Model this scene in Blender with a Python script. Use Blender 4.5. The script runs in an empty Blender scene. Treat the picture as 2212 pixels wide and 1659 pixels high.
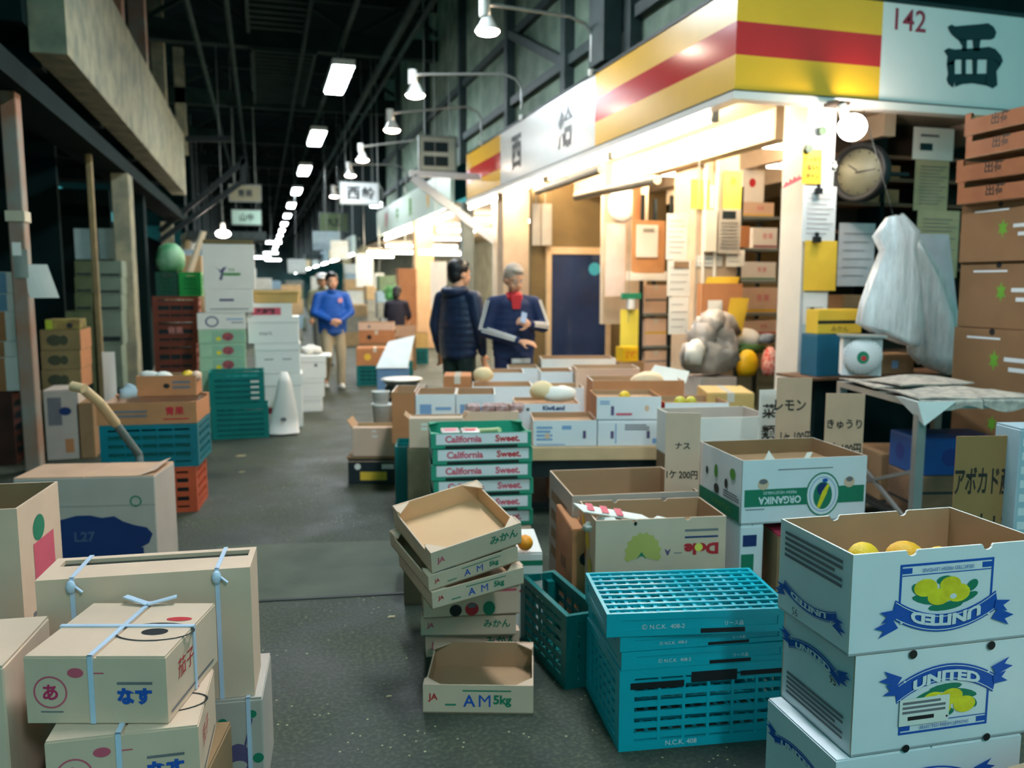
import bpy, math, random
from mathutils import Matrix, Vector, Euler
random.seed(7)
SC = bpy.context.scene
COL = SC.collection
PI = math.pi

# ---------------------------------------------------------------- camera, world, exposure
PX, PY, FPX, CAMH = 1106.0, 829.5, 1800.0, 1.5
PITCH, YAW = math.radians(6.827), math.radians(16.616)
cd = bpy.data.cameras.new('camera'); cam = bpy.data.objects.new('camera', cd); COL.objects.link(cam)
cam.location = (0, 0, CAMH); cam.rotation_euler = (PI/2 - PITCH, 0, -YAW)
cd.sensor_width = 36; cd.lens = FPX/2212*36; cd.clip_start = .05; cd.clip_end = 300
cd.dof.use_dof = True; cd.dof.focus_distance = 2.25; cd.dof.aperture_fstop = 2.6
SC.camera = cam
SC.view_settings.view_transform = 'Standard'; SC.view_settings.look = 'None'
SC.view_settings.gamma = 1; SC.view_settings.exposure = 2.4; SC.view_settings.use_curve_mapping = False
SC.cycles.use_denoising = True
SC.cycles.max_bounces = 6; SC.cycles.diffuse_bounces = 3; SC.cycles.glossy_bounces = 3
SC.cycles.transparent_max_bounces = 10; SC.cycles.sample_clamp_indirect = 4
W = bpy.data.worlds.new('world'); SC.world = W; W.use_nodes = True
W.node_tree.nodes['Background'].inputs[0].default_value = (.12, .60, .62, 1)
W.node_tree.nodes['Background'].inputs[1].default_value = .15

def at(px, py, z=0.0):
    a = (px-PX)/FPX; b = (PY-py)/FPX
    d = RAYM @ Vector((a, b, -1))
    t = (z-CAMH)/d.z
    return Vector((d.x*t, d.y*t, z))
RAYM = cam.rotation_euler.to_matrix()
def atY(px, py, y):
    d = RAYM @ Vector(((px-PX)/FPX, (PY-py)/FPX, -1)); t = y/d.y
    return Vector((d.x*t, y, CAMH+d.z*t))
def atX(px, py, x):
    d = RAYM @ Vector(((px-PX)/FPX, (PY-py)/FPX, -1)); t = x/d.x
    return Vector((x, d.y*t, CAMH+d.z*t))

# ---------------------------------------------------------------- materials
def lin(c):
    return tuple(((v/255)/12.92 if v/255 <= .04045 else ((v/255+.055)/1.055)**2.4) for v in c)
MATS = {}
def mat(name, rgb, rough=.6, metal=0, emit=0, var=.12, scale=6, bump=0, alpha=1, trans=0, ecol=None, rgb2=None, spec=.4):
    if name in MATS: return MATS[name]
    m = bpy.data.materials.new(name); m.use_nodes = True
    nt = m.node_tree; b = nt.nodes['Principled BSDF']
    c = lin(rgb); c2 = lin(rgb2) if rgb2 else tuple(v*(1-var) for v in c)
    if emit:
        b.inputs['Base Color'].default_value = (*c, 1)
        b.inputs['Emission Color'].default_value = (*(lin(ecol) if ecol else c), 1)
        b.inputs['Emission Strength'].default_value = emit
    else:
        tc = nt.nodes.new('ShaderNodeTexCoord'); nz = nt.nodes.new('ShaderNodeTexNoise')
        nz.inputs['Scale'].default_value = scale; nz.inputs['Detail'].default_value = 5
        nt.links.new(tc.outputs['Object'], nz.inputs['Vector'])
        rp = nt.nodes.new('ShaderNodeValToRGB')
        rp.color_ramp.elements[0].position = .35; rp.color_ramp.elements[1].position = .65
        rp.color_ramp.elements[0].color = (*c, 1); rp.color_ramp.elements[1].color = (*c2, 1)
        nt.links.new(nz.outputs['Fac'], rp.inputs['Fac'])
        nt.links.new(rp.outputs['Color'], b.inputs['Base Color'])
        if bump:
            n2 = nt.nodes.new('ShaderNodeTexNoise'); n2.inputs['Scale'].default_value = scale*6; n2.inputs['Detail'].default_value = 6
            nt.links.new(tc.outputs['Object'], n2.inputs['Vector'])
            bp = nt.nodes.new('ShaderNodeBump'); bp.inputs['Strength'].default_value = bump; bp.inputs['Distance'].default_value = .01
            nt.links.new(n2.outputs['Fac'], bp.inputs['Height']); nt.links.new(bp.outputs['Normal'], b.inputs['Normal'])
    b.inputs['Roughness'].default_value = rough; b.inputs['Metallic'].default_value = metal
    b.inputs['Specular IOR Level'].default_value = spec
    b.inputs['Alpha'].default_value = alpha
    b.inputs['Transmission Weight'].default_value = trans
    MATS[name] = m
    return m
CARD = mat('cardboard', (208,168,138), .8, var=.10, bump=.05)
CARD2 = mat('cardboard_pale', (222,188,162), .8, var=.08, bump=.05)
CARDD = mat('cardboard_dark', (150,116,82), .85, var=.15, bump=.05)
CARDO = mat('cardboard_orange', (190,128,84), .8, var=.14)
CARDG = mat('cardboard_grey', (186,172,160), .8, var=.08, bump=.05)
CARDI = mat('cardboard_inside', (178,140,106), .85, var=.10)
WHT = mat('white_carton', (226,228,230), .55, var=.04)
WHTW = mat('white_carton_warm', (236,230,222), .6, var=.05)
STY = mat('styrofoam', (238,238,234), .6, var=.03, bump=.05)
PAP = mat('paper', (232,228,218), .7, var=.05)
PAPT = mat('paper_tan', (186,172,132), .8, var=.1)
NEWS = mat('newsprint', (196,186,172), .8, rgb2=(150,142,134), scale=22)
YEL = mat('yellow_paper', (232,190,60), .7, var=.06)
YELB = mat('yellow_bright', (238,222,90), .6, var=.06)
YELP = mat('yellow_plastic', (225,180,20), .45, var=.05)
TEAL = mat('teal_plastic', (0,170,186), .38, var=.15, scale=3)
TEALD = mat('teal_plastic_dark', (0,112,110), .45, var=.2, scale=3)
TEALG = mat('green_teal_plastic', (0,122,110), .4, var=.15, scale=3)
GRN = mat('green_print', (24,124,92), .6, var=.1)
GRNL = mat('green_leaf_print', (90,150,60), .6, var=.15)
GREENP = mat('green_plastic', (30,140,60), .5, var=.3)
BLU = mat('blue_print', (24,84,176), .55, var=.08)
BLUD = mat('dark_blue_print', (22,50,104), .6, var=.12)
NAVYP = mat('navy_print', (30,50,120), .6, var=.12)
LBLU = mat('light_blue_print', (130,165,205), .6, var=.08)
RED = mat('red_print', (196,40,48), .6, var=.1)
REDD = mat('dark_red_print', (140,30,52), .6, var=.1)
PINK = mat('pink_print', (214,90,110), .6, var=.1)
PUR = mat('purple_print', (96,82,120), .6, var=.1)
ORG = mat('orange_print', (214,110,40), .6, var=.1)
BLK = mat('black_print', (26,28,30), .5, var=.2)
INK = mat('faded_ink', (120,116,120), .7, var=.2)
LEM = mat('lemon_skin', (240,196,40), .4, var=.12, bump=.3, scale=30)
ORA = mat('orange_skin', (240,150,30), .45, var=.12, bump=.3, scale=30)
LEMP = mat('lemon_print', (240,222,40), .6, rgb2=(222,196,30), scale=30)
TWB = mat('blue_twine', (202,214,234), .35, var=.15)
TAPE = mat('packing_tape', (214,206,190), .25, var=.05)
STEEL = mat('galvanised_steel', (168,170,166), .4, .6, var=.15)
GPOST = mat('grey_paint', (120,128,124), .5, var=.15)
DARK = mat('dark_metal', (32,44,46), .5, .2, var=.3)
WPOST = mat('white_painted_post', (226,218,204), .4, var=.04)
WPB = mat('grey_white_and_post_shade', (196,200,204), .45, var=.05)  # bracket paint; also carries the painted shade of the corner post front
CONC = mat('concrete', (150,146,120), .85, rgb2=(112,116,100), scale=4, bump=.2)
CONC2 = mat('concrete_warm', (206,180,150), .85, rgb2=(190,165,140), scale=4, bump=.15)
RUST = mat('rusted_column', (132,128,118), .7, rgb2=(140,96,70), scale=3, bump=.1)
WOOD = mat('weathered_wood', (132,100,72), .75, rgb2=(96,72,52), scale=5, bump=.1)
WOODL = mat('light_wood', (214,180,138), .6, var=.12)
SKIN = mat('skin', (214,160,128), .55, var=.05)
FIXT = mat('white_enamel', (214,214,208), .3, var=.05)
TUBE = mat('fluorescent_tube', (255,246,232), .5, emit=25.0, ecol=(255,236,208))
TUBE2 = mat('distant_tube', (255,246,232), .5, emit=5.0, ecol=(240,250,245))
HIBAY = mat('bay_lamp_diffuser', (250,250,244), .5, emit=20.0, ecol=(226,238,246))
BULB = mat('reflector_bulb', (255,244,234), .5, emit=13.0, ecol=(255,228,204))
BULB2 = mat('table_bulb', (255,250,240), .5, emit=14.0, ecol=(255,240,226))

# ---------------------------------------------------------------- mesh builder
TXT = {}
def text_mesh(s, bold=.0):
    k = (s, bold)
    if k in TXT: return TXT[k]
    cu = bpy.data.curves.new('txt', 'FONT'); cu.body = s; cu.size = 1; cu.offset = bold
    cu.align_x = 'CENTER'; cu.align_y = 'CENTER'; cu.resolution_u = 3
    o = bpy.data.objects.new('txt', cu); COL.objects.link(o)
    bpy.context.view_layer.update()
    me = bpy.data.meshes.new_from_object(o.evaluated_get(bpy.context.evaluated_depsgraph_get()))
    vs = [v.co.copy() for v in me.vertices]; fs = [tuple(p.vertices) for p in me.polygons]
    if vs:
        xs = [v.x for v in vs]; ys = [v.y for v in vs]
        cx, cy = (min(xs)+max(xs))/2, (min(ys)+max(ys))/2
        w, h = max(xs)-min(xs), max(ys)-min(ys)
        vs = [Vector((v.x-cx, v.y-cy, 0)) for v in vs]
    else: w = h = 1
    bpy.data.objects.remove(o); bpy.data.curves.remove(cu); bpy.data.meshes.remove(me)
    TXT[k] = (vs, fs, w, h)
    return TXT[k]

class MB:
    def __init__(s): s.v = []; s.f = []; s.m = []; s.sm = []; s.mats = []
    def mi(s, m):
        if m not in s.mats: s.mats.append(m)
        return s.mats.index(m)
    def add(s, vs, fs, m, M=None, sm=False):
        n = len(s.v); k = s.mi(m)
        for v in vs:
            v = Vector(v); s.v.append(M @ v if M is not None else v)
        for f in fs:
            s.f.append([i+n for i in f]); s.m.append(k); s.sm.append(sm)
        return s
    def box(s, x0, y0, z0, x1, y1, z1, m, M=None, mf=None):
        vs = [(x, y, z) for z in (z0, z1) for y in (y0, y1) for x in (x0, x1)]
        fs = [(0,2,3,1), (4,5,7,6), (0,1,5,4), (2,6,7,3), (0,4,6,2), (1,3,7,5)]  # bottom top front back left right
        if mf is None: return s.add(vs, fs, m, M)
        n = len(s.v)
        for v in vs: s.v.append(M @ Vector(v) if M is not None else Vector(v))
        for i, f in enumerate(fs):
            s.f.append([a+n for a in f]); s.m.append(s.mi(mf.get(i, m))); s.sm.append(False)
        return s
    def bar(s, p, q, w, h, m, up=(0,0,1)):
        p = Vector(p); q = Vector(q); d = q-p; L = d.length; d.normalize()
        u = Vector(up)
        if abs(d.dot(u)) > .98: u = Vector((1, 0, 0))
        sd = d.cross(u).normalized(); u = sd.cross(d)
        M = Matrix((( sd.x, d.x, u.x, p.x), (sd.y, d.y, u.y, p.y), (sd.z, d.z, u.z, p.z), (0,0,0,1)))
        return s.box(-w/2, 0, -h/2, w/2, L, h/2, m, M)
    def cyl(s, p, q, r, m, n=12, r2=None, caps=True):
        p = Vector(p); q = Vector(q); d = (q-p).normalized(); r2 = r if r2 is None else r2
        u = Vector((0,0,1)) if abs(d.z) < .95 else Vector((1,0,0))
        a = d.cross(u).normalized(); b = d.cross(a)
        vs = []; fs = []
        for i in range(n):
            t = 2*PI*i/n; e = a*math.cos(t)+b*math.sin(t)
            vs += [p+e*r, q+e*r2]
        for i in range(n):
            j = (i+1) % n; fs.append((2*i, 2*i+1, 2*j+1, 2*j))
        s.add(vs, fs, m, None, True)
        if caps: s.add(vs, [[2*i for i in range(n)], [2*i+1 for i in reversed(range(n))]], m)
        return s
    def path(s, pts, r, m, n=8):
        for a, b in zip(pts, pts[1:]): s.cyl(a, b, r, m, n)
        return s
    def lathe(s, prof, m, n=20, M=None, sm=True):
        vs = []; fs = []
        for r, z in prof:
            for i in range(n):
                t = 2*PI*i/n; vs.append((r*math.cos(t), r*math.sin(t), z))
        for k in range(len(prof)-1):
            for i in range(n):
                j = (i+1) % n; fs.append((k*n+i, k*n+j, (k+1)*n+j, (k+1)*n+i))
        return s.add(vs, fs, m, M, sm)
    def sph(s, c, r, m, n=14, M=None):
        c = Vector(c); r = (r, r, r) if isinstance(r, (int, float)) else r
        vs = [(c.x, c.y, c.z-r[2])]; fs = []; k = n//2
        for a in range(1, k):
            ph = PI*a/k - PI/2
            for i in range(n):
                t = 2*PI*i/n
                vs.append((c.x+r[0]*math.cos(ph)*math.cos(t), c.y+r[1]*math.cos(ph)*math.sin(t), c.z+r[2]*math.sin(ph)))
        vs.append((c.x, c.y, c.z+r[2])); L = len(vs)-1
        for i in range(n):
            j = (i+1) % n
            fs.append((0, 1+j, 1+i)); fs.append((L, 1+(k-2)*n+i, 1+(k-2)*n+j))
            for a in range(k-2): fs.append((1+a*n+i, 1+a*n+j, 1+(a+1)*n+j, 1+(a+1)*n+i))
        return s.add(vs, fs, m, M, True)
    def poly(s, pts, m, M=None, t=0):
        n = len(pts)
        if not t: return s.add([(p[0], p[1], 0) for p in pts], [list(range(n))], m, M)
        vs = [(p[0], p[1], 0) for p in pts]+[(p[0], p[1], t) for p in pts]
        fs = [list(reversed(range(n))), list(range(n, 2*n))]+[(i, (i+1) % n, (i+1) % n+n, i+n) for i in range(n)]
        return s.add(vs, fs, m, M)
    def text(s, st, h, m, M, rot=0, bold=0, maxw=None, arc=None, t=0):
        vs, fs, w, hh = text_mesh(st, bold)
        k = h/max(hh, .01)
        kx = k if not maxw else min(k, maxw/w)
        if maxw and maxw < 0: kx = -maxw/w
        out = []
        for v in vs:
            x, y = v.x*kx, v.y*k
            if arc:
                x, y = x, y+arc*((x/(w*kx/2))**2)
            if rot: x, y = x*math.cos(rot)-y*math.sin(rot), x*math.sin(rot)+y*math.cos(rot)
            out.append((x, y, 0))
        return s.add(out, fs, m, M)
    def build(s, name, parent=None, loc=None, rot=0, bevel=0, label=None, cat=None, group=None, kind=None):
        me = bpy.data.meshes.new(name); me.from_pydata([tuple(v) for v in s.v], [], s.f)
        for m in s.mats: me.materials.append(m)
        me.polygons.foreach_set('material_index', s.m); me.polygons.foreach_set('use_smooth', s.sm); me.update()
        o = bpy.data.objects.new(name, me); COL.objects.link(o)
        if parent: o.parent = parent
        if loc is not None: o.location = loc
        if rot: o.rotation_euler = (0, 0, rot) if isinstance(rot, (int, float)) else rot
        if bevel:
            b = o.modifiers.new('bevel', 'BEVEL'); b.width = bevel; b.segments = 1; b.limit_method = 'ANGLE'; b.angle_limit = .7
        return tag(o, label, cat, group, kind)
def tag(o, label=None, cat=None, group=None, kind=None):
    if label: o['label'] = label
    if cat: o['category'] = cat
    if group: o['group'] = group
    if kind: o['kind'] = kind
    return o
def empty(name, loc, rot=0, label=None, cat=None, group=None):
    o = bpy.data.objects.new(name, None); COL.objects.link(o); o.empty_display_size = .1
    o.location = loc; o.rotation_euler = (0, 0, rot) if isinstance(rot, (int, float)) else rot
    return tag(o, label, cat, group)
def copy_tree(o, parent=None):
    c = o.copy(); COL.objects.link(c)
    if parent: c.parent = parent
    for ch in [x for x in bpy.data.objects if x.parent == o]: copy_tree(ch, c)
    return c
def hang(o, x, y, z0, z1, r=.004):
    """string or rod from a hanging thing up to what carries it, in world space, as a part of the thing"""
    mb = MB(); mb.cyl((0, 0, z0), (0, 0, z1), r, STEEL, 6); s = mb.build('string', o); bpy.context.view_layer.update()
    s.matrix_parent_inverse = (Matrix.Translation(o.location) @ o.rotation_euler.to_matrix().to_4x4()).inverted(); s.location = (x, y, 0); return s
def S(name, mb): return mb.build(name, kind='structure')

# ---------------------------------------------------------------- faces of a box w x d x h (local origin: front left bottom corner)
def FM(face, w, d, h, off=.0012):
    if face == 'front': return Matrix(((1,0,0,0), (0,0,-1,-off), (0,1,0,0), (0,0,0,1))), w, h
    if face == 'left': return Matrix(((0,0,-1,-off), (-1,0,0,d), (0,1,0,0), (0,0,0,1))), d, h
    if face == 'right': return Matrix(((0,0,1,w+off), (1,0,0,0), (0,1,0,0), (0,0,0,1))), d, h
    if face in ('top', 'topflap'): return Matrix(((1,0,0,0), (0,1,0,0), (0,0,1,h+off), (0,0,0,1))), w, d
def ell(u, v, a, b, n=20, t0=0, t1=2*PI):
    return [(u+a*math.cos(t0+(t1-t0)*i/n), v+b*math.sin(t0+(t1-t0)*i/n)) for i in range(n if t1-t0 > 6.2 else n+1)]
def prints(mb, w, d, h, specs):
    """specs: (face, kind, ...) with u, v and sizes as fractions of the face"""
    for q, sp in enumerate(specs):
        M, fw, fh = FM(sp[0], w, d, h, .0010+.00006*q)
        k = sp[1]
        if k == 'rect':
            u0, v0, u1, v1, m = sp[2:7]; mb.poly([(u0*fw, v0*fh), (u1*fw, v0*fh), (u1*fw, v1*fh), (u0*fw, v1*fh)], m, M)
        elif k == 'poly': mb.poly([(a*fw, b*fh) for a, b in sp[2]], sp[3], M)
        elif k == 'disc':
            u, v, a, b, m = sp[2:7]; mb.poly(ell(u*fw, v*fh, a*fh, b*fh), m, M)
        elif k == 'ring':
            u, v, a, b, t, m = sp[2:8]; A = ell(u*fw, v*fh, a*fh, b*fh, 24); B = ell(u*fw, v*fh, (a-t)*fh, (b-t)*fh, 24)
            mb.add([(x, y, 0) for x, y in A+B], [(i, (i+1) % 24, 24+(i+1) % 24, 24+i) for i in range(24)], m, M)
        elif k == 'text':
            u, v, sz, st, m = sp[2:7]; o = sp[7] if len(sp) > 7 else {}
            MM = M @ Matrix.Translation((u*fw, v*fh, 0))
            mb.text(st, sz*fh, m, MM, o.get('rot', 0), o.get('bold', 0), o.get('mw', .9)*fw if o.get('mw', .9) > 0 else o['mw']*fw, (o.get('arc', 0)*fh) or None)
        elif k == 'lines':
            u0, v0, u1, v1, n, m = sp[2:8]
            for i in range(n):
                vv = v0+(v1-v0)*(i+.5)/n; t = (v1-v0)/n*.28; e = u1-(.12*(u1-u0) if i % 3 == 2 else 0)
                mb.poly([(u0*fw, (vv-t)*fh), (e*fw, (vv-t)*fh), (e*fw, (vv+t)*fh), (u0*fw, (vv+t)*fh)], m, M)

# ---------------------------------------------------------------- vertical working planes through known points
class Pl:
    def __init__(s, P, rot=0):
        s.P = Vector(P); s.r = math.radians(rot); s.d = Vector((math.cos(s.r), math.sin(s.r), 0)); s.n = Vector((-math.sin(s.r), math.cos(s.r), 0))
    def h(s, px, py):
        d = RAYM @ Vector(((px-PX)/FPX, (PY-py)/FPX, -1)); C = Vector((0, 0, CAMH))
        t = (s.P-C).dot(s.n)/d.dot(s.n); X = C+d*t
        return (X-s.P).dot(s.d), X.z
    def pt(s, u, z, back=0): 
        v = s.P+s.d*u+s.n*back; return Vector((v.x, v.y, z))
def ext(pl, px0, px1, pytop, pybot=None):
    """left/right on the plane at mid height, top z, bottom z"""
    py = pytop if pybot is None else (pytop+pybot)/2
    u0 = pl.h(px0, py)[0]; u1 = pl.h(px1, py)[0]; pm = (px0+px1)/2
    return u0, u1, pl.h(pm, pytop)[1], (pl.h(pm, pybot)[1] if pybot is not None else None)

# ---------------------------------------------------------------- kinds of containers; all local origin front-left-bottom
def closed(name, label, loc, rot, w, d, h, m=CARD, pr=(), group=None, top=None, tape=True, twine=None, cat='box', bev=.004, topm=None, sidem=None, fill=0, fillm=None, lipm=None):
    mb = MB(); mf = {}
    if topm: mf[1] = topm
    if sidem: mf[4] = sidem; mf[5] = sidem
    mb.box(0, 0, 0, w, d, h-.005, m, None, mf)
    prints(mb, w, d, h-.005, [p for p in pr if p[0] != 'topflap'])
    o = mb.build(name, None, loc, rot, bev, label, cat, group)
    tm = topm or m
    fl = MB(); g = .003
    fl.box(.002, .002, h-.005, w/2-g, d-.002, h, tm); fl.build('flap', o)
    fl = MB(); fl.box(w/2+g, .002, h-.005, w-.002, d-.002, h, tm)
    prints(fl, w, d, h, [p for p in pr if p[0] == 'topflap']); fl.build('flap', o)
    if tape:
        t = MB(); t.box(w/2-.024, -.001, h, w/2+.024, d+.001, h+.0012, TAPE); t.box(w/2-.024, -.0022, h-.06, w/2+.024, -.0008, h+.001, TAPE); t.build('tape', o, label='clear tape strip')
    if twine: add_twine(o, w, d, h, twine)
    return o
def add_twine(o, w, d, h, spec, m=None):
    m = m or TWB
    for kind, f in spec:
        t = MB(); e = .0035; ww = .006
        if kind == 'y':   # loop running over the top front to back at x = f*w
            x = f*w; t.box(x-ww, -e, 0, x+ww, -.0005, h+e, m); t.box(x-ww, -e, h+.0005, x+ww, d+e, h+e, m); t.box(x-ww, d+.0005, 0, x+ww, d+e, h, m)
        else:
            y = f*d; t.box(-e, y-ww, h+.0005, w+e, y+ww, h+e+.001, m); t.box(-e, y-ww, 0, -.0005, y+ww, h, m); t.box(w+.0005, y-ww, 0, w+e, y+ww, h, m)
        t.build('twine', o, label='pale blue twine')
def wall_outline(w, h, notches):
    pts = [(0, 0), (w, 0), (w, h)]
    for u, r in sorted(notches or [], reverse=True):
        c = u*w
        pts += [(c+r*1.25, h)]+[(c+r*math.cos(t), h-r*.3-r*.8*math.sin(t)) for t in [PI*i/8 for i in range(9)]]+[(c-r*1.25, h)]
    pts.append((0, h)); return pts
def opened(name, label, loc, rot, w, d, h, m=CARD, pr=(), group=None, inner=None, notch=None, fill=0, fillm=None, flaps=(), cat='box', t=.006, sidem=None, lipm=None):
    """open topped carton with real walls, optional hanging or raised flaps: (side, length, angle)"""
    mb = MB(); im = inner or CARDI
    mb.box(0, 0, 0, w, d, t, m)
    nf = notch or []
    # front / back walls as notched outlines
    for y, flip in ((0, 0), (d-t, 1)):
        M = Matrix(((1,0,0,0), (0,0,1,y), (0,1,0,0), (0,0,0,1)))
        n = len(wall_outline(w, h, nf)); P = wall_outline(w, h, nf)
        mo, mi_ = (m, im) if not flip else (im, m)
        mb.add([(p[0], p[1], 0) for p in P], [list(range(n))], mo, M)
        mb.add([(p[0], p[1], t) for p in P], [list(reversed(range(n)))], mi_, M)
        vs = [(p[0], p[1], 0) for p in P]+[(p[0], p[1], t) for p in P]
        mb.add(vs, [(i, (i+1) % n, (i+1) % n+n, i+n) for i in range(n)], lipm or CARD2, M)
    mb.box(0, t, 0, t, d-t, h, lipm or CARD2, None, {4: sidem or m, 5: im})
    mb.box(w-t, t, 0, w, d-t, h, lipm or CARD2, None, {5: sidem or m, 4: im})
    if fill: mb.box(t, t, t, w-t, d-t, fill*h, fillm or im)
    prints(mb, w, d, h, pr)
    o = mb.build(name, None, loc, rot, 0, label, cat, group)
    for side, L, ang in flaps:
        f = MB(); a = math.radians(ang)
        if side == 'front': M = Matrix.Translation((0, 0, h)) @ Matrix.Rotation(-a, 4, 'X'); f.box(.004, -.002, 0, w-.004, .002, L, im, M, {2: m})
        if side == 'back': M = Matrix.Translation((0, d, h)) @ Matrix.Rotation(a, 4, 'X'); f.box(.004, -.002, 0, w-.004, .002, L, im, M, {3: m})
        if side == 'left': M = Matrix.Translation((0, 0, h)) @ Matrix.Rotation(a, 4, 'Y').inverted(); f.box(-.002, .004, 0, .002, d-.004, L, im, M, {4: m})
        if side == 'right': M = Matrix.Translation((w, 0, h)) @ Matrix.Rotation(a, 4, 'Y'); f.box(-.002, .004, 0, .002, d-.004, L, im, M, {5: m})
        f.build('flap', o)
    return o
def tray(name, label, loc, rot, w, d, h, m=CARD2, pr=(), group=None, inner=None, cat='tray', low=.72, gus=.05, t=.005, rotm=None):
    """shallow produce tray: sides dip between raised corner gussets"""
    mb = MB(); im = inner or CARDI; lo = h*low
    mb.box(0, 0, 0, w, d, t, im)
    mb.box(0, 0, 0, w, t, h, m, None, {3: im}); mb.box(0, d-t, 0, w, d, h, m, None, {2: im})
    for x in (0, w-t):
        mb.box(x, t, 0, x+t, d-t, lo, m, None, {5 if x == 0 else 4: im})
        for y0, y1 in ((t, gus), (d-gus, d-t)): mb.box(x, y0, lo, x+t, y1, h, m)
    prints(mb, w, d, h, pr)
    o = mb.build(name, None, loc, rot, 0, label, cat, group)
    for (x, y, sx, sy) in ((0, 0, 1, 1), (w, 0, -1, 1), (0, d, 1, -1), (w, d, -1, -1)):
        g = MB(); g.add([(x+sx*t, y+sy*t, h-.002), (x+sx*gus*1.3, y+sy*t, h-.002), (x+sx*t, y+sy*gus*1.3, h-.002), (x+sx*t, y+sy*t, h-.006), (x+sx*gus*1.3, y+sy*t, h-.006), (x+sx*t, y+sy*gus*1.3, h-.006)],
                        [(0,1,2), (5,4,3), (0,3,4,1), (1,4,5,2), (2,5,3,0)], m)
        g.build('corner_gusset', o)
    return o
def crate(name, label, loc, rot, w, d, h, m=TEAL, group=None, slats=4, cols=5, dark=None, lidgrid=True, letters=None, cat='crate', t=.012, hole=True, bottom_up=False):
    """plastic crate: frame rims, corner posts, slatted sides, gridded base"""
    mb = MB(); r = min(.03, h*.3)
    for z in (0, h-r):
        mb.box(0, 0, z, w, t, z+r, m); mb.box(0, d-t, z, w, d, z+r, m); mb.box(0, t, z, t, d-t, z+r, m); mb.box(w-t, t, z, w, d-t, z+r, m)
    o = None
    for x in (0, w-.05):
        for y in (0, d-.05):
            mb.box(x, y, r, x+.05, y+.05, h-r, m)
    if h > .12:
        zs = [r+(h-2*r)*(i+.5)/slats for i in range(slats)]
        for z in zs:
            k = (h-2*r)/slats*.27
            mb.box(.05, .002, z-k, w-.05, .008, z+k, m); mb.box(.05, d-.008, z-k, w-.05, d-.002, z+k, m)
            mb.box(.002, .05, z-k, .008, d-.05, z+k, m); mb.box(w-.008, .05, z-k, w-.002, d-.05, z+k, m)
        for i in range(1, cols):
            x = .05+(w-.1)*i/cols; mb.box(x-.005, .001, r, x+.005, .01, h-r, m); mb.box(x-.005, d-.01, r, x+.005, d-.001, h-r, m)
            y = .05+(d-.1)*i/cols; mb.box(.001, y-.005, r, .01, y+.005, h-r, m); mb.box(w-.01, y-.005, r, w-.001, y+.005, h-r, m)
    else:
        mb.box(.05, .003, r, w-.05, .009, h-r, m); mb.box(.05, d-.009, r, w-.05, d-.003, h-r, m); mb.box(.003, .05, r, .009, d-.05, h-r, m); mb.box(w-.009, .05, r, w-.003, d-.05, h-r, m)
    zb = h-.012 if bottom_up else 0
    n = int(w/.042); 
    for i in range(1, n): x = w*i/n; mb.box(x-.006, t, zb+.001, x+.006, d-t, zb+.006, m)
    n = int(d/.042)
    for i in range(1, n): y = d*i/n; mb.box(t, y-.006, zb+.004, w-t, y+.006, zb+.011, m)
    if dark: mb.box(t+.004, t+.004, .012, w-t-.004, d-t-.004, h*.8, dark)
    if letters: prints(mb, w, d, h, letters)
    return mb.build(name, None, loc, rot, 0, label, cat, group)
def px(fn, pl, px0, px1, pytop, pybot, d, label, name='cardboard_box', z0=None, z1=None, up=0, **k):
    """place a container whose front face fills the given extent of the plane"""
    u0, u1, zt, zb = ext(pl, px0, px1, pytop, pybot)
    if z0 is None: z0 = zb
    if z1 is not None: zt = z1
    return fn(name, label, pl.pt(u0, z0+.0005, k.pop('back', 0)), pl.r, u1-u0, d, zt-z0-.001, **k)
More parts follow.
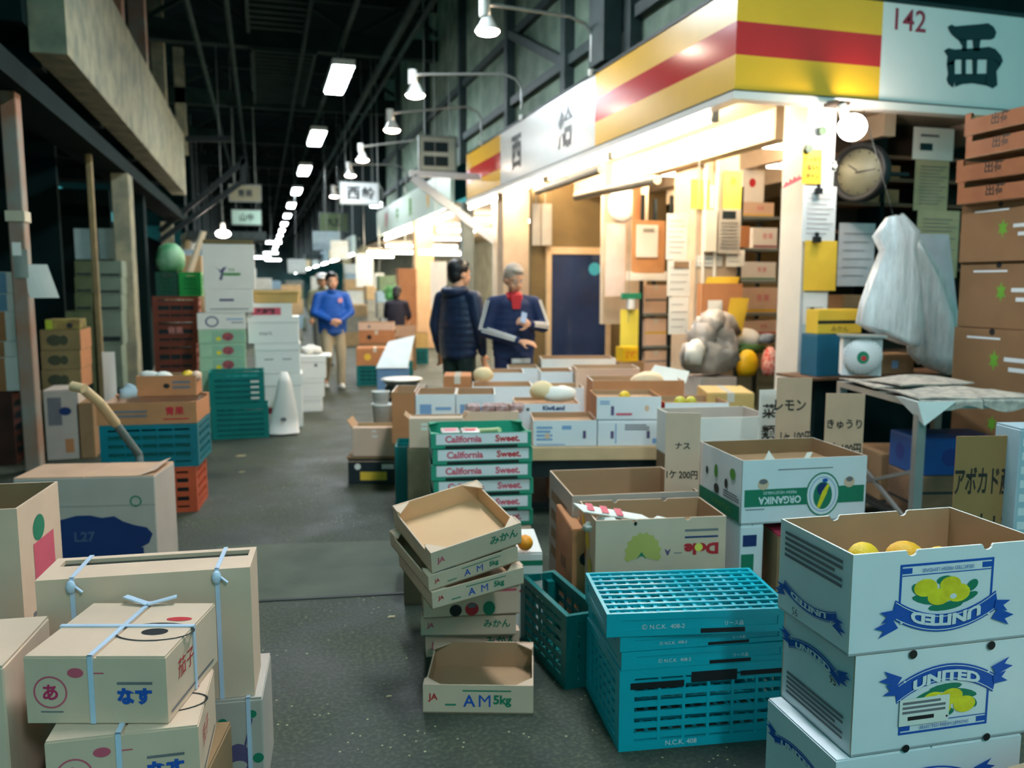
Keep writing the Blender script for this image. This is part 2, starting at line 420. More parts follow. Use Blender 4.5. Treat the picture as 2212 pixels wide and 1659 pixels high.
# ================================================================ THE SETTING
def floor_mat():
    m = bpy.data.materials.new('worn_asphalt_floor'); m.use_nodes = True; nt = m.node_tree; b = nt.nodes['Principled BSDF']
    N = nt.nodes.new; L = nt.links.new
    tc = N('ShaderNodeTexCoord'); n1 = N('ShaderNodeTexNoise'); n1.inputs['Scale'].default_value = 1.7; n1.inputs['Detail'].default_value = 7; n1.inputs['Roughness'].default_value = .62
    n2 = N('ShaderNodeTexNoise'); n2.inputs['Scale'].default_value = 60; n2.inputs['Detail'].default_value = 4
    L(tc.outputs['Object'], n1.inputs[0]); L(tc.outputs['Object'], n2.inputs[0])
    r1 = N('ShaderNodeValToRGB'); e = r1.color_ramp.elements
    e[0].position = .32; e[0].color = (*lin((32, 44, 38)), 1); e[1].position = .68; e[1].color = (*lin((68, 76, 58)), 1)
    r2 = N('ShaderNodeValToRGB'); e = r2.color_ramp.elements
    e[0].position = .45; e[0].color = (.65, .65, .68, 1); e[1].position = .75; e[1].color = (1.7, 1.65, 1.5, 1)
    mx = N('ShaderNodeMix'); mx.data_type = 'RGBA'; mx.blend_type = 'MULTIPLY'; mx.inputs[0].default_value = 1
    L(n1.outputs['Fac'], r1.inputs[0]); L(n2.outputs['Fac'], r2.inputs[0]); L(r1.outputs[0], mx.inputs[6]); L(r2.outputs[0], mx.inputs[7]); vo = N('ShaderNodeTexVoronoi'); vo.inputs['Scale'].default_value = 26; L(tc.outputs['Object'], vo.inputs[0])
    n3 = N('ShaderNodeTexNoise'); n3.inputs['Scale'].default_value = 2.2; L(tc.outputs['Object'], n3.inputs[0])
    m1 = N('ShaderNodeMath'); m1.operation = 'LESS_THAN'; m1.inputs[1].default_value = .11; L(vo.outputs['Distance'], m1.inputs[0])
    m2 = N('ShaderNodeMath'); m2.operation = 'GREATER_THAN'; m2.inputs[1].default_value = .53; L(n3.outputs['Fac'], m2.inputs[0])
    m3 = N('ShaderNodeMath'); m3.operation = 'MULTIPLY'; L(m1.outputs[0], m3.inputs[0]); L(m2.outputs[0], m3.inputs[1])
    m4 = N('ShaderNodeMath'); m4.operation = 'MULTIPLY'; m4.inputs[1].default_value = .55; L(m3.outputs[0], m4.inputs[0])
    mz = N('ShaderNodeMix'); mz.data_type = 'RGBA'; L(m4.outputs[0], mz.inputs[0]); L(mx.outputs[2], mz.inputs[6]); mz.inputs[7].default_value = (*lin((190, 190, 140)), 1)
    L(mz.outputs[2], b.inputs['Base Color'])
    rr = N('ShaderNodeMapRange'); rr.inputs[1].default_value = .35; rr.inputs[2].default_value = .65; rr.inputs[3].default_value = .55; rr.inputs[4].default_value = .85
    L(n1.outputs['Fac'], rr.inputs[0]); L(rr.outputs[0], b.inputs['Roughness'])
    bp = N('ShaderNodeBump'); bp.inputs['Strength'].default_value = .35; bp.inputs['Distance'].default_value = .006
    L(n2.outputs['Fac'], bp.inputs['Height']); L(bp.outputs[0], b.inputs['Normal'])
    return m
FLOOR = floor_mat()
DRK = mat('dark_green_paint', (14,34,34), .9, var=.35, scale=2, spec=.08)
DRK2 = mat('shadow_teal_roof', (12,32,33), .9, var=.5, scale=1.5, spec=.08)  # teal tone of the hall's shadows is put into the roof colour
GBEAM = mat('grey_green_beam', (32,52,46), .8, var=.4, scale=2, spec=.12)
PANEL = mat('dusty_wall_panel', (128,146,128), .75, rgb2=(92,112,98), scale=3)
FRAMEG = mat('panel_frame_dark', (52,66,66), .6, var=.3)
CEILW = mat('shop_ceiling', (206,186,160), .7, var=.12)
S('floor', MB().box(-12, -6, -.1, 14, 110, 0, FLOOR))
pt = mat('poured_concrete_strip', (84,90,74), .75, rgb2=(66,74,62), scale=3, bump=.1)
drain = MB(); a = at(470, 1304); b_ = at(930, 1279)
drain.bar((a.x, a.y, .002), (b_.x, b_.y, .002), .022, .006, mat('drain_slot', (20,28,28), .6)); S('trim_1', drain)
gr = MB(); a2 = at(470, 1180); b2 = at(930, 1165); gr.add([(a.x, a.y+.02, .0015), (b_.x, b_.y+.02, .0015), (b2.x, b2.y, .0015), (a2.x, a2.y, .0015)], [(0,1,2,3)], pt); S('trim_2', gr)
litter = [(at(845,1333), .02), (at(522,1020), .03), (at(520,985), .05), (at(840,1505), .012), (at(1085,1290), .02)]
# roof of the hall
rf = MB(); rf.box(-12, 2, 7.6, 14, 110, 7.8, DRK2); S('ceiling', rf)
k = 3
for i, y in enumerate(range(6, 90, 6)):
    mb = MB(); mb.box(-7, y, 6.2, 6, y+.25, 6.6, GBEAM); mb.box(-7, y+.05, 7.2, 6, y+.2, 7.4, GBEAM)
    for x in range(-6, 6, 2): mb.bar((x, y+.12, 6.6), (x+1, y+.12, 7.2), .08, .08, GBEAM); mb.bar((x+1, y+.12, 7.2), (x+2, y+.12, 6.6), .08, .08, GBEAM)
    S('trim_%d' % k, mb); k += 1
for x, z, r in ((-1.0, 6.0, .05), (-.4, 6.05, .05), (.9, 5.9, .04), (2.3, 5.6, .07), (2.6, 5.7, .05), (1.42, 5.45, .045)):
    mb = MB(); mb.cyl((x, 4, z), (x, 90, z), r, GBEAM, 8); S('trim_%d' % k, mb); k += 1
# slatted vent gratings under the roof
for (px_, py_, w, n) in ((610, 150, 1.2, 16), (600, 20, 1.0, 9)):
    mb = MB(); c = at(px_, py_, 6.15)
    for i in range(n): mb.box(c.x-w/2, c.y-1.6+i*.32, 6.1, c.x+w/2, c.y-1.5+i*.32, 6.16, GBEAM)
    for s in (-1, 1): mb.box(c.x+s*w/2-.03, c.y-1.7, 6.08, c.x+s*w/2+.03, c.y-1.6+n*.32, 6.2, GBEAM)
    S('trim_%d' % k, mb); k += 1
# far end wall of the hall
S('wall_back', MB().box(-12, 96, 0, 14, 96.3, 7.6, mat('far_end_wall', (120,150,150), .8, var=.3, scale=.6)))

# ---- left side: concrete canopy over the stalls, columns, dark stall behind
mb = MB(); mb.box(-1.9, 8.6, 3.55, -1.6, 21.0, 4.9, CONC); S('wall_left', mb)
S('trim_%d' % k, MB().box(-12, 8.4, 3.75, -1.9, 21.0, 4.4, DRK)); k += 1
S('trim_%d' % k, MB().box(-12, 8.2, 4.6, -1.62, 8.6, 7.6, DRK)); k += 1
mb = MB(); mb.box(-2.05, 1.5, 2.96, -1.66, 21.0, 3.14, DRK); mb.box(-7, 1.5, 3.14, -1.9, 8.4, 3.2, mat('olive_soffit', (52,54,40), .8, var=.4, scale=2)); S('trim_%d' % k, mb); k += 1
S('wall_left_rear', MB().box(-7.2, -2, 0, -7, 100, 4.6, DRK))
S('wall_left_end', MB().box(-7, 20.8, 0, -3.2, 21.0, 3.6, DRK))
mb = MB(); 
for y in range(9, 21, 3): mb.box(-7, y, 3.5, -1.9, y+.2, 3.75, DRK)
S('trim_%d' % k, mb); k += 1
# upper left gallery: rusty uprights above the canopy
for i, (x, y) in enumerate(((-1.9, 12.5), (-1.95, 15.5), (-2, 19), (-2, 24))):
    S('trim_%d' % k, MB().box(x, y, 4.9, x+.25, y+.3, 7.6, RUST if i < 2 else CONC)); k += 1
# far left rows of stall fronts
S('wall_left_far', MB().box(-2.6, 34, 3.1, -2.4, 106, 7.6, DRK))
def column(label, px0, px1, py, x, ztop, m, name='stall_column', d=.25, cat='column', base=None):
    A = atX(px0, py, x); B = atX(px1, py, x); w = atY(px1, py, A.y).x-atY(px0, py, A.y).x
    mb = MB(); mb.box(0, 0, 0, w, d, ztop, m)
    o = mb.build(name, None, (A.x, A.y, 0), 0, .008, label, cat)
    return o, A, w
o, A, w = column('grey column with rusty paint standing nearest on the left', 46, 80, 900, -1.85, 2.955, RUST, d=.16)
mb = MB(); mb.box(-.012, -.012, 1.98, w+.012, .172, 2.06, mat('cream_band', (196,186,160), .6)); mb.build('collar', o)
mb = MB(); mb.box(.02, -.006, 1.72, w-.03, -.001, 1.82, PAP); mb.build('sticker', o, label='small white sticker')
o, A2, w2 = column('thin tan pole just right of the rusty column', 205, 218, 700, -1.85, 2.955, mat('tan_paint', (128,112,76), .7, var=.25), 'stall_pole', .07, 'pole')
o, A3, w3 = column('square concrete column behind the thin tan pole', 262, 299, 800, -1.85, 2.955, CONC, d=.4)
o, A4, w4 = column('dark steel column beside the concrete column', 300, 326, 760, -2.0, 2.955, DRK, d=.3)
# papers on that side
def sheet(label, P, w, h, rot=0, m=PAP, name='paper_sheet', cat='paper', lines=0, tilt=0, skew=0, group=None, pr=()):
    mb = MB(); n = 5; t = .0015
    vs = []; fs = []
    for j in range(n+1):
        for i in range(n+1):
            u, v = i/n, j/n; vs.append((u*w+skew*(1-v)*w, -.012*math.sin(u*3)*math.sin((1-v)*2.2)-tilt*(1-v)*h, v*h))
    for j in range(n):
        for i in range(n): a = j*(n+1)+i; fs.append((a, a+1, a+n+2, a+n+1))
    mb.add(vs, fs, m)
    prints(mb, w, .001, h, [('front', 'rect', 0, 0, 1, 1, m)] if False else [])
    M = Matrix(((1,0,skew*-w/h if skew else 0,skew*w), (0,0,-1,-.016-tilt*h*.5), (0,1,0,0), (0,0,0,1)))
    M = Matrix(((1,0,0,0), (0,0,-1,-.016), (0,1,0,0), (0,0,0,1)))
    if lines:
        for i in range(lines):
            v = h*(.1+.8*(i+.5)/lines); mb.poly([(w*.1, v-.003), (w*(.7+.2*((i*7) % 3)/2), v-.003), (w*(.7+.2*((i*7) % 3)/2), v+.003), (w*.1, v+.003)], INK, M)
    for p in pr:
        if p[0] == 'text': mb.text(p[4], p[3]*h, p[5], M @ Matrix.Translation((p[1]*w, p[2]*h, 0)), 0, .02, w*.85)
        if p[0] == 'rect': mb.poly([(p[1]*w, p[2]*h), (p[3]*w, p[2]*h), (p[3]*w, p[4]*h), (p[1]*w, p[4]*h)], p[5], M)
        if p[0] == 'disc': mb.poly(ell(p[1]*w, p[2]*h, p[3]*h, p[3]*h), p[4], M)
    return mb.build(name, None, P, rot if isinstance(rot, tuple) else math.radians(rot), 0, label, cat, group)
sheet('white plastic sheet corner sticking out from the rusty column', Vector((-1.80, A.y-.003, atY(66, 645, 7.02).z)), .20, .26, 8, PAP, 'plastic_sheet', 'sheet', skew=.35)
sheet('small grey sheet taped on the rusty column above the torn one', Vector((-1.83, A.y-.0, atY(66, 600, 7.0).z)), .10, .22, 0, mat('grey_paper', (140,146,136), .7))
for (a, b, lb) in ((163, 198, 'pale notice left of the thin tan pole'), (215, 261, 'pale notice right of the thin tan pole')):
    P = atY(a, 560, 12.752); Q = atY(b, 494, 12.752)
    sheet(lb, P, Q.x-P.x, Q.z-P.z, 0, mat('pale_board', (214,228,222), .7), 'notice_sheet', 'notice')
# stall back partition those notices hang on
S('wall_left_stall', MB().box(-6.5, 12.75, 0, -2.6, 12.85, 3.4, DRK))

# ---- aisle bay lamps hung from the roof pipe
def bay_lamp(i):
    y = 15.25+6.05*i; x = 1.40
    o = empty('aisle_lamp', (x, y, 5.0), 0, 'bright oblong ceiling lamp over the aisle, '+['nearest and largest of the row', 'second from the camera', 'third from the camera'][i] if i < 3 else 'small bright lamp far along the ceiling lamp row', 'lamp', 'ceiling lamps in a row over the aisle')
    mb = MB(); mb.box(-.18, -1.05, .02, .18, 1.0, .12, FIXT); mb.build('lamp_housing', o)
    mb = MB(); mb.box(-.15, -1.0, -.01, .15, .96, .02, HIBAY); mb.build('diffuser', o)
    for hy in (-.6, .6): mb = MB(); mb.cyl((0, hy, .12), (0, hy, .45), .02, GBEAM, 8); mb.build('hanger', o)
    return o
for i in range(-3, 13): 
    if i < 0:
        y = 15.25+6.05*i
    bay = bay_lamp(i) if i >= 0 else None
    if i < 0:
        o = empty('aisle_lamp', (1.40, y, 5.0), 0, 'oblong ceiling lamp of the aisle row, overhead and behind the nearest visible one', 'lamp', 'ceiling lamps in a row over the aisle, overhead')
        mb = MB(); mb.box(-.18, -1.05, .02, .18, 1.0, .12, FIXT); mb.build('lamp_housing', o)
        mb = MB(); mb.box(-.15, -1.0, -.01, .15, .96, .02, HIBAY); mb.build('diffuser', o)
# a row of tubes on the far left stalls
for (px_, py_, Y_) in ((586, 526, 42), (565, 558, 46), (590, 563, 55), (585, 548, 60)):
    P = atY(px_, py_, Y_); mb = MB(); mb.box(-.45, -.06, -.0, .45, .06, .08, TUBE2); mb.box(-.5, -.1, .08, .5, .1, .16, FIXT)
    mb.cyl((0, 0, .16), (0, 0, 7.6-P.z), .012, GPOST, 6); mb.build('stall_lamp', None, P, 0, 0, 'distant white lamp of the left stalls below the ceiling lamp row', 'lamp', 'distant lamps of the left stalls')
P = atY(482, 505, 21.6); mb = MB(); mb.sph((0,0,0), (.17,.17,.09), BULB2); mb.cyl((0,0,.05), (0,0,.25), .05, FIXT); mb.cyl((0,0,.25), (0,0,7.6-P.z), .01, GPOST, 6)
mb.build('bulb_lamp', None, P, 0, 0, 'round bright bulb above the tall white box tower', 'lamp')

# ================================================================ RIGHT SHOP
FY0, FY1, FX, FZ0, FZ1 = 5.72, 14.3, 3.45, 2.95, 3.70
YELS = mat('sign_yellow', (232,178,36), .3, var=.04, spec=.6)
REDS = mat('sign_red', (196,36,34), .2, var=.05, spec=.6)
WHS = mat('sign_white', (222,222,216), .2, var=.03, spec=.6)
INKS = mat('sign_ink', (16,34,38), .35, var=.1)
TRIMW = mat('white_trim', (222,218,210), .35, var=.04)
sg = empty('shop_sign', (FX, FY0, FZ0), 0, 'yellow, red and white shop fascia sign wrapping the corner above the stall, numbered 142', 'sign')
def sign_face(side, a0, a1, mats, nm, lb=None):
    """side 'W' runs along +y on x=0, side 'S' runs along +x on y=0; (z0, z1, material) bands"""
    mb = MB()
    for z0, z1, m in mats:
        if side == 'W': mb.box(0, a0, z0, .06, a1, z1, m)
        else: mb.box(a0, 0, z0, a1, .06, z1, m)
    return mb.build(nm, sg, label=lb)
H_ = FZ1-FZ0; L_ = FY1-FY0
bands = [(0, H_*.34, YELS), (H_*.34, H_*.66, REDS), (H_*.66, H_, YELS)]
y1 = atX(1285, 300, FX).y-FY0; y2 = atX(1081, 400, FX).y-FY0
sign_face('W', 0, y1, bands, 'stripe_panel', 'yellow panel with a red stripe'); sign_face('W', y2, L_, bands, 'stripe_panel', 'yellow panel with a red stripe')
p = sign_face('W', y1, y2, [(0, H_, WHS)], 'name_panel', 'white panel with black characters')
def wtext(st, yy, zc, h, bold, par, wd):
    mb = MB(); M = Matrix(((0,0,-1,-.004), (-1,0,0,yy), (0,1,0,zc), (0,0,0,1)))
    mb.text(st, h, INKS, M, 0, bold, -wd); mb.build('character', par)
wtext('西', atX(1116, 335, FX).y-FY0, H_*.5, .46, .035, p, .46)
wtext('給', atX(1222, 280, FX).y-FY0, H_*.5, .5, .03, p, .5)
x1 = atY(1904, 100, FY0).x-FX
sign_face('S', .06, x1, bands, 'stripe_panel', 'yellow panel with a red stripe')
p = sign_face('S', x1, 4.6, [(0, H_, WHS)], 'name_panel', 'white panel with the number 142 and a black character')
# brush-style character, drawn from strokes
def sx(px_, py_): q = atY(px_, py_, FY0); return q.x-FX, q.z-FZ0
mb = MB(); M = Matrix(((1,0,0,0), (0,0,-1,-.003), (0,1,0,0), (0,0,0,1)))
def strokes(pts): mb.poly([sx(*a) for a in pts], INKS, M)
strokes([(2046,58),(2056,53),(2062,57),(2120,52),(2134,50),(2146,58),(2152,70),(2148,82),(2140,86),(2082,87),(2068,86),(2056,76),(2050,68)])
strokes([(2068,84),(2088,86),(2088,110),(2076,110),(2078,100)]); strokes([(2100,86),(2118,85),(2116,98),(2116,110),(2102,110)])
strokes([(2038,110),(2048,104),(2062,107),(2120,103),(2136,101),(2150,106),(2162,120),(2166,132),(2160,142),(2148,129),(2064,129),(2058,140),(2044,140),(2046,122)])
strokes([(2044,138),(2062,130),(2062,160),(2062,176),(2058,190),(2048,182),(2044,172),(2047,160)])
strokes([(2131,129),(2148,128),(2162,140),(2152,154),(2153,168),(2154,184),(2144,191),(2128,184),(2130,160)])
strokes([(2062,160),(2130,159),(2130,185),(2118,183),(2100,180),(2078,182),(2062,188)])
strokes([(2076,128),(2086,128),(2086,161),(2076,161)]); strokes([(2099,128),(2111,128),(2110,161),(2100,161)])
mb.build('character', p)
mb = MB(); q = sx(1967, 44); mb.text('142', .165, mat('sign_number_red', (150,42,60), .4), Matrix(((1,0,0,q[0]), (0,0,-1,-.003), (0,1,0,q[1]), (0,0,0,1))), 0, .01); mb.build('number', p, label='red number 142')
# white under-trim and soffit
mb = MB(); mb.box(-.02, -.02, -.07, .10, L_, -.004, TRIMW); mb.box(.10, -.02, -.07, 4.6, .10, -.004, TRIMW); mb.box(-.025, -.025, -.01, .09, L_, -.002, DARK); mb.box(.09, -.025, -.01, 4.6, .08, -.002, DARK); mb.build('trim', sg, label='white metal edge strip')
mb = MB(); mb.box(-.01, -.01, H_, .08, L_, H_+.03, DARK); mb.box(-.01, -.01, H_, 4.6, .08, H_+.03, DARK); mb.build('cap', sg)
S('trim_60', MB().box(3.56, FY0+.1, 2.98, 4.2, FY1, 3.02, CEILW))
S('ceiling_shop', MB().box(4.2, FY0+.1, 3.0, 9, FY1, 3.06, CEILW))
# beams under the shop ceiling
for i, (x0, z0, x1_, z1) in enumerate(((4.2, 2.72, 4.38, 3.0), (5.3, 2.8, 5.42, 3.0), (6.4, 2.8, 6.5, 3.0))):
    S('trim_%d' % (61+i), MB().box(x0, 6.3, z0, x1_, FY1, z1, CEILW))
# tubes under the fascia
edges = [(1545, 1372), (1365, 1188), (1178, 1094), (1082, 1016)]
for i, (pa, pb) in enumerate([(1545,1325), (1320,1188), (1178,1092), (1084,1014)]):
    ya = atX(pa, 300, 3.62).y; yb = atX(pb, 380, 3.62).y
    o = empty('tube_light', (3.62, ya, 2.86), 0, 'long fluorescent tube under the fascia sign, '+['nearest to the corner', 'second from the corner', 'third from the corner', 'at the far end'][i], 'light', 'fluorescent tubes under the fascia sign')
    mb = MB(); mb.cyl((0, .05, 0), (0, yb-ya-.05, 0), .028, TUBE, 10); mb.build('tube', o)
    mb = MB(); mb.box(-.05, 0, .06, .05, yb-ya, .115, FIXT); mb.build('batten', o)
    for y in (0, yb-ya-.04):
        mb = MB(); mb.box(-.03, y, -.035, .03, y+.04, .06, GPOST); mb.build('lamp_holder', o)
# ---- reflector lamps on bent arms over the fascia
def arm_lamp(px_, py_, yy, zm, lb, i):
    P = atY(px_, py_, yy); ax = FX-.02
    o = empty('arm_lamp', (P.x, yy, P.z), 0, lb, 'lamp', 'reflector lamps on arms above the fascia')
    mb = MB(); L = ax-P.x; zt = .28; zz = zm-P.z
    pts = [(.03, 0, zt), (L-.25, 0, zz+.16), (L-.08, 0, zz+.10), (L, 0, zz), (L, 0, zz-.28)]
    mb.path(pts, .017, STEEL); mb.build('arm', o)
    mb = MB(); mb.cyl((L, 0, zz-.36), (L, 0, FZ1-P.z), .035, FIXT, 10); mb.build('mount', o)
    T = Matrix.Rotation(.12, 4, 'X')
    mb = MB(); mb.cyl((-.03, 0, .16), (-.03, 0, .33), .055, FIXT, 14); mb.build('socket', o, label='white lamp socket')
    mb = MB(); mb.lathe([(.045, .17), (.06, .14), (.085, .09), (.115, .045), (.125, .02)], FIXT, 20); mb.build('reflector', o)
    mb = MB(); mb.lathe([(.0, -.02), (.06, -.018), (.105, -.004), (.123, .019)], BULB, 20); mb.build('bulb_face', o)
    return o
for i, (a, b, y, lb) in enumerate(((1053, 72, 8.55, 'reflector lamp on a bent arm, nearest and highest of the row'), (897, 209, 11.05, 'reflector lamp on a long arm, second of the row'), (847, 284, 13.2, 'reflector lamp on an arm, third of the row'), (783, 348, 16.8, 'reflector lamp on an arm, fourth of the row'), (757, 381, 20.5, 'reflector lamp, fifth of the row, just above the hanging black lettered sign'), (722, 426, 24.5, 'reflector lamp, last of the row, left of the hanging black lettered sign'))):
    arm_lamp(a, b, y, 4.12 if i < 3 else 4.2, lb, i)
# ---- upper wall over the fascia: dusty panels in frames
mb = MB(); mb.box(3.75, 5.9, 3.8, 3.8, 40, 7.6, PANEL); S('wall_right', mb)
S('wall_right_return', MB().box(3.75, 5.9, 3.75, 9.5, 6.0, 7.6, DRK))
mb = MB()
for y in (6.2, 8.0, 9.9, 12.4, 15.5, 19, 23, 28, 34): mb.box(3.62, y, 3.75, 3.75, y+.16, 7.6, FRAMEG)
for z in (4.15, 5.1): mb.box(3.66, 6, z, 3.75, 40, z+.12, FRAMEG)
mb.bar((3.68, 8.1, 4.2), (3.68, 9.9, 5.2), .1, .12, FRAMEG); mb.bar((3.68, 10, 4.2), (3.68, 12.4, 5.2), .1, .12, FRAMEG)
S('trim_70', mb)
S('trim_71', MB().box(3.42, atX(1310, 60, 3.45).y, 3.78, 3.62, atX(1278, 60, 3.45).y, 7.6, FRAMEG))
# shop side and back walls
BACKW = mat('brown_back_wall', (120,98,60), .8, var=.2, scale=3)
S('wall_shop_back', MB().box(8.6, 5.9, 0, 8.7, FY1, 3.0, BACKW))
S('wall_shop_far', MB().box(4.7, 14.2, 0, 8.6, 14.3, 3.0, BACKW))
S('wall_shop_side', MB().box(4.95, 6.72, 0, 8.6, 6.82, 3.0, mat('dark_board_wall', (70,58,46), .8, var=.4, scale=3)))
# ---- white corner post with notes
wp = MB(); wp.box(0, 0, 0, .27, .32, 2.975, WPOST, None, {2: WPB}); P0 = atY(1735, 500, 5.85)  # front face greyer than the sides: its shade is put into the colour
post = wp.build('corner_post', None, (P0.x, 5.85, 0), 0, .006, 'white painted square post under the sign corner, hung with notes', 'post')
mb = MB(); M, fw, fh = FM('left', .27, .32, 2.95)
mb.poly([(.02, 2.29), (.30, 2.345), (.30, 2.355), (.24, 2.36), (.25, 2.385), (.21, 2.355), (.17, 2.375), (.15, 2.345), (.11, 2.365), (.10, 2.33), (.06, 2.345), (.02, 2.30)], PINK, M); mb.build('red_scribble', post, label='red handwriting on the post')
pl = Pl((P0.x, 5.82, 0), 0)
def note(label, px0, px1, py0, py1, m=PAP, name='note', back=0, cat='note', lines=0, pr=(), plane=None, **k):
    g = plane or pl; u0, u1, zt, zb = ext(g, px0, px1, py0, py1)
    return sheet(label, g.pt(u0, zb, back), u1-u0, zt-zb, math.degrees(g.r), m, name, cat, lines, pr=pr, **k)
def clip(label, px_, py_, plane=None, s=.05):
    g = plane or pl; u, z = g.h(px_, py_); mb = MB(); mb.box(-s*.6, -.05, -s*.5, s*.6, -.018, s*.35, BLK); mb.box(-s*.35, -.035, s*.35, s*.35, -.028, s*1.0, BLK)
    return mb.build('bulldog_clip', None, g.pt(u, z), g.r, .003, label, 'clip')
note('yellow note with black writing near the top of the white post', 1733, 1775, 322, 398, YEL, lines=0, pr=[('text', .5, .72, .16, 'ろっかり', BLK), ('text', .5, .48, .16, 'ない!', BLK), ('text', .5, .24, .13, 'サイン', BLK)])
note('white handwritten list on the post between the two black clips', 1733, 1805, 402, 522, WHT, lines=9)
note('large yellow card on the white post', 1735, 1805, 520, 628, YEL, 'yellow_card', back=-.01, lines=0)
note('white sheet below the yellow card', 1733, 1785, 632, 740, WHT, lines=2)
note('pale blue sheet at the foot of the white post', 1728, 1790, 700, 775, mat('pale_blue_sheet', (176,200,214), .4), 'plastic_folder', back=-.02, cat='folder')
clip('black bulldog clip at the top of the white list', 1763, 412); clip('black bulldog clip holding the yellow card', 1759, 517, s=.055); clip('lowest black bulldog clip, on the white sheet', 1749, 678, s=.055)
for (a, b, lb) in ((1773, 284, 'upper round green magnet on the post'), (1744, 322, 'lower round green magnet above the yellow note')):
    u, z = pl.h(a, b); mb = MB(); mb.cyl((0, -.03, 0), (0, 0, 0), .035, mat('magnet_green', (60,84,60), .5), 14); mb.build('magnet', None, pl.pt(u, z), 0, 0, lb, 'magnet')
q = atY(1796, 360, 5.88); mb = MB(); mb.box(-.025, -.03, -.04, .025, .02, .04, FIXT); mb.cyl((0, -.03, .0), (0, -.05, 0), .018, FIXT); mb.build('switch', None, q, 0, .004, 'small white switch box beside the wall clock', 'switch')
# ================================================================ INSIDE THE SHOP
WASH = mat('interior_tube', (255,246,232), .5, emit=18.0, ecol=(255,232,200))
for i, (x, y) in enumerate(((4.9, 7.4), (4.9, 9.6), (6.2, 8.6), (5.6, 12.2))):
    o = empty('ceiling_tube_light', (x, y, 2.86), 0, ['tube light on the shop ceiling above the yellow notes', 'tube light on the shop ceiling behind the nearest one', 'tube light deep inside the shop, furthest right', 'tube light at the far end of the shop ceiling'][i], 'light', 'tube lights inside the shop')
    mb = MB(); mb.cyl((-.55, 0, 0), (.55, 0, 0), .025, WASH, 8); mb.build('tube', o)
    mb = MB(); mb.box(-.6, -.04, .04, .6, .04, .14, FIXT); mb.build('batten', o)
for i, (a, b, c, d) in enumerate(((1245, 425, 1420, 388), (1160, 415, 1300, 365), (1600, 300, 1680, 262))):
    y = [9.5, 11, 8.2][i]; P = atY(a, b, y); Q = atY(c, d, y-[2.2, 3.0, .9][i]); mb = MB(); mb.cyl(P, Q, .045, CEILW, 10)
    mb.build('duct_pipe', None, None, 0, 0, ['pipe under the shop ceiling above the round fan', 'long pale pipe under the shop ceiling behind the tubes', 'pale pipe under the shop ceiling left of the white post'][i], 'pipe')
# far wall with door
dy = 11.0
A = atY(1150, 600, dy); B = atY(1440, 600, dy)
S('wall_shop_partition', MB().box(A.x, dy+.06, 0, B.x, dy+.14, 3.0, BACKW))
C = atY(1181, 533, dy); D = atY(1322, 533, dy)
dr = empty('glass_door', (C.x, dy, 0), 0, 'pale framed glass door standing in the brown back wall of the shop', 'door')
w = D.x-C.x; h = C.z; mb = MB(); f = .075
mb.box(0, 0, 0, f, .05, h, WOODL); mb.box(w-f, 0, 0, w, .05, h, WOODL); mb.box(f, 0, h-f*1.3, w-f, .05, h, WOODL); mb.box(f, 0, 0, w-f, .05, .45, WOODL); mb.build('frame', dr)
mb = MB(); mb.box(f, .02, .45, w-f, .03, h-f*1.3, mat('dark_glass', (44,58,88), .08, var=.3, scale=2, spec=.8)); mb.build('pane', dr, label='dark bluish glass pane')
mb = MB(); mb.poly(ell(0, 0, .09, .09), mat('cyan_sticker', (60,160,180), .5), Matrix(((1,0,0,w*.74), (0,0,-1,.017), (0,1,0,h-.3), (0,0,0,1)))); mb.build('sticker', dr, label='round cyan sticker')
mb = MB(); mb.cyl((w-f-.02, -.05, .95), (w-f-.02, -.05, 1.12), .012, STEEL); mb.build('handle', dr)
# columns at the far end of the shop
P = atY(1087, 600, 12.4); Q = atY(1143, 600, 12.4)
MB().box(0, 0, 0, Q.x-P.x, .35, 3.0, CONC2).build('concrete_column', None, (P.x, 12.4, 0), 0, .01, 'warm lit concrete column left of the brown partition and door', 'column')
P = atY(1066, 600, 13.4)
post2 = MB().box(0, 0, 0, .08, .08, 2.95, WPOST).build('thin_post', None, (P.x, 13.4, 0), 0, .004, 'thin white steel post at the far end of the yellow sign', 'post')
# steel bracket
bx = P.x; A = atY(892, 374, 13.3)
br = empty('wall_bracket', (bx, 13.34, 0), 0, 'white steel triangular bracket reaching into the aisle at the end of the sign', 'bracket')
mb = MB(); mb.bar((A.x-bx-.05, 0, A.z), (FX-bx-.02, 0, A.z-.02), .07, .09, WPB); mb.build('arm', br)
mb = MB(); B = atY(1068, 520, 13.3); mb.bar((A.x-bx, 0, A.z-.06), (-.0, 0, B.z), .07, .13, WPB); mb.build('strut', br)
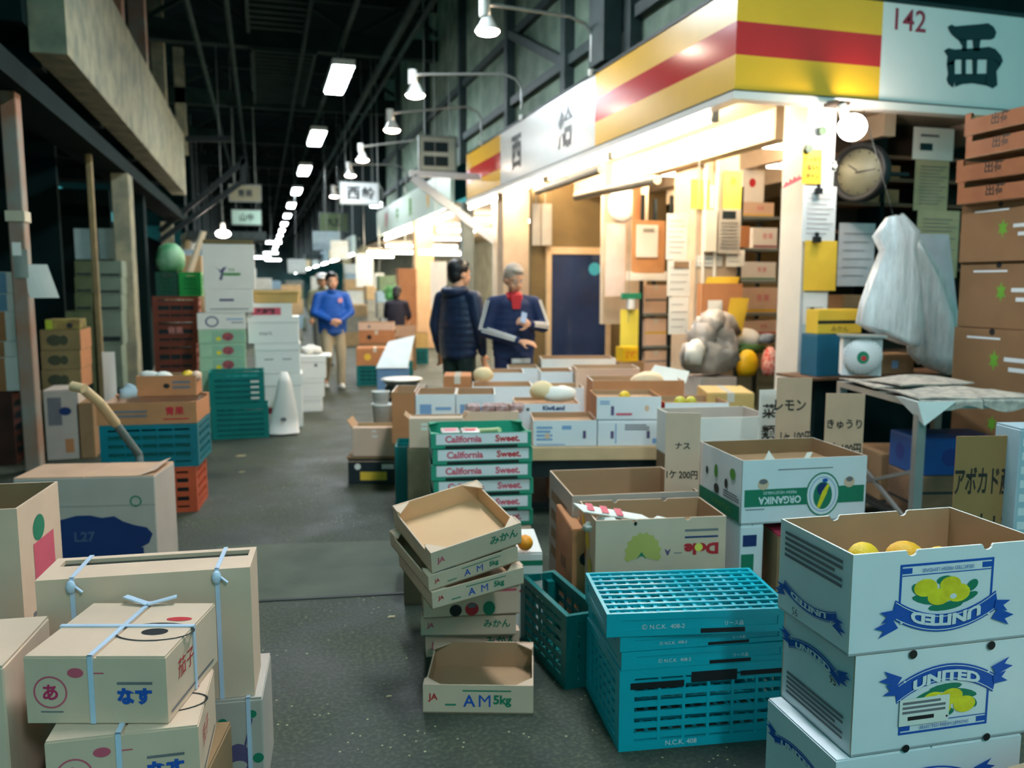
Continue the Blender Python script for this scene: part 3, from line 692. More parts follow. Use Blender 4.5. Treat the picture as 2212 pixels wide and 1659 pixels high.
# box sign behind it
def hang_sign(px0, px1, py0, py1, y, label, m=WHT, frame=GPOST, txts=(), rods=True, blocks=(), cat='sign', d=.08, ztop=7.6):
    A = atY(px0, py1, y); B = atY(px1, py0, y); w = B.x-A.x; h = B.z-A.z
    mb = MB(); mb.box(0, 0, 0, w, d, h, m); M, fw, fh = FM('front', w, d, h)
    for a, b, c, e, mm in blocks: mb.poly([(a*w, b*h), (c*w, b*h), (c*w, e*h), (a*w, e*h)], mm, M)
    o = mb.build('hanging_sign', None, (A.x, y, A.z), 0, .006, label, cat)
    mb = MB(); t = .025
    mb.box(-t, -.01, -t, w+t, d+.01, 0, frame); mb.box(-t, -.01, h, w+t, d+.01, h+t, frame); mb.box(-t, -.01, 0, 0, d+.01, h, frame); mb.box(w, -.01, 0, w+t, d+.01, h, frame); mb.build('frame', o)
    for st, u, v, sz in txts:
        mb = MB(); mb.text(st, sz*h, INKS, M @ Matrix.Translation((u*w, v*h, -.0)), 0, .03, w*.5); mb.build('character', o)
    if rods:
        for x in (.15*w, .85*w): mb = MB(); mb.cyl((x, d/2, h+t), (x, d/2, ztop-A.z), .012, GPOST, 6); mb.build('rod', o)
    return o
hang_sign(908, 983, 298, 366, 14.6, 'dark framed double panel box sign above the steel bracket', mat('sign_grey', (176,182,170), .5), GPOST, blocks=((.1,.55,.8,.85,INKS), (.1,.12,.8,.42,INKS)), txts=())
hang_sign(736, 818, 396, 439, 23, 'white hanging sign with two black characters over the aisle', WHT, GPOST, txts=(('西', .33, .5, .62), ('鈴', .72, .5, .62)))
hang_sign(497, 562, 402, 433, 24, 'dim grey hanging sign at left above the white box tower', mat('sign_dim', (120,118,96), .6), GPOST, txts=(('青果', .5, .5, .5),))
hang_sign(502, 563, 455, 484, 29, 'pale green hanging sign low behind the white box tower', mat('sign_pale_green', (176,206,188), .6), GPOST, txts=(('山中', .5, .5, .55),))
hang_sign(692, 750, 462, 498, 33, 'greenish hanging sign far down the middle of the aisle', mat('sign_green', (120,140,100), .6), GPOST, txts=(('丸五', .5, .5, .5),))
hang_sign(800, 826, 436, 448, 26, 'small lit white panel at the left end of the second fascia', TUBE2, GPOST, rods=True, ztop=7.6)
# second shop fascia beyond
F2Y0, F2Y1 = 15.6, 26.0
g2 = MB(); g2.box(0, 0, 0, .08, F2Y1-F2Y0, .72, mat('second_sign', (196,214,200), .35, var=.06, spec=.5)); 
sg2 = g2.build('shop_sign', None, (FX, F2Y0, 2.95), 0, 0, 'pale green white fascia sign of the next shop down the aisle', 'sign')
M = Matrix(((0,0,-1,-.004), (-1,0,0,0), (0,1,0,0), (0,0,0,1)))
mb = MB()
for st, yy, mm in (('青', 2.2, YELS), ('果', 4.4, GRNL), ('中', 6.4, GRNL), ('卸', 8.4, PINK)): mb.text(st, .42, mm, M @ Matrix.Translation((-yy, .36, 0)), 0, .03, .6)
mb.build('lettering', sg2)
for i, (a, b) in enumerate(((16.2, 18.4), (18.7, 21.2), (21.5, 25.2))):
    o = empty('tube_light', (3.6, a, 2.84), 0, 'fluorescent tube under the pale green fascia of the next shop, '+['nearest', 'middle', 'farthest'][i], 'light', 'tubes under the next fascia')
    mb = MB(); mb.cyl((0, 0, 0), (0, b-a, 0), .035, TUBE, 8); mb.build('tube', o); mb = MB(); mb.box(-.06, 0, .05, .06, b-a, .11, FIXT); mb.build('batten', o)
S('ceiling_next_shop', MB().box(3.56, F2Y0, 2.98, 9, 60, 3.04, CEILW))
for i, (x, y) in enumerate(((5, 17.5), (5, 21), (5.5, 25), (5, 30), (5, 36))):
    o = empty('ceiling_tube_light', (x, y, 2.86), 0, 'tube light on the ceiling of the next shops down the aisle', 'light', 'tube lights inside the next shops'); mb = MB(); mb.cyl((-.7, 0, 0), (.7, 0, 0), .03, WASH, 8); mb.build('tube', o); mb = MB(); mb.box(-.7, -.04, .04, .7, .04, .11, FIXT); mb.build('batten', o)
S('wall_next_shop', MB().box(7.5, 14.3, 0, 7.6, 60, 3.0, mat('pale_shop_wall', (176,176,156), .8, var=.3, scale=2)))
S('wall_right_far', MB().box(3.52, 26, 2.9, 3.75, 106, 7.6, DRK))
P = atY(898, 600, 19.5); Q = atY(938, 600, 19.5)
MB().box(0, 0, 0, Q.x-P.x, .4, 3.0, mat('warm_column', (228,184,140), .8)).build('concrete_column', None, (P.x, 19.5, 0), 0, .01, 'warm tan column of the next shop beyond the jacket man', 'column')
P = atY(1000, 600, 15.2); MB().box(0, 0, 0, .22, .2, 3.0, GPOST).build('steel_column', None, (P.x, 15.2, 0), 0, .01, 'dark green steel column between the two fascia signs', 'column')
for i, (px_, py_, y) in enumerate(((876, 548, 22), (946, 549, 18), (976, 551, 17.5), (820, 556, 25), (953, 536, 21), (562, 525, 40))):
    P = atY(px_, py_, y); mb = MB(); mb.box(-.4, -.06, 0, .4, .06, .06, TUBE2); mb.box(-.42, -.07, .06, .42, .07, .11, FIXT); mb.cyl((0, 0, .1), (0, 0, (2.99 if P.x > 3.6 else 7.6)-P.z), .01, GPOST, 6)
    mb.build('work_light', None, P, 0, 0, 'small white tube lamp hanging in the stalls beyond the jacket man', 'lamp', 'small hanging tube lamps of the further stalls')

# pillar
py_ = 7.85; PL0 = atY(1500, 600, py_); PL1 = atY(1591, 600, py_); dpt = atX(1452, 600, PL0.x).y-py_
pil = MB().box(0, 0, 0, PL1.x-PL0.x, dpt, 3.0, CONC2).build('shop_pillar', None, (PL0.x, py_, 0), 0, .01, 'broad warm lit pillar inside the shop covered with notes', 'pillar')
for (a, b) in ((1520, 1530), (1545, 1552)):
    A = atY(a, 400, py_); B = atY(b, 400, py_); mb = MB(); mb.cyl((A.x-PL0.x, -.03, 1.0), (A.x-PL0.x, -.03, 3.0), .02, WPOST); mb.build('conduit_pipe', pil)
pp = Pl((PL0.x, py_-.012, 0), 0)
note('upper left yellow notice on the pillar', 1490, 1531, 388, 452, YELB, 'yellow_notice', plane=pp, cat='notice', back=-.02)
note('white slip between the two yellow notices on the pillar', 1531, 1544, 400, 450, PAP, plane=pp)
note('upper right yellow notice on the pillar', 1561, 1599, 370, 455, YELB, 'yellow_notice', plane=pp, cat='notice', back=-.02, pr=[('text', .5, .75, .18, '注', ORG)])
note('white strip paper hanging on the left face of the pillar, upper', 1449, 1495, 460, 560, PAP, plane=pp, back=.1, lines=7)
note('white strip paper hanging on the left face of the pillar, middle', 1447, 1497, 562, 640, PAP, plane=pp, back=.06, lines=4, pr=[('rect', .25, .78, .9, .97, mat('brown_patch', (150,120,90)))])
note('white strip paper hanging on the left face of the pillar, lower', 1447, 1490, 642, 722, PAP, plane=pp, back=.03, lines=4)
u0, u1, zt, zb = ext(pp, 1515, 1592, 452, 548)
ph = empty('wall_phone', pp.pt(u0, zb), 0, 'white wall telephone with a grey ribbed body on the pillar', 'telephone')
w, h = u1-u0, zt-zb
mb = MB(); mb.box(w*.38, -.07, 0, w, .0, h, mat('phone_grey', (176,170,160), .5)); mb.box(w*.48, -.074, h*.78, w*.85, -.07, h*.95, DARK)
for i in range(8): mb.box(w*.46, -.076, h*(.12+.08*i), w*.92, -.07, h*(.15+.08*i), mat('phone_rib', (130,126,120), .5))
mb.build('base', ph)
mb = MB(); mb.box(0, -.09, h*.04, w*.3, -.0, h*.96, WPOST); mb.build('handset', ph, label='white handset')
note('white receipt sheet below the phone, left', 1503, 1560, 552, 576, PAP, plane=pp, lines=2)
note('white receipt sheet below the phone, right', 1565, 1605, 540, 576, PAP, plane=pp, lines=2, back=-.03)
o = px(opened, pp, 1502, 1590, 612, 697, .10, 'cardboard pocket box hung on the pillar stuffed with yellow papers', back=-.12, m=CARDO)
note('yellow folded paper leaning in the pocket box', 1520, 1590, 598, 640, YEL, 'folded_paper', plane=pp, back=-.07, cat='paper', skew=-.2)
note('long yellow envelope hanging from the pocket box', 1560, 1600, 643, 724, YEL, 'envelope', plane=pp, back=-.15, cat='envelope', skew=-.35)
note('small white tag on the pocket box', 1514, 1545, 648, 676, PAP, 'tag', plane=pp, back=-.14, cat='tag')
def crumple(name, label, c, r, m, cat, seed=1, amp=.25, parent=None):
    rnd = random.Random(seed); mb = MB(); mb.sph((0, 0, 0), 1, m, 16)
    ph_ = [(rnd.uniform(2, 6), rnd.uniform(2, 6), rnd.uniform(2, 6), rnd.uniform(0, 6)) for _ in range(5)]
    nv = []
    for v in mb.v:
        k = 1+amp*sum(math.sin(a*v.x+b*v.y+c_*v.z+d) for a, b, c_, d in ph_)/2.5
        nv.append(Vector((v.x*r[0]*k, v.y*r[1]*k, max(v.z*k, -.8)*r[2])))
    mb.v = nv; return mb.build(name, parent, c, 0, 0, label, cat)
FILM = mat('crumpled_film', (186,176,166), .35, rgb2=(150,140,132), scale=7)
P = atY(1538, 865, 7.45); closed('cardboard_box', 'low carton under the crumpled plastic bundle at the pillar', (P.x-.2, 7.32, 0), 0, .4, .36, .575, CARDG, tape=False)
bd = crumple('plastic_bundle', 'greyish crumpled plastic bundle leaning at the foot of the pillar', (P.x, 7.5, .79), (.26, .19, .24), FILM, 'bundle', 3, .28)
for q_, (dx, dy, dz, rx, rz_) in enumerate(((.06, .0, .22, .19, .2), (-.13, -.03, .17, .12, .15), (.15, -.04, .05, .12, .2), (-.02, -.05, .33, .12, .12))): crumple('fold', None, (dx, dy, dz), (rx, .14, rz_), FILM, None, 60+q_, .34, bd)
P = atY(1500, 765, 7.3); sb_ = crumple('plastic_bag', 'small white crumpled bag at the left foot of the pillar', P, (.10, .07, .13), PAP, 'bag', 5); hang(sb_, P.x, 7.3, P.z+.1, 3.0)
# left of the pillar: fan, clipboard, hanging things
P = atY(1346, 440, 9.3)
fan = empty('round_fan', P, math.radians(-62), 'round white fan seen almost edge on above the clipboard', 'fan')
mb = MB(); mb.lathe([(0, -.05), (.12, -.05), (.2, -.03), (.225, 0), (.2, .03), (.1, .05), (0, .05)], WHTW, 24, Matrix.Rotation(PI/2, 4, 'X')); mb.build('guard', fan)
mb = MB(); mb.cyl((0, .05, 0), (0, .2, 0), .05, WHTW); mb.cyl((0, .18, 0), (0, .18, .95), .015, GPOST); mb.build('mount', fan)
S('trim_74', MB().box(4.1, 9.75, 1.0, 4.7, 9.85, 3.0, CEILW))
pl9 = Pl((4.0, 9.1, 0), 0)
cb = note('brown clipboard hanging left of the pillar', 1365, 1436, 476, 590, mat('clipboard_brown', (196,140,92), .6), 'clipboard', plane=pl9, cat='clipboard')
u0, u1, zt, zb = ext(pl9, 1372, 1418, 486, 556)
mb = MB(); b0 = cb.location; mb.box(u0+pl9.P.x-b0.x, -.04, zb-b0.z, u1+pl9.P.x-b0.x, -.03, zt-b0.z, PAP); mb.build('paper', cb, label='white sheet'); mb = MB(); mb.box(.12, -.05, .48, .26, -.03, .52, STEEL); mb.build('clip', cb)
note('orange card strip beside the round fan', 1366, 1384, 402, 475, CARDO, 'card_strip', plane=pl9, cat='card')
note('white paper pad below the clipboard', 1352, 1440, 586, 606, PAP, 'paper_pad', plane=pl9, cat='paper')
note('pinkish white cloth hanging left of the clipboard', 1322, 1366, 480, 640, mat('pink_white_cloth', (232,212,204), .8), 'cloth', plane=pl9, back=.2, cat='cloth')
YC = note('long yellow cloth hanging over the produce left of the pillar', 1332, 1371, 668, 768, YELB, 'yellow_cloth', plane=pl9, back=-.1, cat='cloth')
P = pl9.pt(*pl9.h(1352, 655)); mb = MB(); mb.box(-.12, -.05, .05, .12, 0, .12, GRN); mb.cyl((0, -.02, -.06), (0, -.02, .05), .05, WHT); mb.build('hanger_clip', None, (P.x, P.y-.12, P.z), 0, .004, 'green and white hanger above the long yellow cloth', 'hanger')
closed('cardboard_box', 'brown carton in the shop carrying the small bright yellow box', pl9.pt(pl9.h(1300, 760)[0]-.05, 0, -.62), 0, .3, .3, pl9.h(1316, 772)[1]-.001, CARDD, tape=False)
px(closed, pl9, 1300, 1332, 742, 772, .2, 'small bright yellow box left of the long yellow cloth', name='yellow_box', m=YELP, back=-.6, tape=False, pr=[('front', 'text', .5, .5, .5, '特価', ORG, {'bold': .04})])
for i, (a, b) in enumerate(((1150, 1168), (1170, 1192))):
    P = atY(a, 530, 11.6)
    cs = note(['left white cloth strip hanging beside the tan column', 'right white cloth strip hanging beside the tan column'][i], a, b, 440, 530, mat('grey_cloth', (176,166,150), .8), 'cloth_strip', plane=Pl((3, 10.9, 0), 0), cat='cloth'); hang(cs, cs.location.x+.05, 10.9, cs.location.z+.4, 3.0)
hang(YC, YC.location.x+.1, YC.location.y-.01, YC.location.z+.4, 3.0)
# rack left of the pillar with cartons, and rack right of the pillar
def rack(label, px0, px1, y, d, zs, n='storage_rack'):
    A = atY(px0, 600, y); B = atY(px1, 600, y); w = B.x-A.x; o = empty(n, (A.x, y, 0), 0, label, 'rack')
    for x in (0, w-.04):
        for yy in (0, d-.04): mb = MB(); mb.box(x, yy, 0, x+.04, yy+.04, 2.6, DARK); mb.build('upright', o)
    for z in zs: mb = MB(); mb.box(.0, 0, z-.03, w, d, z, GPOST); mb.build('shelf', o)
    return o, A.x, w
def zY(py, px_, y): return atY(px_, py, y).z
y = 9.6; zs = [zY(p, 1415, y) for p in (802, 747, 677)]
rack('dark storage rack left of the pillar behind the clipboard', 1384, 1452, y, .5, zs)
for i, (a, b) in enumerate(((757, 800), (688, 746), (616, 676))):
    px(closed, Pl((4, y+.02, 0)), 1393, 1440, a, b, .4, ['carton on the low shelf left of the pillar', 'carton on the middle shelf left of the pillar, with a yellow stripe', 'carton on the top shelf left of the pillar'][i], z0=zs[i], m=CARD2, group='cartons on the rack left of the pillar', pr=[('front', 'rect', 0, .45, 1, .52, YELP if i == 1 else INK)])
y = 8.5; rows = [(722, 692, 1604, 1679, 'low tray carton with red edge on the right rack', CARD2, RED), (676, 621, 1600, 1679, 'brown tray carton on the right rack beside the white post', CARD2, YELP),
 (606, 566, 1600, 1676, 'greyish carton with green edge on the right rack', WHTW, GRN), (536, 492, 1627, 1679, 'white carton with dark red end on the right rack', WHTW, REDD),
 (467, 437, 1598, 1672, 'flat tan carton high on the right rack', CARD2, YELP)]
zs = [zY(r[0], 1640, y) for r in rows]
rack('dark storage rack between the pillar and the white post', 1594, 1690, y, .5, zs)
for r, z in zip(rows, zs):
    px(closed, Pl((4, y+.02, 0)), r[2], r[3], r[1], r[0], .4, r[4], z0=z, m=r[5], tape=False, pr=[('front', 'rect', .02, .04, .98, .14, r[6]), ('front', 'text', .6, .6, .3, '青果', PINK)])
px(closed, Pl((4, y+.02, 0)), 1604, 1651, 366, 436, .3, 'upright white carton with a red mark on top of the right rack', z0=zs[4]+(zY(437, 1640, y)-zs[4])+.002, m=WHTW, tape=False, pr=[('front', 'disc', .45, .6, .12, .14, RED)])
px(closed, Pl((4, y-.06, 0)), 1588, 1620, 488, 530, .05, 'small tan carton poking out of the right rack', z0=zs[3], m=CARDO, tape=False)
# produce and bags at the foot of the right rack
P = atY(1612, 812, 7.7); 
o = crumple('yellow_bag', 'bright yellow bag with an orange print right of the pillar', (P.x, 7.7, P.z+.12), (.13, .09, .15), YELP, 'bag', 8, .12)
P = atY(1662, 810, 7.6); crumple('red_white_bag', 'white net bag with red trim left of the white post', (P.x, 7.6, P.z+.13), (.09, .08, .17), mat('red_net', (226,190,176), .6, rgb2=(200,60,50), scale=30), 'bag', 9, .12)
P = atY(1616, 735, 7.9); crumple('white_bag', 'white crumpled bag behind the yellow bag', (P.x, 7.95, P.z), (.17, .1, .11), PAP, 'bag', 12, .2)
P = atY(1622, 757, 7.75); 
GP = mat('leaf_green', (70,110,50), .6, var=.4)
crumple('leafy_greens', 'dark leafy greens on top of the yellow bag', (P.x, 7.78, P.z+.01), (.16, .06, .05), GP, 'vegetable', 13, .5)
P = atY(1655, 733, 7.9); crumple('blue_grey_bag', 'grey blue bundle left of the white post', P, (.09, .07, .06), mat('blue_grey', (130,140,150), .6), 'bag', 15)

# ================================================================ DARK WALL AT RIGHT WITH CLOCK, PAPERS, BAGS
wy = 6.70
brd = mat('brown_shelf_board', (110,78,54), .7, var=.35, scale=4)
pw = Pl((4.6, wy, 0), 0)
sh = empty('shelf_unit', (4.75, wy-.32, 0), 0, 'dark wooden shelf unit behind the clock and the plastic bags', 'shelf')
W_ = 2.6
for i, z in enumerate((.45, .85, 1.25, 1.62, 1.95, 2.2, 2.42, 2.62)): mb = MB(); mb.box(0, 0, z, W_, .3, z+.03, brd); mb.build('shelf', sh)
for x in (0, .62, 1.3, 2.0, W_-.04): mb = MB(); mb.box(x, 0, 0, x+.04, .3, 2.9, DRK); mb.build('upright', sh)
sp = Pl((4.75, wy-.30, 0), 0)
def sitem(a, b, c, d, z, m, label, **k):
    u0, u1, zt, zb = ext(sp, a, b, c, d); return closed('cardboard_box', label, sp.pt(u0, z+.031), 0, u1-u0, .24, min(zt-zb, .17), m, tape=False, **k)
sitem(1885, 1950, 262, 290, 2.42, CARDO, 'brown box on the top shelf right of the bulb')
sitem(1880, 1948, 300, 330, 2.2, CARDD, 'brown box on the shelf above the clock')
sitem(1905, 1965, 335, 362, 1.95, mat('red_carton', (190,50,44), .6), 'red carton to the right of the clock', pr=[('front', 'rect', .05, .6, .95, .9, BLK)])
sitem(1800, 1840, 425, 455, 1.62, DARK, 'black box under the clock with a lime sticker', pr=[('front', 'rect', .35, .3, .75, .8, GRNL)])
sitem(1905, 1965, 420, 450, 1.62, CARDD, 'brown box on the shelf below the red carton')
sitem(1830, 1900, 470, 500, 1.25, CARDD, 'brown box behind the white wall papers')
# clock
P = atY(1858, 373, 6.12)
ck = empty('wall_clock', P, math.radians(-66), 'round black rimmed wall clock with a dull dial left of the papers', 'clock')
RX = Matrix.Rotation(PI/2, 4, 'X'); R = .25
mb = MB(); mb.lathe([(R-.055, .035), (R-.02, .06), (R, .045), (R+.005, .0), (R, -.04), (0, -.04)], BLK, 40, RX); mb.build('rim', ck)
mb = MB(); mb.lathe([(0, .025), (R-.052, .025), (R-.05, .0)], mat('clock_dial', (128,126,104), .5, var=.2), 40, RX)
M = Matrix(((1,0,0,0), (0,0,-1,-.0265), (0,1,0,0), (0,0,0,1)))
for i in range(12): t = i*PI/6; c = Vector((math.cos(t), math.sin(t))); q = Vector((-c.y, c.x)); mb.poly([tuple(c*.165+q*.005), tuple(c*.165-q*.005), tuple(c*.183-q*.005), tuple(c*.183+q*.005)], BLK, M)
mb.build('dial', ck)
mb = MB(); M = Matrix(((1,0,0,0), (0,0,-1,-.029), (0,1,0,0), (0,0,0,1)))
mb.poly([(-.03, -.008), (.15, .012), (.15, .018), (-.03, .008)], BLK, M); mb.build('minute_hand', ck)
mb = MB(); mb.poly([(-.02, .012), (-.1, .07), (-.095, .076), (-.01, .02)], BLK, M @ Matrix.Translation((0, 0, .001))); mb.build('hour_hand', ck)
mb = MB(); mb.cyl((0, .04, .0), (.2, .45, 0), .02, DARK); mb.build('bracket', ck)
# bulb lamp over the table
P = atY(1841, 275, 5.50)
bl = empty('bulb_lamp', P, 0, 'large bare reflector bulb glowing under the sign beside the white post', 'lamp')
mb = MB(); mb.sph((0, 0, 0), (.105, .105, .10), BULB2, 20); mb.build('bulb', bl)
mb = MB(); mb.cyl((-.045, .03, .08), (-.07, .05, .17), .035, FIXT); mb.build('socket', bl)
mb = MB(); mb.box(-.14, .03, .17, -.0, .17, 2.88-P.z, mat('brown_bracket', (70,54,44), .6)); mb.cyl((-.07, .1, .2), (-.07, .28, 2.9-P.z), .02, DARK); mb.build('bracket', bl)
# papers on the wall
pq = Pl((4.7, 6.372, 0), 0)
note('white printed sheet above the long tan list', 1972, 2060, 276, 346, PAP, 'notice_sheet', plane=pq, lines=0, cat='notice', pr=[('rect', .15, .28, .45, .5, INKS), ('rect', .15, .7, .6, .78, INK)])
note('long tan list of pasted slips hanging beside the stacked brown boxes, upper half', 1975, 2048, 346, 455, PAPT, 'pasted_list', plane=pq, lines=12, cat='paper')
note('long tan list of pasted slips hanging behind the plastic bags, lower half', 1975, 2066, 455, 600, PAPT, 'pasted_list', plane=pq, lines=14, cat='paper', back=-.02)
note('bundle of white papers hung below the clock', 1810, 1888, 482, 618, mat('lilac_paper', (206,202,206), .6), 'paper_bundle', plane=pq, lines=6, cat='paper')
note('white curled sheet hanging right of the plastic bags', 1965, 2045, 505, 665, mat('lilac_paper2', (214,208,212), .5), 'hanging_sheet', plane=Pl((4.7, 5.35, 0)), cat='paper', skew=.35)
# plastic bags
def film(name, rgb):
    m = bpy.data.materials.new(name); m.use_nodes = True; nt = m.node_tree; b = nt.nodes['Principled BSDF']
    b.inputs['Base Color'].default_value = (*lin(rgb), 1); b.inputs['Roughness'].default_value = .22
    tc = nt.nodes.new('ShaderNodeTexCoord'); mp = nt.nodes.new('ShaderNodeMapping'); mp.inputs['Scale'].default_value = (14, 14, 3)
    nz = nt.nodes.new('ShaderNodeTexNoise'); nz.inputs['Scale'].default_value = 1.6; nz.inputs['Detail'].default_value = 4
    nt.links.new(tc.outputs['Object'], mp.inputs[0]); nt.links.new(mp.outputs[0], nz.inputs[0])
    bp = nt.nodes.new('ShaderNodeBump'); bp.inputs['Strength'].default_value = .5; bp.inputs['Distance'].default_value = .03
    nt.links.new(nz.outputs[0], bp.inputs['Height']); nt.links.new(bp.outputs[0], b.inputs['Normal'])
    rp = nt.nodes.new('ShaderNodeMapRange'); rp.inputs[1].default_value = .3; rp.inputs[2].default_value = .7; rp.inputs[3].default_value = .62; rp.inputs[4].default_value = .97
    nt.links.new(nz.outputs[0], rp.inputs[0]); nt.links.new(rp.outputs[0], b.inputs['Alpha'])
    return m
BAG = film('plastic_film', (250,250,250))
def poly_bag(label, plane, left, right, depth, knot, seed):
    """bag hanging from a gathered knot; left/right are lists of photo points down each side"""
    rnd = random.Random(seed); mb = MB(); N = 26; vs = []; fs = []
    L = [plane.h(*p) for p in left]; R = [plane.h(*p) for p in right]; K = len(L)
    for k in range(K):
        u0, z0 = L[k]; u1, z1 = R[k]; c = (u0+u1)/2; r = (u1-u0)/2; zc = (z0+z1)/2; zs_ = (z1-z0)/2
        for i in range(N):
            t = 2*PI*i/N; f = 1+.10*math.sin(7*t+seed)+.05*math.sin(11*t)
            vs.append((c+r*f*math.cos(t), min(depth, r)*.6*f*math.sin(t), zc+zs_*math.cos(t)+rnd.uniform(-.006, .006)))
    for k in range(K-1):
        for i in range(N): j = (i+1) % N; fs.append((k*N+i, k*N+j, (k+1)*N+j, (k+1)*N+i))
    fs.append([(K-1)*N+i for i in range(N)])
    mb.add(vs, fs, BAG, None, True); o = mb.build('plastic_bag', None, plane.P, plane.r, 0, label, 'bag'); return o
pb = Pl((4.1, 5.05, 0), 0)
poly_bag('front clear plastic bag bundle hanging from a knot over the table', pb, [(1916,470),(1890,512),(1905,542),(1885,590),(1862,650),(1852,695),(1885,715)], [(1950,462),(1985,500),(1975,535),(1985,600),(1992,690),(1990,745),(1975,750)], .16, 0, 2)
poly_bag('rear crumpled plastic bag bundle hanging to the right of the front one', Pl((4.1, 5.22, 0), 0), [(1950,520),(1945,590),(1960,680),(1968,760),(1990,785)], [(1985,520),(2030,600),(2066,690),(2080,780),(2045,808)], .18, 0, 4)
q = pb.pt(*pb.h(1930, 470)); mb = MB(); mb.path([(q.x, q.y, q.z), (q.x+.01, q.y+.05, q.z+.1), (q.x+.3, 5.80, 2.9)], .0025, DARK); mb.build('hook_wire', None, None, 0, 0, 'thin wire holding the plastic bags under the sign', 'wire')

# ---- table with newspapers
TZ = .85
c0 = at(1985, 868, TZ); c1 = at(1760, 822, TZ); c2 = at(2330, 880, TZ)
ang = math.degrees(math.atan2(c2.y-c0.y, c2.x-c0.x)); tl = (c1-c0).length; tw = .72
tb = empty('steel_table', (c0.x, c0.y, 0), math.radians(-14), 'grey steel table spread with newspapers right of the white post', 'table')
mb = MB(); mb.box(0, 0, TZ-.04, tw, tl, TZ-.006, STEEL); mb.build('table_top', tb)
for x in (0, tw-.05):
    for y in (0, tl-.05): mb = MB(); mb.box(x, y, 0, x+.05, y+.05, TZ-.04, STEEL); mb.build('leg', tb)
mb = MB(); mb.bar((.02, .03, .45), (.02, tl-.05, .12), .02, .02, STEEL); mb.build('brace', tb)
mb = MB(); mb.bar((.02, .03, .12), (.02, tl-.05, .45), .02, .02, STEEL); mb.build('brace', tb)
mb = MB(); mb.box(.052, .052, .10, tw-.052, tl-.052, .12, DARK); mb.build('lower_shelf', tb)
T = Matrix.Translation((c0.x, c0.y, 0)) @ Matrix.Rotation(math.radians(-14), 4, 'Z')
def on_table(x, y, z=TZ): v = T @ Vector((x, y, z)); return v
def newspaper(label, x, y, w, d, rot, z, fold=0):
    mb = MB(); n = 8; vs = []; fs = []
    for j in range(n+1):
        for i in range(n+1):
            u, v = i/n, j/n; zz = .007*math.sin(u*5+v*3+x*9)*(.5+v)+.021
            if fold and j == 0: zz -= .0
            vs.append((u*w, v*d, zz))
    for j in range(n):
        for i in range(n): a = j*(n+1)+i; fs.append((a, a+1, a+n+2, a+n+1))
    m0 = len(vs); vs2 = [(a, b, c-.008) for a, b, c in vs]
    mb.add(vs, fs, NEWS); mb.add(vs2, [tuple(reversed(f)) for f in fs], NEWS)
    edge = [i for i in range(n+1)]+[(n+1)*k+n for k in range(1, n+1)]+[(n+1)*n+i for i in range(n-1, -1, -1)]+[(n+1)*k for k in range(n-1, 0, -1)]
    mb.add(vs+vs2, [(edge[i], edge[(i+1) % len(edge)], edge[(i+1) % len(edge)]+m0, edge[i]+m0) for i in range(len(edge))], NEWS)
    o = mb.build('newspaper', None, on_table(x, y, z), math.radians(-14+rot), 0, label, 'newspaper')
    if fold:
        mb = MB(); vs = []; fs = []
        for i in range(9):
            u = i/8; a = (fold*(.35+.65*abs(math.sin(u*4)))); vs += [(u*w, 0, .010), (u*w, -.012, -.0), (u*w, -.016, -a)]
        for i in range(8):
            for q in range(2): fs.append((i*3+q, i*3+q+1, i*3+q+4, i*3+q+3))
        mb.add(vs, fs, NEWS); mb.build('hanging_edge', o)
    return o
newspaper('newspaper spread along the front edge of the steel table', .0, .0, .36, .46, 0, TZ, .05)
newspaper('newspaper covering the back left of the steel table', -.01, .50, .6, tl-.55, 0, TZ)
newspaper('open newspaper lying on top at the middle of the table', .12, .42, .55, .42, 14, TZ+.02)
newspaper('newspaper at the right end of the table front',   .37, .01, .34, .45, 0, TZ, .06)
mb = MB(); mb.add([(0,0,0), (.0,.25,0), (.22,-.0,0), (.03,-.03,-.13)], [(0,1,3), (0,3,2), (0,2,1)], mat('white_cloth', (216,222,218), .5)); mb.build('plastic_sheet', None, on_table(-.018, -.018, TZ+.002), math.radians(-14), 0, 'white plastic sheet corner draped over the front left table corner', 'sheet')
# things at the back of the table and behind it
P = atY(1862, 775, 4.9)
sc = empty('kitchen_scale', (P.x, 4.9, .86), math.radians(-30), 'spring scale with a round white dial behind the newspapers', 'scale')
mb = MB(); mb.lathe([(0, .02), (.125, .02), (.13, .01), (.13, -.0), (0, -.0)], mat('scale_dial', (222,222,222), .3, var=.03), 28, Matrix.Translation((0, -.02, .14)) @ RX)
M = Matrix(((1,0,0,0), (0,0,-1,-.0405), (0,1,0,.14), (0,0,0,1))); mb.poly(ell(0, -.01, .04, .045), GRN, M); mb.poly(ell(.005, -.015, .018, .018), RED, Matrix.Translation((0, -.001, 0)) @ M)
for i in range(24): t = i*PI/12; mb.poly([(.11*math.cos(t), .14*0+.11*math.sin(t)), (.12*math.cos(t-.02), .12*math.sin(t-.02)), (.12*math.cos(t+.02), .12*math.sin(t+.02))], INK, M)
mb.build('dial', sc)
mb = MB(); mb.box(-.13, 0, 0, .13, .15, .26, WHT); mb.build('body', sc); mb = MB(); mb.box(-.15, -.06, .27, .15, .18, .285, STEEL); mb.build('pan', sc)
def flat(px0, px1, py0, py1, y, d, label, m, name='box', z0=None, rot=0, **k):
    return px(closed, Pl(atY(px0, py1, y), rot), px0, px1, py0, py1, d, label, name=name, z0=z0, m=m, tape=False, **k)
S('trim_75', MB().box(4.0, 5.35, 0, 6.2, 5.6, .78, DRK))
S('trim_76', MB().box(3.9, 5.3, .78, 6.2, 5.72, .80, brd))
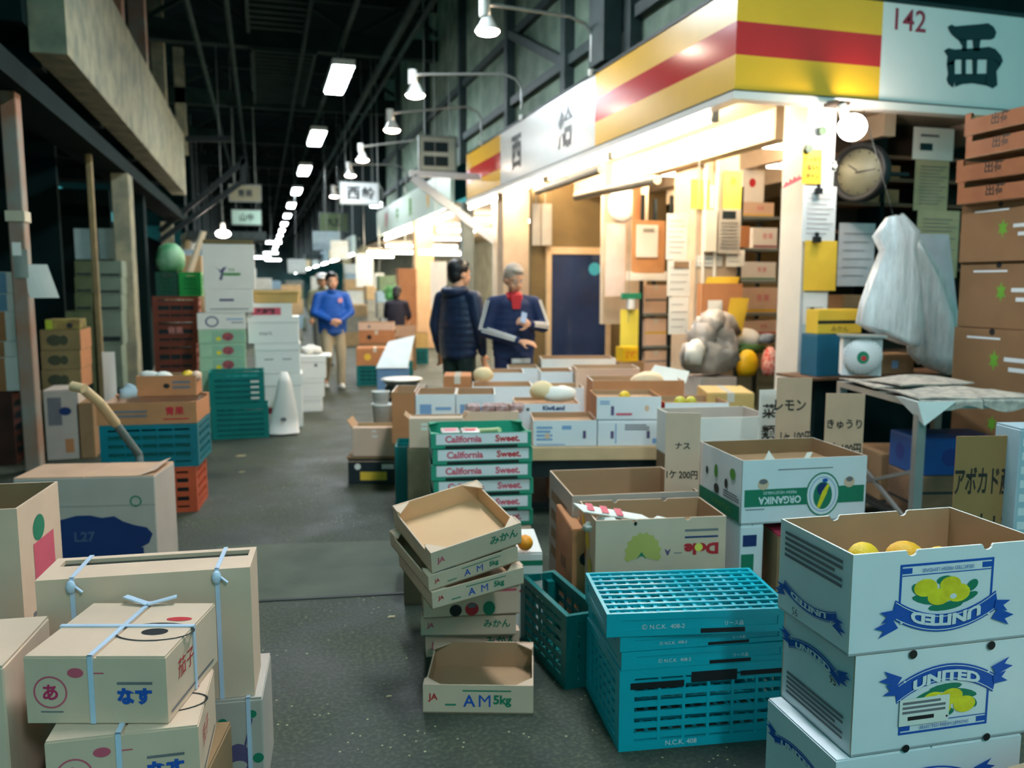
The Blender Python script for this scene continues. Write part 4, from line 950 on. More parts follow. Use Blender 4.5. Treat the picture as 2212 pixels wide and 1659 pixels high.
flat(1765, 1838, 722, 800, 5.38, .2, 'dark teal blue box behind the newspapers, left of the scale', mat('teal_blue_box', (24,96,124), .5), 'blue_box', z0=.801)
flat(1767, 1862, 668, 722, 5.42, .15, 'yellow printed box standing on the blue box', YEL, 'yellow_box', z0=zY(722, 1800, 5.38), pr=[('front', 'rect', 0, .42, 1, .56, BLK), ('front', 'text', .5, .2, .25, 'みかん', BLK)])
flat(1905, 1975, 765, 803, 5.36, .2, 'brown box under the plastic bags, right of the scale', CARDD, 'cardboard_box', z0=.801, pr=[('front', 'rect', .3, .3, .5, .7, LBLU)])
# under the table
def under(x, y, w, d, h, z, m, label, **k): return closed('cardboard_box', label, on_table(x, y, z), math.radians(-14), w, d, h, m, tape=False, **k)
mb = MB(); mb.box(0, 0, 0, .1, .1, .1, DARK)
under(.12, .18, .5, .35, .26, .121, WOOD, 'old wooden box under the steel table', pr=[('left', 'rect', .05, .3, .95, .36, DARK), ('front', 'rect', .05, .6, .95, .66, DARK)])
under(.12, .2, .5, .33, .22, .382, mat('blue_carton', (22,74,140), .5, var=.2), 'blue box stacked on the wooden box under the table', pr=[('left', 'disc', .4, .5, .25, .25, NAVYP), ('front', 'disc', .4, .5, .25, .25, NAVYP), ('left', 'rect', .82, .05, .95, .95, GRN)])
under(.12, .62, .5, .4, .3, .121, CARDD, 'dark brown box at the back under the table')
under(.64, .06, .06, .3, .3, .121, mat('dark_green_carton', (28,60,56), .6, var=.2), 'dark green box under the right half of the table')

# ---- stack of brown fruit boxes behind the table, sides facing the aisle
BRN = mat('brown_fruit_box', (142,104,70), .75, var=.12, scale=4)
BRO = mat('orange_brown_tray', (168,102,66), .7, var=.18)
XW = 4.55; Yf = atX(2068, 600, XW).y; Yn = Yf-.95
ztop = [atX(2070, p, XW).z for p in (850, 706, 568, 445)]
za = [0, .385, ztop[0], ztop[1], ztop[2], ztop[3]]
star = [('left', 'poly', [(.36+.045*math.cos(t*PI/6)*(1 if t % 2 else .5), .56+.16*math.sin(t*PI/6)*(1 if t % 2 else .5)) for t in range(12)], mat('green_star', (110,170,50), .5)),
        ('left', 'rect', .44, .56, .74, .62, WHT), ('left', 'rect', .48, .42, .66, .48, WHT), ('left', 'rect', .12, .86, .4, .89, WHT), ('left', 'disc', .33, .97, .05, .05, BLK), ('left', 'disc', .7, .97, .05, .05, BLK)]
nm = ['lowest', 'second from the floor', 'third from the floor', 'fourth from the floor', 'highest']
for i in range(5):
    closed('fruit_box', 'brown fruit box with a green star, %s, in the tall stack' % nm[i], (XW+(.02 if i % 2 else 0), Yn, za[i]+.001), 0, .62, .95, za[i+1]-za[i]-.002, BRN, star, 'brown fruit boxes stacked behind the table', tape=False)
z = ztop[3]+.001
for i, (py_, dx, dy, r) in enumerate(((352, -.03, -.05, 2), (258, -.12, -.1, -3))):
    zt = atX(2060, py_, XW).z; hh = (zt-z)
    for k in range(2):
        tray('fruit_tray', 'orange brown printed fruit tray, %s on the tall box stack' % (['lowest', 'second', 'third', 'topmost'][i*2+k]), (XW+dx, Yn+dy+k*.02, z), math.radians(r), .5, .98, hh/2-.002, BRO,
             [('left', 'text', .3, .5, .5, '出荷', BLK, {'bold': .02}), ('left', 'text', .62, .5, .45, '青果', BLUD, {'bold': .02}), ('left', 'rect', .8, .2, .95, .7, REDD), ('front', 'rect', .1, .2, .9, .8, REDD)], 'orange brown trays on the tall box stack', CARDI)
        z += hh/2
# ================================================================ FOREGROUND RIGHT: CITRUS BOXES
def banner(face, u0, v0, W, H, up, txt='UNITED', small=False):
    """blue frame with arched name banner, lemons and leaves; fractions of the face. up=False prints it upside down"""
    def m(x, y): return (u0+x*W, v0+y*H) if up else (u0+(1-x)*W, v0+(1-y)*H)
    def P(pts, mt): sp.append((face, 'poly', [m(*p) for p in pts], mt))
    sp = []
    def rect(a, b, c, d, mt): P([(a, b), (c, b), (c, d), (a, d)], mt)
    if not small:
        rect(.10, .02, .90, .05, BLU); rect(.10, .02, .118, .75, BLU); rect(.882, .02, .90, .75, BLU)
        rect(.12, .07, .20, .14, BLU); rect(.80, .07, .88, .14, BLU); rect(.12, .16, .88, .172, BLU)
        # leaves then lemons
        for cx, cy, a, r in ((.34, .52, .13, .5), (.66, .50, .14, -.4), (.50, .60, .15, .1), (.28, .36, .08, 1.2), (.74, .36, .09, -1.1), (.52, .26, .07, .2)):
            P([(cx+a*math.cos(t)*math.cos(r)-.045*math.sin(t)*math.sin(r), cy+a*math.cos(t)*math.sin(r)+.055*math.sin(t)*math.cos(r)) for t in [i*PI/6 for i in range(12)]], GRN)
        for cx, cy, a, b in ((.40, .44, .105, .12), (.56, .47, .10, .11), (.68, .34, .10, .115), (.47, .32, .09, .10)): P(ell(cx, cy, a, b, 16), LEMP)
        P(ell(.44, .48, .03, .035, 10), WHT)
    # ribbon: arched band
    n = 14; top = []; bot = []
    for i in range(n+1):
        x = -1+2*i/n; top.append((.5+x*.46, .93-.24*x*x)); bot.append((.5+x*.43, .70-.24*x*x))
    for i in range(n): P([bot[i], bot[i+1], top[i+1], top[i]], BLU)
    for i in range(n):
        a, b = top[i], top[i+1]; P([(a[0], a[1]-.022), (b[0], b[1]-.022), (b[0], b[1]-.034), (a[0], a[1]-.034)], WHT)
        a, b = bot[i], bot[i+1]; P([(a[0], a[1]+.034), (b[0], b[1]+.034), (b[0], b[1]+.022), (a[0], a[1]+.022)], WHT)
    for s in (-1, 1):
        X = lambda v: .5+s*v
        P([(X(.40), .82), (X(.56), .93), (X(.52), .84), (X(.60), .80), (X(.45), .70)], BLU); P([(X(.42), .70), (X(.54), .74), (X(.50), .66), (X(.56), .60), (X(.43), .58)], BLU)
        P(ell(X(.375), .785-.03, .012, .016, 8), WHT)
    c = m(.5, .775)
    sp.append((face, 'text', c[0], c[1], .15*H, txt, WHT, {'rot': 0 if up else PI, 'bold': .05, 'mw': -.60*W, 'arc': -.10*H}))
    if not small:
        c = m(.5, .105); sp.append((face, 'text', c[0], c[1], .045*H, 'SELECTED FRESH LEMONS', BLU, {'rot': 0 if up else PI, 'mw': .5*W}))
    return sp
UP = Pl((1.40, 1.69, 0), -3.5)
zz = [.015, .285, .56, .828]
u0 = UP.h(1846, 1300)[0]
def united(i, up, extra, lb, dx=0, w=.57, rot=0, **k):
    pr = banner('front', .19, .17, .60, .70, up)+banner('left', .08, .18 if up else .22, .84, .34 if up else .34, up, 'UNITED', True)+extra
    return opened('citrus_box', lb, UP.pt(u0+dx, zz[i]+.001), UP.r+math.radians(rot), w, .335, zz[i+1]-zz[i]-.002, WHT, pr, 'white and blue citrus boxes in the front right stack', CARDI, notch=[(.29, .012), (.71, .012)], **k)
side = [('left', 'lines', .1, .62, .9, .92, 5, INK)]
side2 = [('left', 'lines', .1, .10, .9, .36, 5, INK), ('left', 'text', .75, .62, .08, '95', BLK), ('front', 'rect', .235, .25, .50, .52, PAP), ('front', 'lines', .25, .36, .48, .50, 3, INK), ('front', 'rect', .28, .30, .42, .34, BLK), ('front', 'disc', .49, .30, .012, .012, BLK),
   ('front', 'disc', .29, .965, .045, .045, BLK), ('front', 'disc', .71, .965, .045, .045, BLK), ('front', 'disc', .72, .02, .04, .04, BLK), ('front', 'disc', .28, .02, .04, .04, BLK)]
closed('citrus_box', 'white citrus box at the bottom of the front right stack, cut by the photo edge', UP.pt(u0-.03, zz[0]), UP.r, .57, .335, zz[1]-zz[0]-.002, WHT, banner('left', .08, .4, .84, .4, True, 'UNITED', True)+banner('front', .19, .17, .60, .70, True), 'white and blue citrus boxes in the front right stack', tape=False)
opened('citrus_box', 'middle white and blue citrus box of the front right stack, its banner upright', UP.pt(u0+.012, zz[1]+.001), UP.r, .57, .335, zz[2]-zz[1]-.002, WHT, banner('front', .18, .14, .60, .74, True)+side2+banner('left', .06, .42, .84, .42, True, 'UNITED', True), 'white and blue citrus boxes in the front right stack', CARDI)
top = opened('citrus_box', 'open citrus box of lemons topping the front right stack, its banner upside down', UP.pt(u0-.01, zz[2]+.001), UP.r, .57, .335, zz[3]-zz[2]-.002, WHT, banner('front', .18, .10, .62, .78, False)+side+banner('left', .06, .14, .84, .42, False, 'UNITED', True)+[('left', 'text', .3, .1, .08, '95', INK, {'rot': PI})],
   'white and blue citrus boxes in the front right stack', CARDI, notch=[(.30, .014), (.70, .014)], fill=.35, lipm=WHTW)
def fruit(name, label, P, r, m, cat, group=None, tip=True, stem=True):
    mb = MB(); mb.sph((0, 0, 0), (r*1.12, r, r), m, 20)
    if tip: mb.sph((r*1.08, 0, 0), (r*.2, r*.16, r*.16), m, 8)
    else: mb.sph((0, 0, r*.97), (r*.12, r*.12, r*.05), GP, 8)
    return mb.build(name, None, P, (random.random()*.4, random.random()*.4, random.random()*6), 0, label, cat, group)
for i, (px_, py_, r, lb) in enumerate(((1866, 1196, .042, 'left lemon showing above the rim of the top citrus box'), (1955, 1196, .046, 'orange tinted lemon in the middle of the top citrus box'), (2030, 1198, .034, 'lemon barely showing at the right of the top citrus box'))):
    u, z = Pl(UP.pt(0, 0, .10), -3.5).h(px_, py_); mt = [LEM, mat('ripe_lemon_skin', (240,176,40), .4, var=.1, bump=.3, scale=30), LEM][i]
    fruit('lemon', lb, UP.pt(u, z-.012, .10), r, mt, 'lemon', None)
for i in range(5): fruit('lemon', 'lemon lying deep inside the top citrus box', UP.pt(u0+.11+.09*i, zz[2]+.145, .10+.02*(i % 2)), .047, LEM, 'lemon', 'lemons deep in the top citrus box')
# brown box at the bottom right corner
P = at(2105, 1650, .30); closed('cardboard_box', 'brown carton with pale tape cut off at the bottom right corner', (P.x+.03, 1.20, 0), math.radians(4), .5, .33, .29, CARD, (), tape=True)
# ---- white and green vegetable box (printed upside down) and the boxes round it
OP = Pl(at(1605, 1128, .55), -6)
u0o, u1o, zt, zb = ext(OP, 1603, 1870, 990, 1126); dpo = .42
spr = [('front', 'rect', .02, .27, .52, .54, GRN), ('front', 'rect', .77, .27, .985, .54, GRN), ('front', 'text', .30, .36, .12, 'ORGANIKA', WHT, {'rot': PI, 'bold': .03, 'mw': .34}), ('front', 'text', .30, .48, .045, 'FRESH VEGETABLES', WHT, {'rot': PI, 'mw': .3}),
  ('front', 'rect', .28, .83, .72, .845, INK), ('front', 'rect', .03, .22, .18, .235, INK), ('front', 'disc', .165, .62, .09, .09, mat('peach', (226,190,160), .6)), ('front', 'disc', .165, .66, .07, .04, INK), ('front', 'disc', .86, .60, .09, .09, mat('peach', (226,190,160), .6)), ('front', 'disc', .86, .64, .06, .04, INK),
  ('front', 'disc', .645, .42, .29, .35, WHT), ('front', 'ring', .645, .42, .29, .35, .025, GRN), ('front', 'ring', .645, .42, .23, .28, .015, LBLU), ('front', 'disc', .645, .40, .16, .22, GRN), ('front', 'disc', .645, .50, .10, .10, BLUD), ('front', 'poly', [(.60,.22),(.625,.20),(.675,.42),(.70,.56),(.68,.58),(.64,.46)], LEMP), ('front', 'disc', .66, .64, .05, .03, BLU),
  ('left', 'rect', .02, .02, .96, .26, GRN), ('left', 'text', .55, .14, .1, 'ORGANIKA', GRNL, {'rot': PI}), ('left', 'disc', .2, .58, .05, .07, BLK), ('left', 'disc', .42, .64, .07, .11, GRNL), ('left', 'disc', .66, .52, .06, .08, BLK), ('left', 'disc', .44, .36, .10, .08, BLK), ('left', 'disc', .8, .72, .1, .09, GRNL), ('left', 'lines', .6, .3, .95, .42, 3, INK)]
opened('vegetable_box', 'open white box with a green band and oval emblem, printed upside down', OP.pt(u0o, zb), OP.r, u1o-u0o, dpo, zt-zb, WHT, spr, None, CARDD, fill=.75, fillm=CARDD, lipm=CARDG)
for i, (a, b, lb) in enumerate(((1692, 980, 'white paper cone sticking up inside the white and green vegetable box'), (1768, 980, 'small white paper slip inside the white and green vegetable box'))):
    u, z = OP.h(a, b+6); mb = MB(); mb.add([(-.05,0,0), (.05,0,0), (.0,.02,.075+.0*i), (-.01,.05,0)] if not i else [(-.03,0,0), (.0,0,0), (.045,.02,.06), (.02,.02,.06)], [(0,1,2), (0,2,3), (1,3,2)] if not i else [(0,1,2,3)], PAP); mb.build('paper_scrap', None, OP.pt(u, zb+(zt-zb)*.76, .1), OP.r, 0, lb, 'paper')
# under it
hU = zb-.002
closed('vegetable_box', 'white and dark green box supporting the left side of the upside down vegetable box', OP.pt(u0o-.0, 0), OP.r, .10+.0, .40, hU, WHT, [('front', 'rect', .05, .62, .6, .78, GRN), ('front', 'disc', .4, .5, .06, .06, GRNL), ('front', 'rect', .1, .3, .8, .38, BLUD), ('left', 'rect', .1, .3, .9, .5, GRN), ('front', 'rect', .1, .84, .7, .93, BLUD)], tape=False)
u_, zr, z2, _ = 0, 0, 0, 0
closed('cardboard_box', 'brown striped carton between the fruit box and the citrus stack', OP.pt(u0o+.13, 0, -.06), OP.r+math.radians(-8), .50, .44, hU-.03, CARDD, [('front', 'lines', .04, .1, .9, .9, 8, CARD), ('front', 'text', .25, .55, .1, '西', BLK), ('left', 'disc', .4, .6, .06, .06, BLK), ('left', 'rect', .42, .62, .45, 1, PAP)], topm=REDD)
# box behind it, grey interior
BP = Pl(at(1515, 965, .66), -8)
u0b, u1b, ztb, _ = ext(BP, 1508, 1740, 925, 1000)
o = opened('cardboard_box', 'open grey lined box with white flap edges behind the white and green vegetable box', BP.pt(u0b+.03, .50, .36), BP.r, u1b-u0b-.04, .40, ztb-.50, WHTW, (), None, CARDG, lipm=PAP, fill=.7, fillm=CARDG)
closed('cardboard_box', 'brown carton under the open grey lined box', BP.pt(u0b+.03, 0, .36), BP.r, u1b-u0b-.04, .40, .498, CARDD, tape=False)
# ---- upside-down fruit box with sunburst name
DP = Pl(at(1290, 1126, .585), -9)
u0d, u1d, ztd, zbd = ext(DP, 1286, 1566, 1120, 1300); zbd = ztd-.30
pine = [('front', 'poly', [(.36+.145*math.cos(t)*(1 if i % 2 else .88), .53+.30*math.sin(t)*(1 if i % 2 else .9)) for i, t in enumerate([PI*(-.12)+PI*1.24*k/20 for k in range(21)])]+[(.30, .47), (.35, .52), (.40, .47)], mat('pineapple_print', (196,180,96), .7, var=.12)),
  ('front', 'poly', [(.31, .46), (.35, .56), (.39, .46), (.36, .50), (.34, .50)], GRN)]
spr = pine+[('front', 'text', .81, .57, .16, 'Dole', RED, {'rot': PI, 'bold': .06, 'mw': -.27}), ('front', 'disc', .79, .59, .055, .055, YELB), ('front', 'rect', .68, .72, .94, .745, BLUD), ('front', 'rect', .68, .81, .94, .84, INK),
  ('front', 'text', .55, .54, .08, 'A', PUR, {'rot': PI, 'bold': .05}), ('front', 'rect', .60, .52, .66, .53, INK), ('front', 'disc', .30, .945, .022, .03, BLK), ('front', 'rect', .0, .135, 1, .142, INK), ('front', 'rect', .285, .0, .315, .16, BLK), ('front', 'rect', .70, .0, .73, .16, BLK), ('front', 'disc', .30, .20, .03, .03, BLK), ('front', 'disc', .715, .22, .03, .02, GRN), ('front', 'rect', .40, .03, .58, .08, INK),
  ('left', 'disc', .3, .8, .1, .1, YEL), ('left', 'disc', .55, .6, .12, .12, YEL), ('left', 'disc', .35, .4, .1, .1, ORG), ('left', 'disc', .7, .3, .1, .1, YEL)]
opened('fruit_box', 'open brown fruit box printed upside down in red and yellow, behind the teal crates', DP.pt(u0d, zbd), DP.r, u1d-u0d, .30, ztd-zbd, CARD2, spr, None, CARDI, notch=[(.29, .01), (.70, .01)], fill=.72, fillm=CARDD)
closed('fruit_box', 'brown fruit box under the upside down printed one, behind the teal crates', DP.pt(u0d, 0), DP.r, u1d-u0d, .30, zbd-.001, CARD2, [('left', 'disc', .4, .6, .15, .15, YEL), ('left', 'disc', .6, .35, .1, .1, YEL)], tape=False)
u, z = DP.h(1310, 1112); M = Matrix.Identity(4)
mb = MB(); vs = [(0,0,.085), (.30,.05,.012), (.34,-.03,.0), (.03,-.06,.065)]; mb.add(vs+[(a,b,c-.004) for a,b,c in vs], [(0,1,2,3), (7,6,5,4), (0,3,7,4), (1,0,4,5), (2,1,5,6), (3,2,6,7)], PAP)
for i in range(3): mb.add([(.05+.06*i, -.045, .0665-.013*i), (.08+.06*i, -.043, .061-.013*i), (.085+.06*i, .03, .071-.013*i), (.055+.06*i, .03, .075-.013*i)], [(0,1,2,3)], PINK)
mb.build('printed_sheet', None, DP.pt(DP.h(1242, 1085)[0]+.02, ztd-.045, .13), DP.r, 0, 'white printed sheet lying across the open brown fruit box', 'paper')
for i, (a, s) in enumerate(((1330, .07), (1410, .05), (1445, .05), (1300, .05))):
    u, _ = DP.h(a, 1115); crumple('paper_wad', ['large crumpled white paper under the printed sheet', 'small white paper wad in the middle of the brown fruit box', 'small white paper wad at the right of the brown fruit box', 'white paper wad at the left of the brown fruit box'][i], DP.pt(u, zbd+.245, .10), (s, s*.8, s*.55), PAP, 'paper', 20+i, .3)
# ---- big open box behind
GPn = Pl(at(1270, 1068, .60), -8)
u0g, u1g, ztg, _ = ext(GPn, 1236, 1508, 1066, 1100)
opened('cardboard_box', 'large empty open brown carton behind the upside down fruit box', GPn.pt(u0g, 0, 0), GPn.r, u1g-u0g, .50, ztg, CARDG, [('front', 'rect', .42, .93, .97, .945, BLK), ('front', 'rect', .42, .955, .8, .96, INK), ('left', 'lines', .1, .3, .8, .9, 4, CARDD)], None, CARDI, fill=.3)
# leaning boxes left of fruit box
LP = Pl(at(1178, 1290, 0), 62)
closed('cardboard_box', 'brown worn carton squeezed between the tray stack and the fruit box', (1.19, 3.12, 0), math.radians(-10), .10, .40, .50, CARDO, [('front', 'disc', .6, .75, .06, .06, BLK), ('left', 'text', .5, .6, .12, '出荷', BLK)], tape=False)
# ---- cardboard signs
def placard(label, px0, px1, py0, py1, P, rot, lines, m=CARD2, zb=None, lean=.0, h_=.1, **k):
    pl_ = Pl(P, rot); u0, u1, zt, z0 = ext(pl_, px0, px1, py0, py1)
    if zb is not None: z0 = zb
    w, h = u1-u0, zt-z0; mb = MB(); mb.box(0, 0, 0, w, .006, h, m)
    M, fw, fh = FM('front', w, .006, h)
    for st, u, v, s in lines: mb.text(st, s*h, mat('marker_ink', (46,40,34), .6), M @ Matrix.Translation((u*w, v*h, 0)), 0, .02, w*.9)
    o = mb.build('cardboard_sign', None, pl_.pt(u0, z0), (math.radians(lean), 0, pl_.r), 0, label, 'sign')
    if z0 > .02: mb = MB(); mb.box(w/2-.01, .007, -z0, w/2+.01, .02, h*.5, WOOD); mb.build('stick', o)
    return o
placard('blank backed cardboard sign standing behind the large open carton', 1437, 1512, 892, 1052, at(1470, 1052, .60), -25, [('ナス', .5, .66, .07), ('1ケ 200円', .5, .36, .09)], CARD2, zb=.50)
placard('cardboard sign with faint writing left of the dark table leg', 1677, 1752, 816, 942, at(1715, 942, .72), -20, [('レモン', .4, .7, .12), ('1ヶ 100円', .6, .35, .13)], CARD, zb=.55)
placard('cardboard sign with handwriting right of the dark table leg', 1782, 1866, 850, 985, at(1825, 985, .62), -20, [('きゅうり', .5, .68, .1), ('3本 100円', .5, .42, .13)], CARD, zb=.45)
placard('large cardboard price sign with bold handwriting below the brown box stack', 2062, 2197, 942, 1135, at(2130, 1135, .60), -12, [('アボカド産', .45, .82, .12), ('おいしい', .4, .63, .12), ('1ヶ 100円', .55, .44, .12), ('1ヶ 特価', .45, .25, .1)], mat('cardboard_sign', (160,122,74), .8), zb=.0)
P = at(2190, 1150, .6); closed('packet', 'pale blue and white striped packet at the right edge below the brown box stack', (P.x+.02, P.y+.02, 0), math.radians(-12), .22, .14, .98, mat('pale_blue_packet', (176,198,208), .4), [('front', 'lines', .05, .5, .95, .98, 9, WHT)], tape=False, cat='packet')
placard('narrow white card standing right of the tan taped carton', 1640, 1682, 842, 935, at(1660, 935, .70), -5, [('菜', .5, .7, .2), ('類', .5, .4, .2)], WHTW, zb=.55)

# ================================================================ TEAL CRATES IN FRONT
TP = Pl(at(1336, 1625, 0), -8)
wv = TP.h(1712, 1600)[0]
hF = .275
let = [('front', 'text', .30, .40, .22, 'Ⓒ N.C.K.  408-2', WHT, {'mw': .26}), ('front', 'text', .68, .45, .2, 'リース品', WHT, {'mw': .1}), ('front', 'rect', .50, .05, .74, .25, BLK)]
crate('plastic_crate', 'full height teal plastic crate at the bottom of the front stack', TP.pt(0, 0), TP.r, wv, .44, hF, TEAL, 'teal plastic crates in front', slats=6, cols=6, letters=[('front', 'rect', .06, .76, .36, .84, BLK), ('front', 'rect', .40, .80, .66, .93, BLK), ('front', 'rect', .68, .84, .95, .90, BLK), ('front', 'text', .35, .07, .06, 'N.C.K. 408', WHT)])
z = hF
for i, (dx, r, h) in enumerate(((.005, 0, .062), (-.0, .8, .052))):
    crate('folded_crate', 'folded teal crate, %s of the three flat ones on the full height crate' % ['lowest', 'middle'][i], TP.pt(dx, z+.001), TP.r+math.radians(r), wv-.01, .44, h-.002, TEAL, 'teal plastic crates in front', letters=let, bottom_up=True); z += h
crate('folded_crate', 'topmost folded teal crate of the front stack, shifted left, grid side up', TP.pt(-.045, z+.001), TP.r+math.radians(-3.5), wv+.01, .385, .076, TEAL, 'teal plastic crates in front', letters=let, bottom_up=True)
zt4 = z+.087
for (x, y) in ((.0, .0), (wv-.06, .0), (0, .40), (wv-.06, .40)):
    pass
# angled crates at the left
AP = at(1262, 1510, 0); ang = math.degrees(math.atan2(at(1125, 1372, 0).y-AP.y, at(1125, 1372, 0).x-AP.x))
def lowcrates(lb1, lb2):
    F0 = at(1318, 1600, 0); E0 = at(1118, 1372, 0); d = (E0-F0); L = d.length; a = math.atan2(d.y, d.x)-PI/2
    base = Vector((E0.x, E0.y, 0)); dirv = d.normalized()
    crate('plastic_crate', lb1, (E0.x-dirv.x*.52, E0.y-dirv.y*.52, 0), a, .155, .48, .285, TEALD, None, slats=5, cols=5, t=.02)
lowcrates('dark teal crate standing at an angle left of the front crates', 'narrow dark teal crate wedged between the angled crate and the front stack')

# ================================================================ TRAY STACK IN THE MIDDLE
marks = [('front', 'text', .09, .55, .30, 'JA', RED, {'bold': .03}), ('front', 'text', .42, .45, .42, 'A', BLU, {'bold': .015}), ('front', 'text', .56, .45, .42, 'M', BLU, {'bold': 0}), ('front', 'text', .72, .45, .42, '5kg', GRN, {'bold': .04}), ('front', 'rect', .36, .78, .80, .83, GRN), ('front', 'rect', .20, .28, .30, .34, GRN)]
marks2 = [('front', 'text', .10, .52, .32, 'JA', PINK, {'bold': .03}), ('front', 'text', .80, .6, .40, 'みかん', GRN, {'bold': .03}), ('front', 'rect', .02, .02, .25, .06, INK)]
marks3 = [('front', 'text', .14, .68, .22, 'みかん', GRN, {'bold': .03}), ('front', 'rect', .48, .78, .97, .86, PINK), ('front', 'disc', .33, .22, .20, .20, BLK), ('front', 'disc', .50, .24, .22, .22, RED), ('front', 'disc', .68, .24, .20, .24, GRN), ('front', 'disc', .50, .36, .14, .08, INK)]
a0, a1 = at(914, 1540, 0), at(1152, 1543, 0)
wt = .40; rt = math.atan2(a1.y-a0.y, a1.x-a0.x)
tray('produce_tray', 'single empty cardboard tray lying on the floor in front of the tray stack', (a0.x, a0.y, 0), rt, (a1-a0).length, .36, .105, CARD2, marks, 'cardboard citrus trays of the middle stack', CARDI)
SP = Pl(at(905, 1440, 0), -14); base = SP.pt(0, 0)
spec = [(-.02, 0, 0.105, marks2, CARDG, 3, 'lowest tray of the leaning cardboard tray stack'), (.0, .0, .105, marks2, CARD2, -2, 'second lowest tray of the leaning cardboard tray stack')]
F = at(905, 1345, .13); z = 0
F0 = at(921, 1400, .06)
lv = [  # px left, py bottom-left, px right, py bottom-right, height, marks, label
 ((920,1422),(1122,1412), .0, .10, marks2, 'lowest tray of the leaning cardboard tray stack, mostly hidden by the single tray'),
 ((908,1375),(1116,1372), .10, .085, marks2, 'second tray from the floor in the leaning stack'),
 ((905,1338),(1132,1325), .19, .125, marks3, 'tray printed with small fruit pictures in the leaning stack'),
 ((930,1285),(1130,1262), .318, .08, marks2, 'tray with green lettering above the one printed with fruit'),
]
for i, (A, B, z, h, mk, lb) in enumerate(lv):
    p0, p1 = at(*A, z), at(*B, z); w = min((p1-p0).length, .38); r = math.atan2(p1.y-p0.y, p1.x-p0.x)
    c = (p0+p1)/2; d = Vector((math.cos(r), math.sin(r), 0)); q = c-d*w/2
    tray('produce_tray', lb, (q.x, q.y, z+.001), r, w, .36, h-.002, CARD2, mk, 'cardboard citrus trays of the middle stack', CARDI, low=.8)
FLv, FRv, BLv = Vector((.521, 2.715, .59)), Vector((.869, 2.783, .651)), Vector((.442, 3.045, .677))
ex = (FRv-FLv).normalized(); ey = (BLv-FLv).normalized(); ez = ex.cross(ey).normalized(); ey = ez.cross(ex)
RT = Matrix((ex, ey, ez)).transposed()
def tilted(label, h, drop, mk, dx=0, dy=0, k=1.0, inner=None, w=.355, d=.35):
    R = RT.to_euler(); q = Euler((R.x*k, R.y*k, R.z+dx)); m3 = q.to_matrix()
    org = FLv-ez*.088-Vector((0, 0, drop))+Vector((dy, 0, 0))
    return tray('produce_tray', label, org, tuple(q), w, d, h, CARD2, mk, 'cardboard citrus trays of the middle stack', inner or CARDI, low=.8)
tilted('topmost empty tray of the leaning stack, turned askew with its lit bottom showing', .088, 0, marks2, inner=mat('tray_inside_painted_lit', (222,176,134), .8, var=.06))  # lighter inside colour stands in for light falling on the tray bottom
tilted('tray just under the topmost tilted tray', .062, .062, marks, .02, -.012, .85)
tilted('tray third from the top of the leaning stack', .068, .128, marks, -.03, -.0, .6)
# support beneath: dark crate left of the stack
P = at(868, 1330, 0); closed('cardboard_box', 'dark worn box with a white corner behind the leaning tray stack', (P.x+.03, P.y+.12, 0), math.radians(-12), .20, .40, .30, mat('dark_worn_card', (92,84,62), .8, var=.3), [('front', 'rect', .02, .9, .2, .99, PAP)], tape=False)
fruit('orange', 'orange sitting in the small white tray right of the leaning stack', at(1134, 1172, .42), .033, ORA, 'orange', None, False)
P = at(1130, 1240, .28); closed('fruit_tray', 'small white and green tray holding the orange right of the leaning stack', (P.x-.06, P.y, 0), math.radians(-12), .14, .34, .378, WHTW, [('front', 'rect', 0, .86, 1, .92, GRN), ('front', 'rect', 0, .55, 1, .58, PINK)], tape=False)

# ================================================================ STRAWBERRY TRAYS
QP = Pl(at(1050, 950, .66), -9)
trays = []
TEALC = mat('sea_green_card', (40,150,120), .6, var=.1)
zt = QP.h(1050, 934)[1]; z1 = QP.h(1050, 968)[1]; step = .088
N = 6; zb = zt-step*N; x0 = QP.h(931, 950)[0]; x1 = QP.h(1148, 950)[0]
closed('cardboard_box', 'brown and white carton under the green strawberry trays', QP.pt(x0+.03, 0), QP.r, x1-x0-.03, .40, zb-.002, CARD2, [('front', 'rect', .6, .7, .85, .95, WHT)], tape=False)
for i in range(N):
    z = zb+i*step; rr = math.radians([.5, -1, .8, -.5, 1, 0][i])
    o = tray('strawberry_tray', 'green strawberry tray with pink lettering on a white strip, %s of six' % ['lowest', 'second from the bottom', 'third from the bottom', 'third from the top', 'second from the top', 'topmost'][i], QP.pt(x0+[.01, 0, .012, .0, .008, 0][i], z+.001), QP.r+rr, x1-x0, .40, step-.002, TEALC,
        [('front', 'rect', .05, .28, .96, .96, WHT), ('front', 'text', .32, .62, .46, 'California', PINK, {'bold': .04, 'mw': .42}), ('front', 'text', .76, .62, .46, 'Sweet.', RED if i > 3 else PINK, {'bold': .04, 'mw': .27}), ('front', 'rect', .14, .02, .86, .20, BLK), ('left', 'rect', .05, .3, .95, .9, WHT)], 'green strawberry trays', TEALC)
zs_ = zb+N*step
for i, (dx, dy, m, lb) in enumerate(((.06, .05, PINK, 'front left clear strawberry punnet on the topmost green tray'), (.17, .04, RED, 'second clear strawberry punnet with a white label on the topmost green tray'))):
    p = QP.pt(x0+dx, zs_-.05, dy); mb = MB(); mb.box(0, 0, 0, .10, .13, .05, mat('punnet_lid', (226,200,196), .25), None); mb.poly([(.02,.02), (.08,.02), (.08,.08), (.02,.08)], m, Matrix.Translation((0,0,.0515))); mb.build('punnet', None, p, QP.r, .004, lb, 'punnet')
